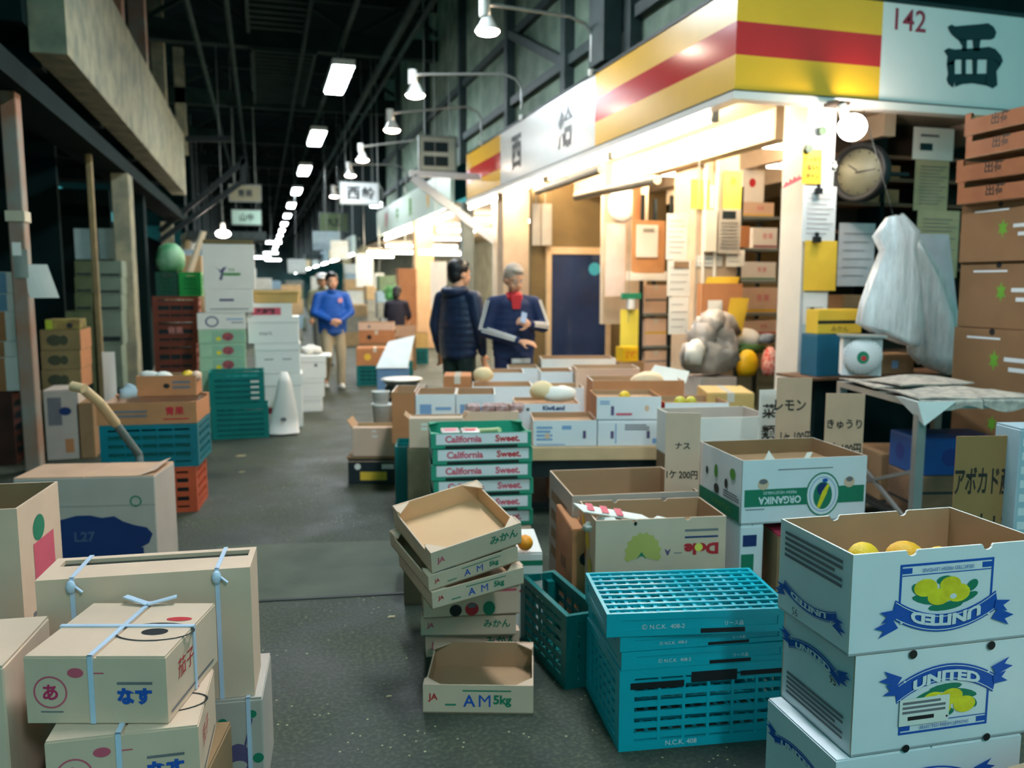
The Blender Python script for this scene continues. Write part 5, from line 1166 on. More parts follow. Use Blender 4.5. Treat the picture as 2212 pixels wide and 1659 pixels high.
mb = MB(); mb.cyl((0,0,0), (.12,-.14,.03), .016, mat('pale_stalk', (206,216,160), .5)); mb.cyl((0,0,0), (-.06,.06,.0), .02, GRN); mb.build('spring_onion', None, QP.pt(x0+.26, zs_-.03, .20), QP.r, 0, 'pale green stalk lying on the topmost strawberry tray', 'vegetable')

# ================================================================ DISPLAY TABLE OF BOXES
ZD = .47
a = at(1165, 985, ZD-.05); 
DT = Pl(at(1150, 965, ZD), -14.5)
dt = empty('display_platform', DT.pt(DT.h(905, 930)[0], 0), DT.r, 'low dark platform with a plank edge carrying the boxes of produce', 'platform')
wD = DT.h(1690, 955)[0]-DT.h(905, 930)[0]; dD = 2.15
mb = MB(); mb.box(0, 0, ZD-.03, wD, dD, ZD-.0, WOODL); mb.build('plank_top', dt); mb = MB(); mb.box(.42, -.02, ZD-.085, wD, -.001, ZD-.004, WOODL); mb.build('edge_board', dt, label='pale plank edge')
mb = MB(); mb.box(.3, .0, ZD-.20, wD, .06, ZD-.09, DARK); mb.build('front_rail', dt, label='dark front rail')
for x in (.3, wD/2, wD-.06):
    for y in (.0, dD-.06): mb = MB(); mb.box(x, y+.062, 0, x+.06, y+.12, ZD-.03, DARK); mb.build('leg', dt)
mb = MB(); mb.box(.1, .25, .0, wD, dD, .04, DARK); mb.build('bottom_board', dt)
for i, (a_, b_, c_, d_, lb) in enumerate(((1185, 1225, 1000, 1020, 'small tan block on the floor under the platform, left'), (1250, 1300, 1000, 1022, 'tan carton lying under the platform'))):
    px(closed, Pl(DT.pt(0, 0, .3), -14.5), a_, b_, c_, d_, .2, lb, z0=.05, z1=.25, m=CARDO, tape=False)
def D(px0, px1, py0, py1, back, d, label, z0=ZD, fn=opened, name='fruit_box', **k):
    return px(fn, Pl(DT.pt(0, 0, back), -14.5+k.pop('r', 0)), px0, px1, py0, py1, d, label, name=name, z0=z0, **k)
pv = [('front', 'lines', .05, .2, .3, .8, 4, LBLU), ('front', 'rect', .45, .65, .6, .8, LBLU), ('front', 'disc', .22, .4, .1, .12, mat('peach', (226,190,160), .6)), ('front', 'rect', .78, .3, .83, .6, PUR), ('front', 'rect', .05, .06, .5, .1, LBLU)]
pv2 = [('front', 'rect', .2, .3, .25, .6, PUR), ('front', 'rect', .76, .3, .81, .6, PUR), ('front', 'lines', .42, .62, .8, .88, 3, INK), ('front', 'rect', .27, .1, .29, .9, LBLU), ('front', 'rect', .85, .1, .95, .3, LBLU)]
o1 = D(1152, 1289, 908, 964, .0, .36, 'white citrus carton at the left of the lower row on the platform edge', m=WHT, pr=pv, fill=.8)
zt = DT.h(1290, 908)[1]
D(1291, 1430, 911, 966, .0, .36, 'white citrus carton at the right of the lower row on the platform edge', m=WHT, fn=closed, pr=pv2, tape=False, z1=zt)
D(1289, 1428, 857, 908, .0, .36, 'open white citrus carton stacked above the lower row, a yellow fruit showing', z0=zt+.001, m=WHT, pr=[('front', 'rect', .22, .2, .27, .6, PUR), ('front', 'disc', .78, .5, .1, .14, mat('peach', (226,190,160), .6)), ('front', 'lines', .05, .65, .2, .85, 2, LBLU), ('front', 'rect', .3, .2, .55, .3, PINK)], fill=.8, lipm=CARDO, sidem=CARDO)
ft = DT.h(1355, 857)[1]
fruit('lemon', 'pale yellow fruit peeking over the upper white citrus carton', DT.pt(DT.h(1355, 855)[0], ft-.01, .10), .035, LEM, 'lemon')
D(1436, 1574, 870, 928, .0, .36, 'open white citrus carton with blue print at the right end of the platform', m=WHT, pr=pv, fill=.85, lipm=CARDO, z0=ZD, sidem=RED)
for i in range(2): fruit('lemon', ['yellow green fruit in the right end citrus carton, left one', 'yellow green fruit in the right end citrus carton, right one'][i], DT.pt(DT.h(1480+25*i, 866)[0], DT.h(1500, 870)[1]-.012, .14), .035, mat('green_yellow_skin', (206,196,70), .4), 'citrus fruit')
KZ = .60
D(1112, 1252, 872, 905, .42, .34, 'white carton with the dark word KiwiLand on its front', z0=ZD, m=WHT, fn=opened, pr=[('front', 'text', .60, .86, .15, 'KiwiLand', BLUD, {'bold': .05, 'mw': .5}), ('front', 'text', .2, .82, .12, '≋', BLK, {'bold': .05}), ('left', 'rect', .1, .5, .9, .95, GRN)], fill=.9)
crumple('melon', 'pale round melon behind the kiwi carton', DT.pt(DT.h(1185, 868)[0], DT.h(1190, 872)[1]+.01, .55), (.09, .09, .07), mat('melon_skin', (232,206,158), .6), 'melon', 31, .04)
crumple('paper_wrapped_fruit', 'paper wrapped produce right of the pale melon', DT.pt(DT.h(1225, 872)[0], DT.h(1190, 872)[1]-.01, .52), (.12, .09, .06), PAP, 'produce', 32, .15)
D(1002, 1120, 889, 925, .16, .36, 'tray of clear packs with pinkish contents behind the strawberry trays', z0=ZD, m=CARD2, fn=tray, name='pack_tray', pr=[('front', 'rect', .0, .2, 1, .5, PINK)])
pz = DT.h(1060, 889)[1]
for i in range(4):
    mb = MB(); mb.box(0, 0, 0, .085, .13, .05, mat('clear_pack', (206,176,172), .2, rgb2=(150,100,96), scale=30)); mb.build('clear_pack', None, DT.pt(DT.h(1008, 890)[0]+.005+.092*i, pz-.045, .22+.02*(i % 2)), DT.r+math.radians([6, -4, 8, -8][i]), .005, ['leftmost', 'second', 'third', 'rightmost'][i]+' clear pack in the tray behind the strawberries', 'pack')
# tall tan carton with labels and white double trays at left
LP = Pl(at(950, 962, .52), -12); z0b = LP.h(940, 968)[1]
px(opened, LP, 884, 1000, 905, 968, .19, 'tan carton with two white stickers left of the strawberry trays', z0=z0b, m=CARD2, fill=.85, pr=[('front', 'rect', .22, .62, .34, .72, PAP), ('front', 'rect', .22, .78, .34, .86, PAP)], flaps=(('front', .03, 60), ('left', .04, 50), ('right', .04, 50)))
px(closed, LP, 880, 1002, 968, 1085, .20, 'worn box under the tan stickered carton', name='cardboard_box', z0=0, z1=z0b-.002, m=mat('worn_green_card', (120,112,84), .8, var=.35), tape=False)
WP2 = Pl(at(980, 897, .62), -14.5)
for i, (a_, b_, lb) in enumerate(((895, 982, 'left half of the pair of open white cartons at the left end of the platform'), (984, 1070, 'right half of the pair of open white cartons at the left end of the platform'))):
    px(opened, WP2, a_, b_, 857, 897, .38, lb, z0=ZD+.001, m=WHT, pr=[('front', 'rect', .1, .5, .4, .75, LBLU), ('front', 'rect', .5, .6, .9, .68, LBLU)], fill=.75, lipm=WHTW, name='fruit_box', back=.12)
px(opened, WP2, 842, 893, 852, 905, .40, 'tan carton with white flaps at the left end of the platform', z0=.40, m=CARDO, fill=.8, lipm=PAP, back=.12, flaps=(('front', .05, 165), ('left', .05, 160)))
closed('cardboard_box', 'brown box supporting the tan carton at the left end of the platform', WP2.pt(WP2.h(846, 880)[0], 0, .13), WP2.r, .24, .36, .398, CARDD, tape=False)
# rear rows
rows = [
 (1020, 1150, 835, 862, .95, 'open white carton in the second row behind the double white cartons', WHT, .78),
 (1155, 1262, 838, 866, .92, 'open white carton in the second row behind the kiwi carton', WHT, .8),
 (958, 1018, 813, 850, 1.40, 'small tan carton standing at the back left of the display', CARDO, 1),
 (1030, 1132, 805, 830, 1.40, 'long white tray in the third row of the display', WHT, .7),
 (1098, 1163, 795, 815, 1.75, 'white rimmed tray at the back of the display before the old man', WHT, .7),
 (1168, 1238, 803, 832, 1.35, 'white tray of pale fruit in the third row of the display', WHT, .85),
 (1280, 1478, 822, 856, .62, 'wide open brown carton behind the upper white citrus carton', CARDO, .8),
 (1245, 1382, 796, 826, 1.20, 'open tan carton with pinkish paper in the back row', CARD2, .8),
 (1170, 1330, 775, 800, 1.80, 'large white flapped carton at the rear right of the display', WHTW, .9)]
for i, (a_, b_, c_, d_, bk, lb, m, fl) in enumerate(rows):
    pl_ = Pl(DT.pt(0, 0, bk), -14.5); zt_ = pl_.h((a_+b_)/2, c_)[1]
    z0 = ZD+.001
    o = D(a_, b_, c_, d_, bk, .34, lb, z0=z0, m=m, fill=fl if fl < 1 else 0, lipm=PAP, fillm=[CARD2, PAP, CARDI][i % 3], fn=opened if fl < 1 else closed)
crumple('melon', 'pale melon in the second row of the display, left', DT.pt(DT.h(1045, 842)[0], DT.h(1080, 840)[1]-.03, 1.1), (.08, .08, .06), mat('melon_skin', (232,206,158), .6), 'melon', 33, .04)
crumple('plastic_bag', 'tan plastic bag of produce in the wide brown carton', DT.pt(Pl(DT.pt(0,0,.75), -14.5).h(1400, 825)[0], Pl(DT.pt(0,0,.75), -14.5).h(1400, 825)[1], .78), (.13, .1, .07), mat('tan_bag', (230,200,160), .5), 'bag', 36, .1)
p_ = Pl(DT.pt(0, 0, .80), -14.5); u, z = p_.h(1420, 832)
mb = MB(); vs = [(-.10,-.02,.02), (.20,-.04,.0), (.25,.06,.075), (.0,.10,.12)]; mb.add(vs+[(a,b,c-.004) for a,b,c in vs], [(0,1,2,3), (7,6,5,4), (0,3,7,4), (1,0,4,5), (2,1,5,6), (3,2,6,7)], PAP); mb.build('paper_sheet', None, p_.pt(u, z+.02), p_.r, 0, 'bright white paper lying on the tan bag near the pillar foot', 'paper')
# tan taped carton right of pillar + green packs
RP = Pl(at(1560, 905, .62), -20)
px(closed, RP, 1535, 1640, 855, 905, .42, 'tan closed carton with a hand hole right of the pillar foot', z0=.58, back=.14, m=mat('yellow_cardboard', (206,170,104), .75), pr=[('front', 'disc', .72, .5, .12, .08, BLK)], tape=True)
px(closed, RP, 1535, 1640, 905, 960, .42, 'green and yellow printed box under the tan closed carton', z0=ZD+.001, back=.14, z1=.578, m=GRNL, pr=[('front', 'rect', 0, .85, 1, .95, LEMP)], tape=False)
# small pair by the aisle
SPp = Pl(at(800, 1045, 0), -15)
zb1 = SPp.h(800, 985)[1]
px(closed, SPp, 752, 856, 988, 1046, .34, 'black carton with pale stickers standing at the aisle edge', z0=0, m=mat('black_carton', (34,42,46), .5), pr=[('front', 'disc', .2, .72, .13, .13, PAP), ('front', 'rect', .7, .62, .95, .82, PAP), ('front', 'rect', .25, .15, .8, .5, YEL), ('front', 'rect', 0, .92, 1, .95, CARD)], tape=False, z1=SPp.h(800, 992)[1])
z1_ = SPp.h(800, 992)[1]
px(opened, SPp, 762, 855, 925, 985, .26, 'open tan carton of papers on the black stickered carton', z0=z1_+.02, m=CARD2, fill=.8, fillm=mat('pale_green_paper', (206,206,150), .7), pr=[('front', 'rect', .45, .68, .58, .75, PAP), ('front', 'rect', .45, .86, .55, .93, PAP)], flaps=(('left', .07, 35), ('right', .06, 50), ('front', .03, 70)))
closed('board', 'thin brown board between the tan carton and the black carton', SPp.pt(SPp.h(748, 988)[0], z1_+.001), SPp.r, .36, .34, .017, CARDD, cat='board', tape=False)
BPp = Pl(at(820, 960, .0), -12)
mb = MB(); mb.lathe([(0, 0), (.07, 0), (.085, .16), (.092, .165), (.092, .175), (.08, .175), (.066, .02)], STY, 20); q = atY(826, 916, 7.0)
mb.build('white_tub', None, (q.x, q.y, q.z), 0, 0, 'white round tub standing behind the open tan carton at the aisle edge', 'tub')
mb = MB(); mb.lathe([(0, 0), (.062, 0), (.075, .10), (.08, .105), (.07, .105)], STY, 20); mb.build('white_tub', None, (q.x-.01, q.y, q.z+.177), 0, 0, 'smaller white tub stacked on the round tub', 'tub')
closed('cardboard_box', 'brown box supporting the white tubs at the aisle edge', (q.x-.11, q.y-.11, 0), math.radians(-12), .24, .24, q.z-.002, CARDD, tape=False)
crate('plastic_crate', 'dark teal crate standing on end behind the black carton and left of the strawberry trays', Pl(at(862, 1115, 0), -12).pt(-.02, 0), math.radians(-12), .10, .3, .46, TEALD, None, dark=GREENP)
# ================================================================ FOREGROUND LEFT
A0 = at(75, 1255, .70); A1 = at(540, 1225, .70); r1 = math.atan2(A1.y-A0.y, A1.x-A0.x); w1 = (A1-A0).length
base1 = .315
# big tied carton; long hand slot in its narrow top
mb = MB(); h1 = .70-base1; d1 = .19
mb.box(0, 0, 0, w1, d1, h1-.012, CARD2)
s0, s1, t0, t1 = .05*w1, .97*w1, .11, .165
mb.box(0, 0, h1-.012, w1, t0, h1, CARD2); mb.box(0, t1, h1-.012, w1, d1, h1, CARD2); mb.box(0, t0, h1-.012, s0, t1, h1, CARD2); mb.box(s1, t0, h1-.012, w1, t1, h1, CARD2)
mb.box(s0, t0, h1-.0118, s1, t1, h1-.0115, mat('slot_shade', (46,50,40), .9))  # dark sheet painted in place of the shade inside the slot
big = mb.build('cardboard_box', None, (A0.x, A0.y, base1), r1, .004, 'large pale carton tied with blue twine, a dark slot along its narrow top, front left', 'box')
add_twine(big, w1, d1, h1, [('y', .165), ('y', .84)], mat('pale_twine', (206,216,236), .3))
for f in (.165, .84): mb = MB(); mb.sph((f*w1, -.012, h1-.02), (.014, .008, .02), TWB, 8); mb.bar((f*w1, -.01, h1-.01), (f*w1+.03, -.016, h1-.035), .008, .003, TWB); mb.build('knot', big)
closed('cardboard_box', 'carton with a purple round print and green dots under the big tied carton', (A0.x+.02, A0.y-.015, 0), r1, w1-.0, .30, base1-.001, CARDG,
  [('front', 'disc', .87, .38, .13, .2, PUR), ('front', 'disc', .87, .36, .08, .05, CARDG), ('front', 'disc', .80, .80, .045, .04, GRN), ('front', 'disc', .945, .86, .045, .04, GRN), ('front', 'disc', .97, .42, .05, .05, GRN), ('front', 'poly', [(.795,.76),(.83,.52),(.84,.52),(.805,.77)], PUR), ('front', 'poly', [(.94,.82),(.90,.55),(.91,.54),(.95,.81)], PUR)], twine=[('y', .93)], tape=False)
# eggplant cartons
nas = [('front', 'ring', .175, .48, .25, .25, .025, PINK), ('front', 'text', .175, .48, .24, 'あ', mat('magenta_print', (206,50,96), .6), {'bold': .03}), ('front', 'disc', .36, .78, .12, .075, PINK), ('front', 'rect', .45, .765, .56, .785, PINK), ('front', 'text', .77, .42, .26, 'なす', BLU, {'bold': .06}), ('front', 'rect', .65, .60, .90, .64, INK), ('front', 'rect', .10, .17, .26, .19, INK),
 ('right', 'text', .35, .62, .3, '茄子', RED), ('right', 'rect', .05, .1, .9, .14, INK)]
def nasu(label, A, B, z, h, d, tw, pr=nas, dr=0):
    a, b = at(*A, z+h), at(*B, z+h); r = math.atan2(b.y-a.y, b.x-a.x); w = (b-a).length
    r += dr; a = b-Vector((math.cos(r), math.sin(r), 0))*w
    o = closed('eggplant_box', label, (a.x, a.y, z), r, w, d, h, CARD2, pr+[('topflap', 'ring', .42*0+.75, .42, .30, .17, .02, BLK), ('topflap', 'disc', .75, .42, .10, .06, BLK), ('topflap', 'disc', .84, .66, .1, .04, RED)], 'eggplant cartons tied with twine', tape=False, twine=tw)
    mb = MB(); 
    for s in (-1, 1): mb.bar((w*.48, d*.93, h+.006), (w*.48+s*.07, d*.99, h+.02), .018, .004, mat('pale_twine', (206,216,236), .3))
    mb.build('twine_bow', o, label='pale twine ends'); return o, r, w, a
hn = .165
nasu('tied eggplant carton with a circled red character, upper of the two at front left', (50, 1418), (357, 1418), .47, hn, .33, [('y', .47), ('x', .52)])
nasu('tied eggplant carton with a circled red character, lower one at the bottom edge', (115, 1577), (428, 1566), .302, hn, .30, [('y', .47)], dr=math.radians(9))
closed('cardboard_box', 'carton in the shadow under the eggplant cartons', (-.60, 1.98, 0), math.radians(-12), .40, .42, .30, CARDD, tape=False)
# boxes at the left edge
LW = mat('cardboard_rosy', (196,150,124), .8)
P = at(66, 1100, .80)
opened('cardboard_box', 'open carton with red and green prints on its side, cut by the left edge', (P.x-.42, P.y-.02, .40), math.radians(-6), .40, .36, .42, CARD2, [('right', 'rect', .3, .35, .8, .65, PINK), ('right', 'disc', .45, .75, .12, .1, GRN), ('right', 'rect', .2, .1, .6, .14, INK)], None, CARDD)
closed('cardboard_box', 'carton under the open one at the left edge', (P.x-.44, P.y-.02, 0), math.radians(-6), .40, .36, .398, CARDD, tape=False)
P = at(30, 1405, .62)
closed('cardboard_box', 'low carton corner at the lower left edge beside the eggplant cartons', (P.x-.33, P.y-.05, .0), math.radians(-6), .33, .30, .62, CARD2, tape=False)
# tall open box with blue print
B0 = at(33, 1235, .10); B0 = Vector((B0.x, B0.y, 0)); BPl = Pl(at(200, 1250, .0), -11)
u0, u1, zt, _ = ext(BPl, 35, 338, 1030, 1240)
cloud = [(.18,.0),(.10,.10),(.16,.30),(.28,.34),(.33,.44),(.45,.50),(.55,.50),(.63,.46),(.72,.48),(.78,.40),(.86,.34),(.95,.30),(.99,.20),(.96,.06),(.9,.0)]
closed('cardboard_box', 'tall grey carton at left with a big dark blue cloud print and a loose flap', BPl.pt(u0, 0), BPl.r, u1-u0, .34, zt, CARDG,
   [('front', 'poly', [(a*1.0-.02, .30+b*.66) for a, b in cloud], BLUD), ('front', 'rect', .05, .0, .9, .3, BLUD), ('front', 'text', .48, .42, .10, 'L27', mat('light_cutout', (70,90,120), .7), {'bold': .03}), ('front', 'ring', .86, .76, .055, .055, .014, GRN), ('front', 'disc', .28, .78, .03, .03, GRN), ('front', 'rect', 0, .72, 1, .724, INK)], topm=CARD, tape=False)
mb = MB(); mb.add([(0,0,0), (.07,.04,.02), (.07,.30,.03), (0,.33,0)], [(0,1,2,3), (3,2,1,0)], CARD2); mb.build('loose_flap', None, BPl.pt(u1-.07, zt+.002), BPl.r, 0, 'pale loose cardboard flap on the right corner of the blue printed carton', 'cardboard')
# teal crate with trays
TPl = Pl(at(425, 1105, 0), -6)
u0, u1, _, _ = ext(TPl, 216, 428, 915, 1015); zc0 = TPl.h(400, 1008)[1]; zc1 = TPl.h(400, 915)[1]
u00, u11, _, _ = ext(TPl, 300, 425, 1010, 1105)
crate('plastic_crate', 'orange red plastic crate under the teal one at the left of the aisle', TPl.pt(u0+.08, 0, .0), TPl.r, u1-u0-.10, .4, zc0-.001, mat('orange_crate', (196,84,50), .5, var=.2), None, dark=DARK)
crate('plastic_crate', 'teal plastic crate carrying two tan produce boxes at the left of the aisle', TPl.pt(u0, zc0), TPl.r, u1-u0, .5, zc1-zc0-.001, mat('teal_crate_left', (0,112,124), .4, var=.2), None, dark=TEALD)
zt = TPl.h(390, 868)[1]
tray('produce_box', 'tan low box with red characters lying open on the teal crate', TPl.pt(u0-.01, zc1), TPl.r, u1-u0+.01, .5, zt-zc1, CARDO, [('front', 'text', .78, .6, .4, '青果', RED, {'bold': .03}), ('front', 'rect', .66, .2, .92, .26, RED), ('front', 'lines', .1, .3, .5, .7, 2, INK)], None, CARD2, low=.9)
TP3 = Pl(TPl.pt(0, 0, .30), -6); u2, u3, z3, _ = ext(TP3, 288, 424, 812, 866)
opened('produce_box', 'small tan carton of radishes and lemons standing on the low box', TP3.pt(u2+.02, zt+.001), TP3.r, u3-u2-.02, .22, max(.12, z3-zt), CARDO, [('front', 'disc', .5, .5, .15, .12, BLK), ('front', 'lines', .6, .3, .9, .8, 2, INK)], None, CARDD, fill=.7)
zz3 = zt+max(.12, z3-zt)
for i, (x, y, l, m, lb, nme) in enumerate(((.06, .1, .09, PAP, 'white radish lying at the left of the small tan carton', 'radish'), (.15, .06, .07, PAP, 'white radish in the middle of the small tan carton', 'radish'), (.30, .10, .06, LEM, 'yellow citrus at the right of the small tan carton', 'lemon'), (.36, .06, .05, mat('peach_fruit', (236,196,170), .5), 'pale pink fruit at the right end of the small tan carton', 'peach'))):
    mb = MB(); mb.sph((0, 0, 0), (l*.9, .036, .036), m, 12); mb.sph((l*.85, 0, 0), (.02, .02, .014), GP, 6); mb.build(nme, None, TP3.pt(u2+.04+x, zz3-.01, y), (0, .2, .5*i), 0, lb, 'vegetable' if i < 2 else 'fruit')
crumple('white_packet', 'small white and blue wrapped packet on the back left of the teal crate boxes', TPl.pt(u0+.12, zt+.03, .33), (.07, .05, .05), mat('blue_white_wrap', (190,206,214), .5), 'packet', 41)
# hand cart with curved tan handle
hx = at(180, 840, .95)
hc = empty('hand_cart', (hx.x, hx.y, 0), 0, 'hand cart with a pale curved handle leaning between the brown cartons and the teal crate', 'cart')
q1 = at(215, 870, .86)-Vector((hx.x, hx.y, 0)); q2 = at(250, 915, .72)-Vector((hx.x, hx.y, 0)); q3 = at(300, 982, .50)-Vector((hx.x, hx.y, 0))
mb = MB(); mb.path([(-.06, .02, .965), (0, 0, .95), q1, q2], .027, WOODL); mb.build('handle', hc, label='pale curved handle')
mb = MB(); mb.path([q2, q3, q3+Vector((.05, -.1, -.48))], .022, GPOST); mb.build('shaft', hc)
# brown carton stack behind the rusty column
BP2 = Pl(atY(140, 980, 7.85), 0); BP2.P.z = 0
def bstack(pxs, plane, z0, d, m, group, name='cardboard_box', pr=(), fn=closed, **k):
    z = z0
    for (a, b, t, lb) in pxs:
        u0, u1, zt, _ = ext(plane, a, b, t); fn(name, lb, plane.pt(u0, z+.001), plane.r, u1-u0, d, zt-z-.002, m, pr, group, **k); z = zt
    return z
OLV = mat('olive_cardboard', (120,104,68), .8, var=.15); 
z = bstack([(92, 168, 842, 'worn open fronted carton standing on the floor right of the rusty column')], BP2, 0, .4, CARDG, None, tape=False, pr=[('front', 'rect', .1, .5, .5, .9, INK), ('front', 'disc', .6, .7, .08, .06, BLUD), ('front', 'rect', .55, .1, .8, .3, CARDO)])
px(closed, BP2, 168, 204, 870, 1000, .4, 'narrow brown carton leaning beside the worn open fronted carton', z0=0, m=CARDD, tape=False)
BP3 = Pl(BP2.pt(0, 0, .42), 0)
lab = ['second from the bottom', 'third', 'topmost']
dkp = [('front', 'disc', .35, .5, .35, .28, mat('dark_olive_print', (52,58,40), .8)), ('front', 'disc', .58, .5, .2, .25, mat('dark_olive_print', (52,58,40), .8)), ('right', 'rect', 0, 0, 1, 1, CARDO)]
zb_ = BP3.h(140, 842)[1]
px(closed, BP3, 88, 176, 842, 960, .4, 'brown carton at the bottom of the dark printed carton stack behind', z0=0, z1=zb_, m=OLV, tape=False)
z = bstack([(88, 174, 798, 'dark printed brown carton, lowest of three behind the rusty column'), (87, 173, 757, 'dark printed brown carton, middle of three behind the rusty column'), (85, 172, 712, 'dark printed brown carton, top of three behind the rusty column')], BP3, zb_, .5, OLV, 'dark printed cartons behind the rusty column', tape=False, pr=dkp)
px(closed, BP3, 98, 172, 690, 712, .3, 'low lime and brown carton lying on top of the dark printed cartons', z0=z+.001, m=mat('lime_carton', (140,130,60), .7, rgb2=(110,88,50), scale=8), tape=False, pr=[('front', 'rect', 0, 0, .2, 1, mat('lime_print', (150,170,40), .6)), ('front', 'disc', .7, .4, .3, .3, BLK)])
# white stack at the left edge
WPl = Pl(atY(20, 800, 7.75), 0); WPl.P.z = 0
zb_ = WPl.h(20, 845)[1]
closed('cardboard_box', 'dark reddish crate at the left edge below the white cartons', WPl.pt(WPl.h(-90, 900)[0], 0), WPl.r, WPl.h(30, 900)[0]-WPl.h(-90, 900)[0], .4, zb_-.001, mat('dark_red_crate', (84,44,34), .7, var=.4), [('right', 'lines', .05, .1, .95, .9, 5, DARK)], tape=False)
z = zb_; 
for i, (b, t, lb, blue) in enumerate(((50, 772, 'white carton at the left edge, lowest of five', 0), (48, 737, 'white carton at the left edge, second of five from below', 0), (50, 672, 'white carton at the left edge, third of five with brown side', 0), (46, 634, 'white and blue carton at the left edge, fourth of five', 1), (44, 587, 'white and blue carton at the left edge, top of five', 1))):
    u0, u1, zt, _ = ext(WPl, -70, b, t)
    closed('white_carton', lb, WPl.pt(u0, z+.001), WPl.r, u1-u0, .32, zt-z-.002, WHTW, [('front', 'rect', .0, 0, .72 if blue else .66, 1, mat('sky_blue_print', (120,160,190), .6) if blue else (CARDO if i < 3 else WHTW))], 'white cartons at the left edge', tape=False); z = zt
# deep stall: stacks, crates
DP1 = Pl(atY(210, 700, 11.6), 0); DP1.P.z = 0
PG = mat('pale_green_carton', (104,122,106), .7, var=.2)
z = bstack([(210, 262, 745, 'bluish box low in the dim stall right of the thin pole'), (210, 262, 672, 'pale green carton in the dim stall right of the thin pole, lower'), (210, 262, 636, 'pale green carton in the dim stall right of the thin pole, middle'), (210, 262, 600, 'pale green carton in the dim stall right of the thin pole, upper'), (210, 262, 563, 'brown carton topmost in the dim stall right of the thin pole')], DP1, 0, .4, PG, None, tape=False, pr=[('front', 'rect', .1, .1, .9, .25, DARK)])
z = bstack([(140, 198, 672, 'pale carton low in the dim stall left of the thin pole'), (160, 198, 634, 'pale green carton in the dim stall left of the thin pole, middle'), (160, 198, 598, 'yellow green carton in the dim stall left of the thin pole'), (160, 198, 563, 'brown carton topmost in the dim stall left of the thin pole')], DP1, 0, .4, mat('olive_green_carton', (86,98,66), .7, var=.3), None, tape=False, pr=[('front', 'rect', .1, .1, .9, .25, DARK)])
note('tall white roll of paper standing in the stall behind the teal crate', 224, 252, 760, 905, WHTW, 'paper_roll', plane=Pl(atY(238, 862, 8.6), 0), cat='roll')
# green and red crates
RP_ = Pl(atY(380, 800, 9.4), 0); RP_.P.z = 0
REDC = mat('red_brown_crate', (132,58,34), .6, var=.25)
z = 0
for i, (a, b, t) in enumerate(((335, 425, 862), (334, 424, 800), (332, 424, 742), (330, 426, 690), (328, 428, 640))):
    u0, u1, zt, _ = ext(RP_, a, b, t); nm_ = ['bottom', 'second from the bottom', 'middle', 'second from the top', 'top'][i]
    crate('bottle_crate', 'red brown bottle crate, %s of the tall crate stack' % nm_, RP_.pt(u0, z+.001), 0, u1-u0, .38, zt-z-.002, REDC, 'red brown crates stacked left of the white box tower', slats=2, cols=3, dark=DARK, letters=[('front', 'text', .5, .55, .3, '青果', mat('pink_letter', (206,130,120), .6), {'bold': .04})] if i == 3 else None); z = zt
ct = z
for i, (a, b, t) in enumerate(((385, 436, 588), (335, 384, 588))):
    u0, u1, zt, _ = ext(RP_, a, b, t)
    crate('plastic_crate', ['bright green crate on the red crate stack beside the white tower', 'dark green crate on the red crate stack, left'][i], RP_.pt(u0, ct+.001), 0, u1-u0-.01, .3, zt-ct, [mat('bright_green_crate', (20,150,60), .5), mat('deep_green_crate', (14,70,50), .5)][i], None, dark=GREENP)
    zl = zt
crumple('green_bundle', 'bright green wrapped bundle with a pale band on the green crate', RP_.pt(RP_.h(365, 560)[0], zl+.14, .15), (.15, .12, .17), mat('green_wrap', (40,130,80), .5, rgb2=(150,190,150), scale=5), 'bundle', 44, .08)
# tilted pale tarp behind
mb = MB(); a = atY(392, 650, 13); a = Vector((a.x-.5, 13.3, .02)); b = atY(440, 500, 13); mb.bar(a, b, .16, .03, mat('pale_tarp', (186,180,160), .7)); mb.build('rolled_tarp', None, None, 0, 0, 'pale rolled tarp leaning behind the green crates', 'tarp')
# drooping awning frame on the far end of canopy
aw = empty('folding_awning', (-1.5, 20.5, 3.4), 0, 'dark folding awning arm hanging from the end of the concrete canopy', 'awning')
for k_, (a, b) in enumerate((((345, 500), (530, 345)), ((345, 520), (520, 395)), ((400, 300), (500, 300)), ((525, 340), (525, 400)))):
    mb = MB(); p, q = atY(*a, 20.5)-Vector((-1.5, 20.5, 3.4)), atY(*b, 20.5)-Vector((-1.5, 20.5, 3.4)); mb.bar(p, q, .06, .12, DARK); mb.build('arm', aw)

# ================================================================ WHITE TOWER LEFT OF THE AISLE
WT = Pl(at(510, 948, 0), 0)
zb0 = 0; u0, u1, zt, _ = ext(WT, 455, 580, 878)
TG = mat('sea_green_crate', (0,124,116), .45, var=.15)
crate('plastic_crate', 'sea green crate on the floor under the white box tower', WT.pt(u0, 0), 0, u1-u0, .38, zt, TG, None, slats=5, dark=TEALD, letters=None); z = zt
u0, u1, zt, _ = ext(WT, 450, 570, 804)
crate('plastic_crate', 'sea green crate stacked upon the floor crate of the tower, slatted window at right', WT.pt(u0, z+.001), 0, u1-u0, .38, zt-z, TG, None, slats=5, dark=TEALD, letters=[('front', 'rect', .75, .2+.15*0, .9, .26, PAP), ('front', 'rect', .75, .36, .9, .42, PAP), ('front', 'rect', .75, .52, .9, .58, PAP), ('front', 'rect', .75, .68, .9, .74, PAP)])
WB = Pl(WT.pt(0, 0, .42), 0); z = 0
frp = [('front', 'rect', .28, .1, .98, .92, mat('pale_green_print', (150,190,160), .6)), ('front', 'disc', .62, .5, .42, .32, mat('fruit_print', (190,90,70), .6, rgb2=(120,60,90), scale=30)), ('front', 'disc', .42, .35, .2, .14, LEMP)]
px(closed, WB, 432, 530, 803, 930, .4, 'pale green carton at the base of the fruit printed cartons', z0=0, m=mat('mint_carton', (170,206,170), .6), tape=False)
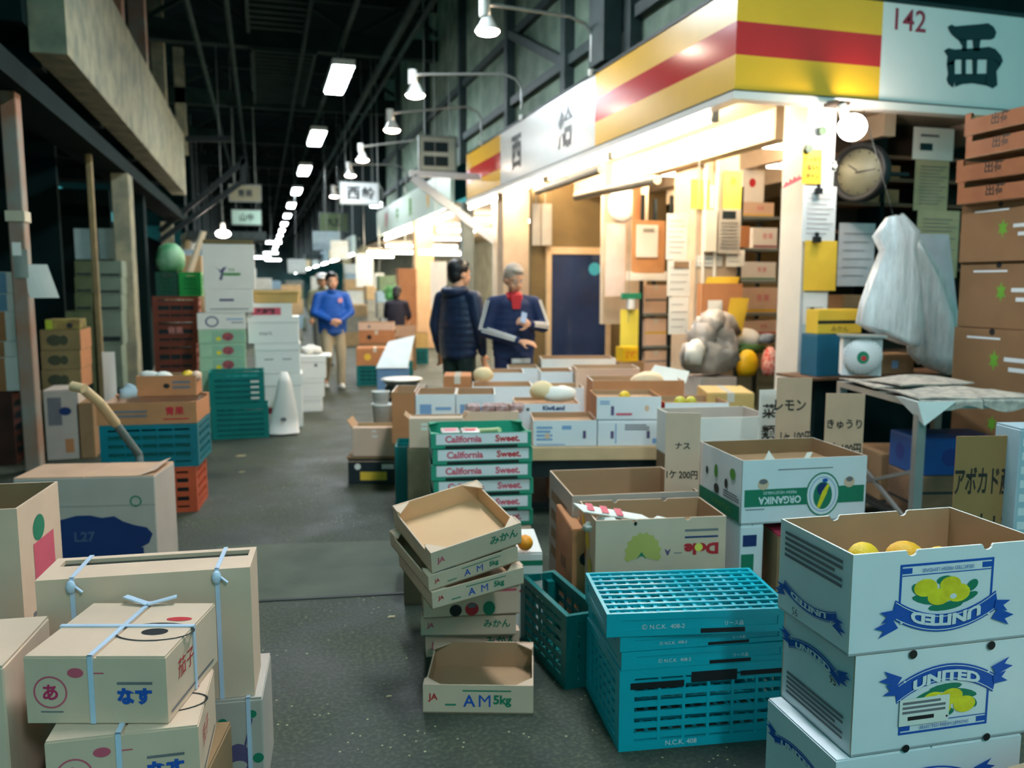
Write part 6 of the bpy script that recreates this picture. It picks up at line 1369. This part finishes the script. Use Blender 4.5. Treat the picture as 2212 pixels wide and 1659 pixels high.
z = WB.h(480, 803)[1]
z = bstack([(430, 530, 772, 'fruit printed white carton, lowest of three in the tower'), (430, 530, 742, 'fruit printed white carton, middle of three in the tower'), (428, 530, 712, 'fruit printed white carton, top of three in the tower')], WB, z, .4, mat('mint_carton', (170,206,170), .6), 'fruit printed cartons in the tower', tape=False, pr=frp)
z = bstack([(425, 530, 676, 'white carton with a round reddish wreath print in the tower')], WB, z, .42, WHTW, None, tape=False, pr=[('front', 'ring', .30, .5, .40, .34, .09, PUR), ('front', 'rect', .6, .6, .95, .68, LBLU), ('front', 'rect', .7, .4, .95, .46, INK)])
z = bstack([(441, 546, 624, 'white carton with faint dark lettering second from the top of the tower')], WB, z, .4, WHTW, None, tape=False, pr=[('front', 'rect', .3, .5, .6, .6, PUR), ('front', 'rect', .1, .14, .9, .18, INK)])
z = bstack([(436, 548, 527, 'big white carton with a dark and green emblem at the top of the tower')], WB, z, .4, WHTW, None, tape=False, pr=[('front', 'poly', [(.20,.5),(.28,.46),(.34,.34),(.30,.20),(.36,.20),(.40,.40),(.46,.50),(.38,.48),(.34,.42)], PUR), ('front', 'rect', .38, .30, .72, .36, GRNL), ('front', 'text', .55, .43, .07, '青果', GRNL), ('front', 'text', .55, .33, .06, 'FRUITS', GRN)])
px(closed, WB, 438, 546, 518, 527, .36, 'low olive lid on the top of the tower', name='lid', z0=z+.001, m=OLV, tape=False, cat='lid')
# styrofoam boxes
ST = Pl(at(600, 925, 0), -2)
def foam(label, a, b, t, z, pl_, d=.4, pr=(), m=STY, lid=True, grp='white foam boxes right of the tower'):
    u0, u1, zt, _ = ext(pl_, a, b, t); w = u1-u0; h = zt-z; mb = MB(); mb.box(0, 0, 0, w, d, h*.78, m); prints(mb, w, d, h*.78, pr)
    o = mb.build('foam_box', None, pl_.pt(u0, z+.001), pl_.r, .008, label, 'box', grp); mb = MB(); mb.box(-.004, -.004, h*.785, w+.004, d+.004, h-.002, m); mb.build('lid', o); return zt
z = foam('white foam box with a small red mark at the bottom behind the white bag', 570, 652, 808, 0, ST, pr=[('front', 'disc', .12, .42, .09, .08, REDD), ('front', 'rect', .55, .5, .7, .8, PINK)])
z = foam('white foam box above the red marked one', 550, 648, 742, z, ST, pr=[('front', 'rect', .2, .6, .4, .64, INK), ('front', 'rect', .6, .6, .8, .64, INK)])
z = foam('white foam box with faint writing, third from the floor right of the tower', 534, 645, 684, z, ST, pr=[('front', 'text', .35, .5, .2, 'mark', INK)])
z = foam('white foam box with a red and dark label near the top right of the tower', 533, 630, 655, z, ST, pr=[('front', 'rect', .1, .15, .75, .85, PINK), ('front', 'text', .4, .5, .6, '海産物', BLK, {'bold': .03})])
z2 = foam('tan carton on top of the foam boxes right of the tower', 548, 645, 628, z, ST, d=.3, m=mat('yellow_cardboard', (206,170,104), .75), grp=None)
ST2 = Pl(at(675, 890, 0), -4)
z = foam('white foam box at the bottom of the small pile by the aisle', 648, 696, 858, 0, ST2)
z = foam('white foam box in the middle of the small pile by the aisle', 648, 700, 818, z, ST2)
z = foam('white foam box below the loose lid in the small pile by the aisle', 648, 704, 772, z, ST2, pr=[('front', 'disc', .6, .8, .1, .1, INK)])
u0, u1, zt, _ = ext(ST2, 644, 716, 765); mb = MB(); mb.box(0, 0, 0, u1-u0, .42, .02, STY); mb.build('loose_cover', None, ST2.pt(u0, z+.001), ST2.r, .004, 'loose white foam lid jutting over the small pile by the aisle', 'lid')
crumple('paper_wad', 'white crumpled wrapper on the loose foam lid', ST2.pt((u0+u1)/2-.05, z+.07, .2), (.13, .1, .06), PAP, 'paper', 50, .3)
# white bag
BGp = Pl(at(612, 942, 0), 0)
L_ = [BGp.h(a, b) for a, b in ((606,806),(600,830),(592,870),(585,905),(578,940))]; R_ = [BGp.h(a, b) for a, b in ((622,806),(630,830),(637,870),(644,905),(648,938))]
mb = MB(); vs = []; fs = []; N = 20
for k_ in range(5):
    c = (L_[k_][0]+R_[k_][0])/2; r = (R_[k_][0]-L_[k_][0])/2; zz_ = max(.004, L_[k_][1])
    for i in range(N): t = 2*PI*i/N; f = 1+.06*math.sin(5*t+k_); vs.append((c+r*f*math.cos(t), r*.55*f*math.sin(t)+.09, zz_))
for k_ in range(4):
    for i in range(N): j = (i+1) % N; fs.append((k_*N+i, (k_+1)*N+i, (k_+1)*N+j, k_*N+j))
fs.append([4*N+i for i in range(N)]); fs.append([i for i in range(N)])
mb.add(vs, fs, mat('white_bag', (232,226,218), .4, var=.04), None, True); mb.poly(ell(BGp.h(612, 900)[0], BGp.h(612, 905)[1], .03, .02), INK, Matrix(((1,0,0,0), (0,0,-1,-.035), (0,1,0,0), (0,0,0,1)))); mb.build('carrier_bag', None, BGp.P, 0, 0, 'white cone shaped carrier bag standing on the floor before the foam boxes', 'bag')

# ================================================================ MID DISTANCE STALL BEHIND THE BLUE JACKET MAN
MP = Pl(at(830, 870, 0), -30)
u0, u1, zt, zb = ext(MP, 812, 898, 800, 870)
closed('foam_box', 'blue box with a pale blue lid face leaning by the jacket man', Pl(at(815, 862, 0), -10).pt(0, 0), math.radians(-10), .42, .4, .40, mat('mid_blue', (96,132,170), .5), tape=False)
q = Pl(at(815, 862, 0), -10); mb = MB(); mb.add([(-.01,-.01,.41), (.40,-.01,.41), (.50,.60,.80), (.14,.5,.72)], [(0,1,2,3)], mat('pale_blue_sheet2', (190,208,214), .4)); mb.add([(-.01,.01,.40), (.40,.01,.40), (.50,.62,.79), (.14,.52,.71)], [(3,2,1,0)], STY)
mb.build('sloping_sheet', None, q.pt(0, 0), q.r, 0, 'pale blue sloping sheet over the blue box beside the dark jacket man', 'sheet')
mb = MB(); mb.lathe([(0,0), (.15,0), (.20,.06), (.21,.06), (.21,.07), (0,.055)], WHTW, 20); pq_ = at(868, 828, .50)
mb.build('round_dish', None, (pq_.x, pq_.y, .48), 0, 0, 'white round dish at the foot of the blue box', 'dish'); closed('cardboard_box', 'dark box carrying the white round dish', (pq_.x-.2, pq_.y-.15, 0), math.radians(-14), .4, .36, .478, DARK, tape=False)
sl = [(752, 812, 838, 900, 'tan carton sloping at the front of the further stall', 0), (790, 860, 742, 790, 'tan carton with yellow end in the further stall', 1), (770, 850, 700, 740, 'orange tan carton in the upper row of the further stall', 2), (850, 905, 690, 730, 'tan carton with green print in the upper row of the further stall', 3), (758, 830, 672, 700, 'pale flat carton on top of the further stall', 4), (835, 905, 735, 772, 'light tan carton on the right of the further stall', 5)]
mst = Pl(at(760, 840, 0), 35)
for i in range(6):
    zc = [.30, .30, .58, .30, .58, .783][i]; a = [(770, 790), (815, 780), (775, 742), (862, 752), (830, 728), (775, 742)][i]
    p = at(a[0], a[1], zc if i != 5 else .58)
    if i in (0, 1, 3): crate('plastic_crate', ['dark teal crate under the sloping tan cartons, nearest the aisle', 'dark teal crate under the sloping tan cartons, middle', '', 'dark teal crate under the sloping tan cartons, nearest the jacket man'][i], (p.x, p.y, 0), math.radians(-10), .55, .4, zc-.001, TEALD, None, dark=DARK)
    elif i != 5: closed('cardboard_box', ['', '', 'shadowed carton under the orange tan carton of the further stall', '', 'shadowed carton under the light tan open carton of the further stall', 'shadowed carton under the pale open carton of the further stall'][i], (p.x, p.y, 0), math.radians(-10), .55, .4, zc-.002, CARDD, tape=False)
    fn = opened if i > 2 else closed
    fn('cardboard_box', ['tan carton with a yellow end at the corner of the further stall', 'tan carton in the middle of the lower row of the further stall', 'orange tan carton in the upper row of the further stall, by the blue jacket', 'tan carton with green print near the dark jacket man', 'light tan open carton in the upper row of the further stall', 'pale open carton on top of the further stall by the blue jacket'][i], (p.x, p.y, zc), math.radians(-10), .55, .4, [.26, .26, .2, .28, .2, .12][i], [CARDO, CARD2, CARDO, mat('yellow_cardboard', (206,170,104), .75), CARD, CARD2][i], [('front', 'disc', .3, .5, .2, .2, [YEL, BLK, BLK, GRNL, BLK, INK][i])])
P = atY(862, 635, 17.3); closed('cardboard_box', 'pale carton under the bright green leafy bag', (P.x-.3, 17.1, 0), 0, .6, .4, P.z-.17, MATS['white_carton_warm'], tape=False)
crumple('green_cabbage_bag', 'bright green leafy bag behind the further stall', atY(862, 635, 17.3), (.30, .2, .16), mat('bright_leaf', (50,160,80), .6, rgb2=(130,180,110), scale=10), 'vegetables', 61, .3)
px(closed, Pl(atY(880, 640, 16.5), 0), 862, 900, 580, 650, .4, 'brown upright board box beyond the crouching person', z0=0, m=CARDO, tape=False)
wc_ = note('white coat hanging beside the warm column', 930, 965, 565, 668, WHTW, 'white_coat', plane=Pl((2, 14.0, 0), 0), cat='coat'); hang(wc_, wc_.location.x+.1, 14.0, wc_.location.z+.7, 7.6)
# crowd of far boxes, both sides of the aisle (kept to what shows past the nearer things)
far = [mat('far_white', (206,212,208), .7, var=.15), mat('far_tan', (176,150,112), .8, var=.2), mat('far_blue', (150,176,190), .7, var=.15), mat('far_green', (110,130,100), .7, var=.25), mat('far_grey', (150,150,140), .7, var=.25)]
rnd = random.Random(11)
def farstack(x, y, n, side):
    z = 0
    for i in range(n):
        w = rnd.uniform(.5, .8); h = rnd.uniform(.26, .42)
        mb = MB(); mb.box(-w/2, 0, 0, w/2, .5, h-.004, far[rnd.randrange(5)]); prints(mb, w, .5, h, [])
        mb.build('far_carton', None, (x+rnd.uniform(-.03, .03), y, z+.001), rnd.uniform(-.04, .04), .01, 'blurred carton stacked far down the %s side of the aisle' % side, 'box', 'far cartons on the %s side of the aisle' % side); z += h
for y in (15.5, 18, 20.5, 23.5, 27, 31, 36, 42, 50): farstack(-.9-.02*y+rnd.uniform(-.3, .2), y, rnd.choice((4, 5, 6)), 'left')
for y in (19.5, 23, 26.5, 31, 36, 42, 50): farstack(2.9+rnd.uniform(-.2, .3), y, rnd.choice((3, 4, 5)), 'right')
# far stall structures: pale panels & dark boards over the aisle
for i, (a, b, c, d, y, m, lb) in enumerate(((676, 735, 500, 540, 27, 'far_blue', 'pale blue white sheet hung above the blue jacket man'), (715, 752, 520, 560, 26, 'far_white', 'pale sheet hanging below the greenish sign'), (770, 806, 548, 620, 24, 'far_white', 'pale upright panel behind the crouching person'), (810, 830, 590, 622, 22, 'far_white', 'small white upright box left of the crouching person'), (622, 660, 560, 590, 34, 'far_white', 'pale sheet far down the aisle left of the walkers'))):
    mb = MB(); A = atY(a, d, y); B = atY(b, c, y); mb.box(0, 0, 0, B.x-A.x, .05, B.z-A.z, MATS[m]); hs = mb.build('hanging_sheet', None, A, 0, 0, lb, 'sheet'); hang(hs, (A.x+B.x)/2, y+.02, B.z, 7.6, .008)
for y, x0, x1, z in ((28, -2.2, 0.2, 2.9), (30, 2.0, 3.4, 2.8), (40, -2.4, -.2, 2.9), (44, 2.2, 3.5, 2.8)): S('trim_%d' % (80+int(y)), MB().box(x0, y, z, x1, y+2.5, z+.25, FRAMEG))
for i, (x, y) in enumerate(((-2.6, 25), (-2.6, 31), (-2.6, 38), (-2.6, 46), (3.45, 31), (3.45, 37))): S('trim_%d' % (140+i), MB().box(x, y, 0, x+.3, y+.3, 3.2, CONC))
for P, w in litter:
    mb = MB(); mb.poly([(-w, -w*.4), (w*.7, -w*.5), (w, w*.3), (-w*.3, w*.6)], PAPT, Matrix.Translation((0, 0, .003))); mb.build('paper_scrap', None, (P.x, P.y, 0), 0, 0, 'pale paper scrap lying on the aisle floor', 'litter', 'paper scraps on the aisle floor')

# more of the distant market: stall signs with tubes on both sides, goods standing in the far middle
SGN = [mat('far_sign_a', (200,214,206), .5, var=.1), mat('far_sign_b', (226,206,160), .5, var=.1), mat('far_sign_c', (150,180,190), .5, var=.1)]
for side in ('left', 'right'):
    for i, y in enumerate((29, 35, 41, 48, 56, 66, 78)):
        x0 = -2.3 if side == 'left' else 3.0
        mb = MB(); mb.box(0, 0, 0, .12, 4.2, .55, SGN[(i+(side == 'left')) % 3]); M = Matrix(((0,0,-1,-.003), (-1,0,0,0), (0,1,0,0), (0,0,0,1))) if side == 'right' else Matrix(((0,0,1,.123), (1,0,0,0), (0,1,0,0), (0,0,0,1)))
        mb.text('青果', .38, INKS, M @ Matrix.Translation((2.1*(-1 if side == 'right' else 1), .28, 0)), 0, .02)
        mb.box(.02, .2, .55, .06, .24, 7.55-2.6, GPOST); mb.box(.02, 3.9, .55, .06, 3.94, 7.55-2.6, GPOST)
        mb.build('stall_sign', None, (x0, y, 2.6), 0, 0, 'distant lettered stall sign over the %s side of the aisle' % side, 'sign', 'distant stall signs on the %s side' % side)
        mb = MB(); mb.box(0, 0, 0, .08, 3.4, .06, TUBE2); mb.box(-.02, 0, .06, .10, 3.4, .104, FIXT)
        mb.build('stall_lamp', None, (x0+.02, y+.4, 2.495), 0, 0, 'distant white tube under a stall sign on the %s side' % side, 'lamp', 'distant tubes under the stall signs on the %s side' % side)
for x, y, n in ((.1, 21.5, 3), (.75, 23.5, 4), (1.55, 22.5, 3), (2.2, 20.5, 3), (-.1, 27, 5), (1.0, 29, 4), (1.9, 27.5, 5), (2.7, 24.5, 5), (-.6, 33, 6), (.4, 35, 5), (2.3, 34, 6), (1.4, 38, 5), (3.1, 29, 6)): farstack(x, y, n, 'middle' if False else ('left' if x < 1.3 else 'right'))
# ================================================================ PEOPLE
def capsule(mb, p, q, r1, r2, m, n=14):
    p = Vector(p); q = Vector(q); mb.cyl(p, q, r1, m, n, r2); mb.sph(p, r1, m, n); mb.sph(q, r2, m, n)
def fuse(mb, name, vox, parent=None, label=None, smooth=4, **k):
    o = mb.build('tmp_'+name); r = o.modifiers.new('r', 'REMESH'); r.mode = 'VOXEL'; r.voxel_size = vox; r.use_smooth_shade = True
    s = o.modifiers.new('s', 'SMOOTH'); s.iterations = smooth; s.factor = .5
    bpy.context.view_layer.update()
    me = bpy.data.meshes.new_from_object(o.evaluated_get(bpy.context.evaluated_depsgraph_get())); me.name = name
    me.materials.clear(); me.materials.append(mb.mats[0])
    for p in me.polygons: p.use_smooth = True; p.material_index = 0
    old = o.data; bpy.data.objects.remove(o); bpy.data.meshes.remove(old)
    n = bpy.data.objects.new(name, me); COL.objects.link(n)
    if parent: n.parent = parent
    return tag(n, label, **k)
def hand(mb, wr, dirv, up, s, side, curl=.5):
    """palm, four unequal bent fingers and a thumb leaving the side of the palm"""
    d = Vector(dirv).normalized(); u = Vector(up); u = (u-d*u.dot(d)).normalized(); w = d.cross(u)*side; wr = Vector(wr)
    R = Matrix((w, d, u)).transposed().to_4x4(); R.translation = wr+d*.045*s
    mb.sph((0, 0, 0), (.040*s, .052*s, .018*s), mb.mats[0], 12, R)
    for i, L in enumerate((.064, .074, .069, .055)):
        b = wr+d*.085*s+w*(.028-.0185*i)*s
        k1 = b+(d*math.cos(curl)-u*math.sin(curl))*L*.5*s; k2 = k1+(d*math.cos(curl*2.1)-u*math.sin(curl*2.1))*L*.35*s; k3 = k2+(d*math.cos(curl*3)-u*math.sin(curl*3))*L*.25*s
        for a, b2, r in ((b-d*.02*s, k1, .0092), (k1, k2, .0085), (k2, k3, .0078)): capsule(mb, a, b2, r*s, r*s*.95, mb.mats[0], 8)
    t0 = wr+d*.025*s+w*.030*s; t1 = t0+(d*.6+w*.8-u*.25).normalized()*.040*s; t2 = t1+(d*.9+w*.3-u*.4).normalized()*.030*s
    capsule(mb, t0, t1, .012*s, .0105*s, mb.mats[0], 8); capsule(mb, t1, t2, .0105*s, .009*s, mb.mats[0], 8)
def person(loc, rot, H, label, cloth, trou, hair, arms, head=(0, 0), legs=None, hands=((0,0,-1),(0,0,-1)), hup=((0,-1,0),(0,-1,0)), lean=0, hair_style='short', vox=.011, shoe=None, skin=None, curl=.5, bulk=1.0, hem=.86, coll=None, stripes=None, name='person', curls=None, cap=None):
    """faces -y at rot 0; arms = ((elbow, wrist) left, (elbow, wrist) right) in person space for H = 1.70; the person's right hand is at -x"""
    k = H/1.70; sk = skin or SKIN; o = None
    S_ = lambda v: Vector(v)*k
    bw = 1+(bulk-1)*.45; sh = [Vector((.178*bw, .01-lean*.5, 1.365)), Vector((-.178*bw, .01-lean*.5, 1.365))]
    legs = legs or (((.10, -.02, .48), (.11, .03, .085)), ((-.10, -.01, .48), (-.11, .02, .085)))
    hipz = .90
    body = MB(); body.mi(sk)
    hc = Vector((0, -.025-lean, 1.575)); RH = Matrix.Translation(S_(hc)) @ Euler((head[1], 0, head[0])).to_matrix().to_4x4() @ Matrix.Scale(1.07, 4)
    # head, in its own space: face towards -y
    body.sph((0, .015*k, .025*k), (.078*k, .098*k, .098*k), sk, 16, RH)
    body.sph((0, -.028*k, -.045*k), (.058*k, .062*k, .068*k), sk, 14, RH); body.sph((0, -.052*k, -.088*k), (.030*k, .026*k, .022*k), sk, 10, RH)
    body.sph((0, -.092*k, -.022*k), (.013*k, .020*k, .020*k), sk, 8, RH); body.sph((0, -.083*k, .0), (.009*k, .012*k, .028*k), sk, 8, RH)
    for s in (-1, 1):
        body.sph((s*.080*k, .012*k, -.018*k), (.010*k, .020*k, .030*k), sk, 8, RH); body.sph((s*.034*k, -.070*k, .026*k), (.026*k, .012*k, .008*k), sk, 8, RH); body.sph((s*.038*k, -.060*k, -.04*k), (.022*k, .022*k, .025*k), sk, 8, RH)
    capsule(body, S_((0, .02-lean*.8, 1.40)), S_((0, -.0-lean, 1.52)), .055*k, .050*k, sk)
    body.sph(S_((0, .015-lean*.5, 1.27)), (.155*k*bulk, .095*k, .15*k), sk, 14); body.sph(S_((0, .01, 1.05)), (.13*k*bulk, .09*k, .16*k), sk, 14); body.sph(S_((0, .01, .92)), (.15*k, .10*k, .10*k), sk, 14)
    for i in (0, 1):
        e, w = Vector(arms[i][0]), Vector(arms[i][1])
        capsule(body, S_(sh[i]), S_(e), .045*k, .036*k, sk); capsule(body, S_(e), S_(w), .034*k, .024*k, sk)
        capsule(body, S_((0, .01, 1.37)), S_(sh[i]), .05*k, .045*k, sk)
        hand(body, S_(w), hands[i], hup[i], k*1.08, 1 if i else -1, (curls or (curl, curl))[i])
        kn, an = Vector(legs[i][0]), Vector(legs[i][1]); hp = Vector((.09*(1-2*i), .01, hipz))
        capsule(body, S_(hp), S_(kn), .075*k, .050*k, sk); capsule(body, S_(kn), S_(an), .048*k, .034*k, sk)
        capsule(body, S_(an)+Vector((0, .02*k, -.03*k)), S_(an)+Vector((0, -.12*k, -.045*k)), .032*k, .026*k, sk)
    body.mats = [sk]
    root = fuse(body, name, vox, label=label, smooth=3, cat='person')
    root.location = loc; root.rotation_euler = (0, 0, math.radians(rot))
    # jacket
    j = MB(); j.mi(cloth)
    for q in range(9):
        f = q/8; zz_ = 1.33*(1-f)+(hem+.05)*f; wd = (.172+.012*math.sin(f*PI))*(1+(bulk-1)*min(1, .35+f)); j.sph(S_((0, .013-lean*.5*(1-f), zz_)), (wd*k, (.118+.014*math.sin(f*PI))*k, .10*k), cloth, 20)
    for q in range(16): t_ = q*PI/8; j.sph(S_((.085*(1+(bulk-1))*math.cos(t_), .01+.05*math.sin(t_), hem+.03)), (.085*k, .085*k, .06*k), cloth, 12)
    for i in (0, 1):
        e, w = Vector(arms[i][0]), Vector(arms[i][1]); wc = e+(w-e)*.93
        capsule(j, S_(sh[i])+Vector((0, 0, -.01*k)), S_(e), .072*k, .058*k, cloth); capsule(j, S_(e), S_(wc), .057*k, .042*k, cloth); capsule(j, S_((.03*(1-2*i), .015-lean*.5, 1.39)), S_(sh[i])+Vector((0, 0, -.005*k)), .060*k, .064*k, cloth)
        mid = S_(e)*.4+S_(wc)*.6; j.sph(mid, (.056*k, .056*k, .050*k), cloth, 10)
    j.mats = [cloth]; fuse(j, 'jacket', vox*1.1, root, smooth=2)
    j = MB(); cm = coll or cloth; j.lathe([(.068*k, 0), (.082*k, .0), (.072*k, .055*k), (.062*k, .055*k)], cm, 20, Matrix.Translation(S_((0, .004-lean*.8, 1.405))))
    j.build('collar', root)
    # trousers
    t = MB(); t.mi(trou); t.sph(S_((0, .01, .92)), (.155*k, .112*k, .11*k), trou, 16)
    for i in (0, 1):
        kn, an = Vector(legs[i][0]), Vector(legs[i][1]); hp = Vector((.088*(1-2*i), .01, hipz-.02)); capsule(t, S_(hp), S_(kn), .098*k, .075*k, trou); capsule(t, S_(kn), S_(an), .072*k, .062*k, trou)
    t.mats = [trou]; fuse(t, 'trousers', vox*1.1, root, smooth=2)
    for i in (0, 1):
        an = Vector(legs[i][1]); s = MB(); s.mi(shoe or BLK); a = S_(an); capsule(s, (a.x, a.y+.03*k, .045*k), (a.x, a.y-.14*k, .035*k), .046*k, .036*k, shoe or BLK); s.mats = [shoe or BLK]
        for v in s.v: v.z = max(v.z, .002)
        fuse(s, 'shoe', .012, root, smooth=1)
    # face
    for s in (-1, 1):
        e = MB(); e.sph((s*.032*k, -.080*k, .006*k), (.013*k, .006*k, .007*k), WHT, 8, RH); e.sph((s*.032*k, -.0855*k, .006*k), (.006*k, .003*k, .006*k), BLK, 8, RH); e.build('eye', root)
        e = MB(); e.bar(RH @ Vector((s*.016*k, -.086*k, .030*k)), RH @ Vector((s*.050*k, -.076*k, .030*k)), .006*k, .008*k, hair); e.build('eyebrow', root)
    e = MB(); e.sph((0, -.088*k, -.062*k), (.024*k, .006*k, .005*k), mat('lips', (168,92,84), .5), 8, RH); e.build('mouth', root)
    # hair
    h = MB(); h.mi(hair)
    if hair_style == 'short':
        h.sph((0, .026*k, .045*k), (.087*k, .100*k, .092*k), hair, 18, RH); h.sph((0, .055*k, -.01*k), (.080*k, .066*k, .075*k), hair, 14, RH); h.sph((0, -.045*k, .095*k), (.055*k, .04*k, .025*k), hair, 10, RH)
    elif hair_style == 'thin':
        h.sph((0, .062*k, .005*k), (.080*k, .062*k, .068*k), hair, 14, RH)
        for s in (-1, 1): h.sph((s*.066*k, .03*k, .015*k), (.022*k, .045*k, .035*k), hair, 10, RH)
    else:
        h.sph((0, .03*k, .04*k), (.092*k, .104*k, .10*k), hair, 16, RH); h.sph((0, .07*k, -.05*k), (.080*k, .055*k, .11*k), hair, 14, RH)
    h.mats = [hair]; fuse(h, 'hair', .009, root, smooth=1)
    if cap:
        c = MB(); c.lathe([(.096*k, .04*k), (.10*k, .075*k), (.085*k, .12*k), (.05*k, .14*k), (0, .145*k)], cap, 18, RH @ Matrix.Translation((0, .015*k, 0))); c.poly(ell(0, -.10*k, .07*k, .07*k), cap, RH @ Matrix.Translation((0, 0, .05*k)), .006); c.build('cap', root)
    if stripes:
        m_, spans = stripes
        for i, bone, off, rad in spans:
            e, w = S_(arms[i][0]), S_(arms[i][1]); a, b = (S_(sh[i]), e) if bone == 'upper' else (e, e+(w-e)*.93)
            ax = (b-a).normalized(); ref = Vector(off); ref = (ref-ax*ref.dot(ax)).normalized(); sd = ax.cross(ref)
            for q in (-1, 0, 1):
                n_ = (ref*math.cos(q*.42)+sd*math.sin(q*.42)); c = MB(); c.bar(a+n_*rad[0]*k, b+n_*rad[1]*k, .012*k, .004*k, m_, n_); c.build('stripe', root, label='white sleeve stripe')
    return root, k, RH
BLUJ = mat('royal_blue_jacket', (20,86,176), .6, var=.15); NVY = mat('navy_nylon', (38,52,82), .38, var=.35, scale=9, bump=.4); NVY2 = mat('navy_sweater', (28,44,84), .75, var=.15)
KHA = mat('khaki_trousers', (168,152,124), .8, var=.1); DKT = mat('dark_green_trousers', (34,52,46), .8, var=.2); NTR = mat('navy_trousers', (26,38,78), .75, var=.15)
HAIRB = mat('black_hair', (24,22,24), .45, var=.2); HAIRG = mat('grey_hair', (178,162,146), .6, var=.2)
# blue jacket man walking towards the camera
P = at(722, 838, 0)
r, k, RH = person(P, 4, 1.66, 'person walking in the aisle in a royal blue jacket and khaki trousers, hands together', BLUJ, KHA, HAIRB,
   (((.275, -.02, 1.12), (.07, -.21, 1.00)), ((-.275, -.02, 1.12), (-.05, -.23, 1.01))), head=(.1, .05), legs=(((.10, -.06, .48), (.10, -.05, .085)), ((-.10, -.12, .50), (-.11, .14, .13))),
   hands=((-.9, -.4, -.1), (.9, -.4, -.05)), hup=((0, -1, .2), (0, -1, .2)), bulk=1.22, hem=.80, vox=.015, shoe=PAP, curls=(.6, .6))
mb = MB(); mb.poly(ell(0, 0, .035, .035), mat('badge_pink', (230,160,170), .5), Matrix(((1,0,0,.10), (0,0,-1,-.128), (0,1,0,1.27), (0,0,0,1)))); mb.build('badge', r, label='small pale chest badge')
# person in white cap behind him
P = at(700, 790, 0)
person(P, 10, 1.68, 'person in a white cap and olive grey coat behind the blue jacket', mat('olive_coat', (120,124,100), .75, var=.15), mat('grey_trousers', (110,116,112), .8), HAIRB,
   (((.26, .02, 1.12), (.22, -.10, .90)), ((-.26, .02, 1.12), (-.22, -.10, .90))), bulk=1.1, vox=.02, cap=WHT)
# crouching person in dark clothes at the further stall
P = at(851, 800, 0)
person((P.x+.1, 12.6, -.35), -150, 1.62, 'person in dark clothes bending over the boxes of the further stall, seen from behind', mat('dark_purple_coat', (40,38,52), .8), DKT, HAIRB,
   (((.25, -.14, 1.14), (.18, -.34, 1.02)), ((-.25, -.14, 1.14), (-.18, -.34, 1.02))), head=(0, .5), lean=.10, vox=.02, bulk=1.05) if False else None
P = atY(855, 626, 14.8)
q = person((P.x, 14.8, 0), 160, 1.45, 'person in dark clothes bending over the boxes of the further stall, seen from behind', mat('dark_purple_coat', (40,38,52), .8), DKT, HAIRB,
   (((.25, -.14, 1.10), (.18, -.34, 1.02)), ((-.25, -.14, 1.10), (-.18, -.34, 1.02))), head=(0, .45), lean=.10, vox=.02, bulk=1.1, hair_style='long')
# dark jacket man, three quarter back view, looking right towards the old man
P = atY(990, 570, 7.75)
r, k, RH = person((P.x, 7.75, 0), 128, 1.72, 'person in a dark navy hooded nylon jacket seen from behind, looking at the old man', NVY, DKT, HAIRB,
   (((.27, .03, 1.10), (.26, -.03, .84)), ((-.27, .03, 1.10), (-.27, -.02, .84))), head=(-.35, .05), bulk=1.25, hem=.80, vox=.011, hands=((0, -.15, -1), (0, -.15, -1)), hup=((-1, 0, 0), (1, 0, 0)))
h = MB(); h.mi(NVY); 
for i in range(13): t = PI*i/12; h.sph((.105*math.cos(t)*k, .045*k+.085*math.sin(t)*k, (1.43-.02*math.sin(t))*k), .045*k, NVY, 10)
h.mats = [NVY]; fuse(h, 'hood', .014, r, smooth=2)
# old man facing the camera, reading something held in his hand
P = atY(1110, 575, 7.25)
LG = mat('light_band', (214,210,204), .7)
r, k, RH = person((P.x, 7.25, 0), -6, 1.665, 'grey haired person in a navy sweater with white striped sleeves and red collar', NVY2, NTR, HAIRG,
   (((.275, -.02, 1.14), (.10, -.25, 1.17)), ((-.275, -.02, 1.10), (-.0, -.26, 1.02))), head=(.28, .38), bulk=1.15, hem=.84, vox=.011,
   hands=((-.75, -.3, .35), (.95, -.25, -.05)), hup=((0, -.9, .4), (0, -.5, 1)), coll=RED, stripes=(WHTW, [(1, 'lower', (-.1, -.9, .3), (.058, .043)), (0, 'lower', (.3, -.9, .2), (.058, .043)), (0, 'upper', (.9, -.5, .1), (.072, .060)), (1, 'upper', (-.9, -.3, .1), (.072, .060))]), curls=(.9, .35))
c = MB(); c.mi(RED); c.lathe([(.055*k, 0), (.085*k, .0), (.075*k, .05*k), (.055*k, .05*k)], RED, 18, Matrix.Translation((0, -.015*k, 1.385*k))); c.poly([(-.05, .06), (.05, .06), (.035, -.06), (-.035, -.06)], RED, Matrix(((1,0,0,0), (0,0,-1,-.128*k), (0,1,0,1.37*k), (0,0,0,1)))); c.build('red_collar', r)
c = MB(); c.box(-.05, -.165, .80, .12, -.135, .84, LG); c.build('belt_label', r, label='pale bands at the waist')
w = Vector((.10, -.25, 1.17))*k
c = MB(); c.box(-.025, -.004, 0, .025, .004, .10, mat('slip_blue', (170,186,216), .5)); c.build('held_slip', None, r.matrix_basis @ (w+Vector((-.075, -.055, .02))), (-.4, .3, 0), 0, 'pale blue slip held up in the old person\'s hand', 'slip')
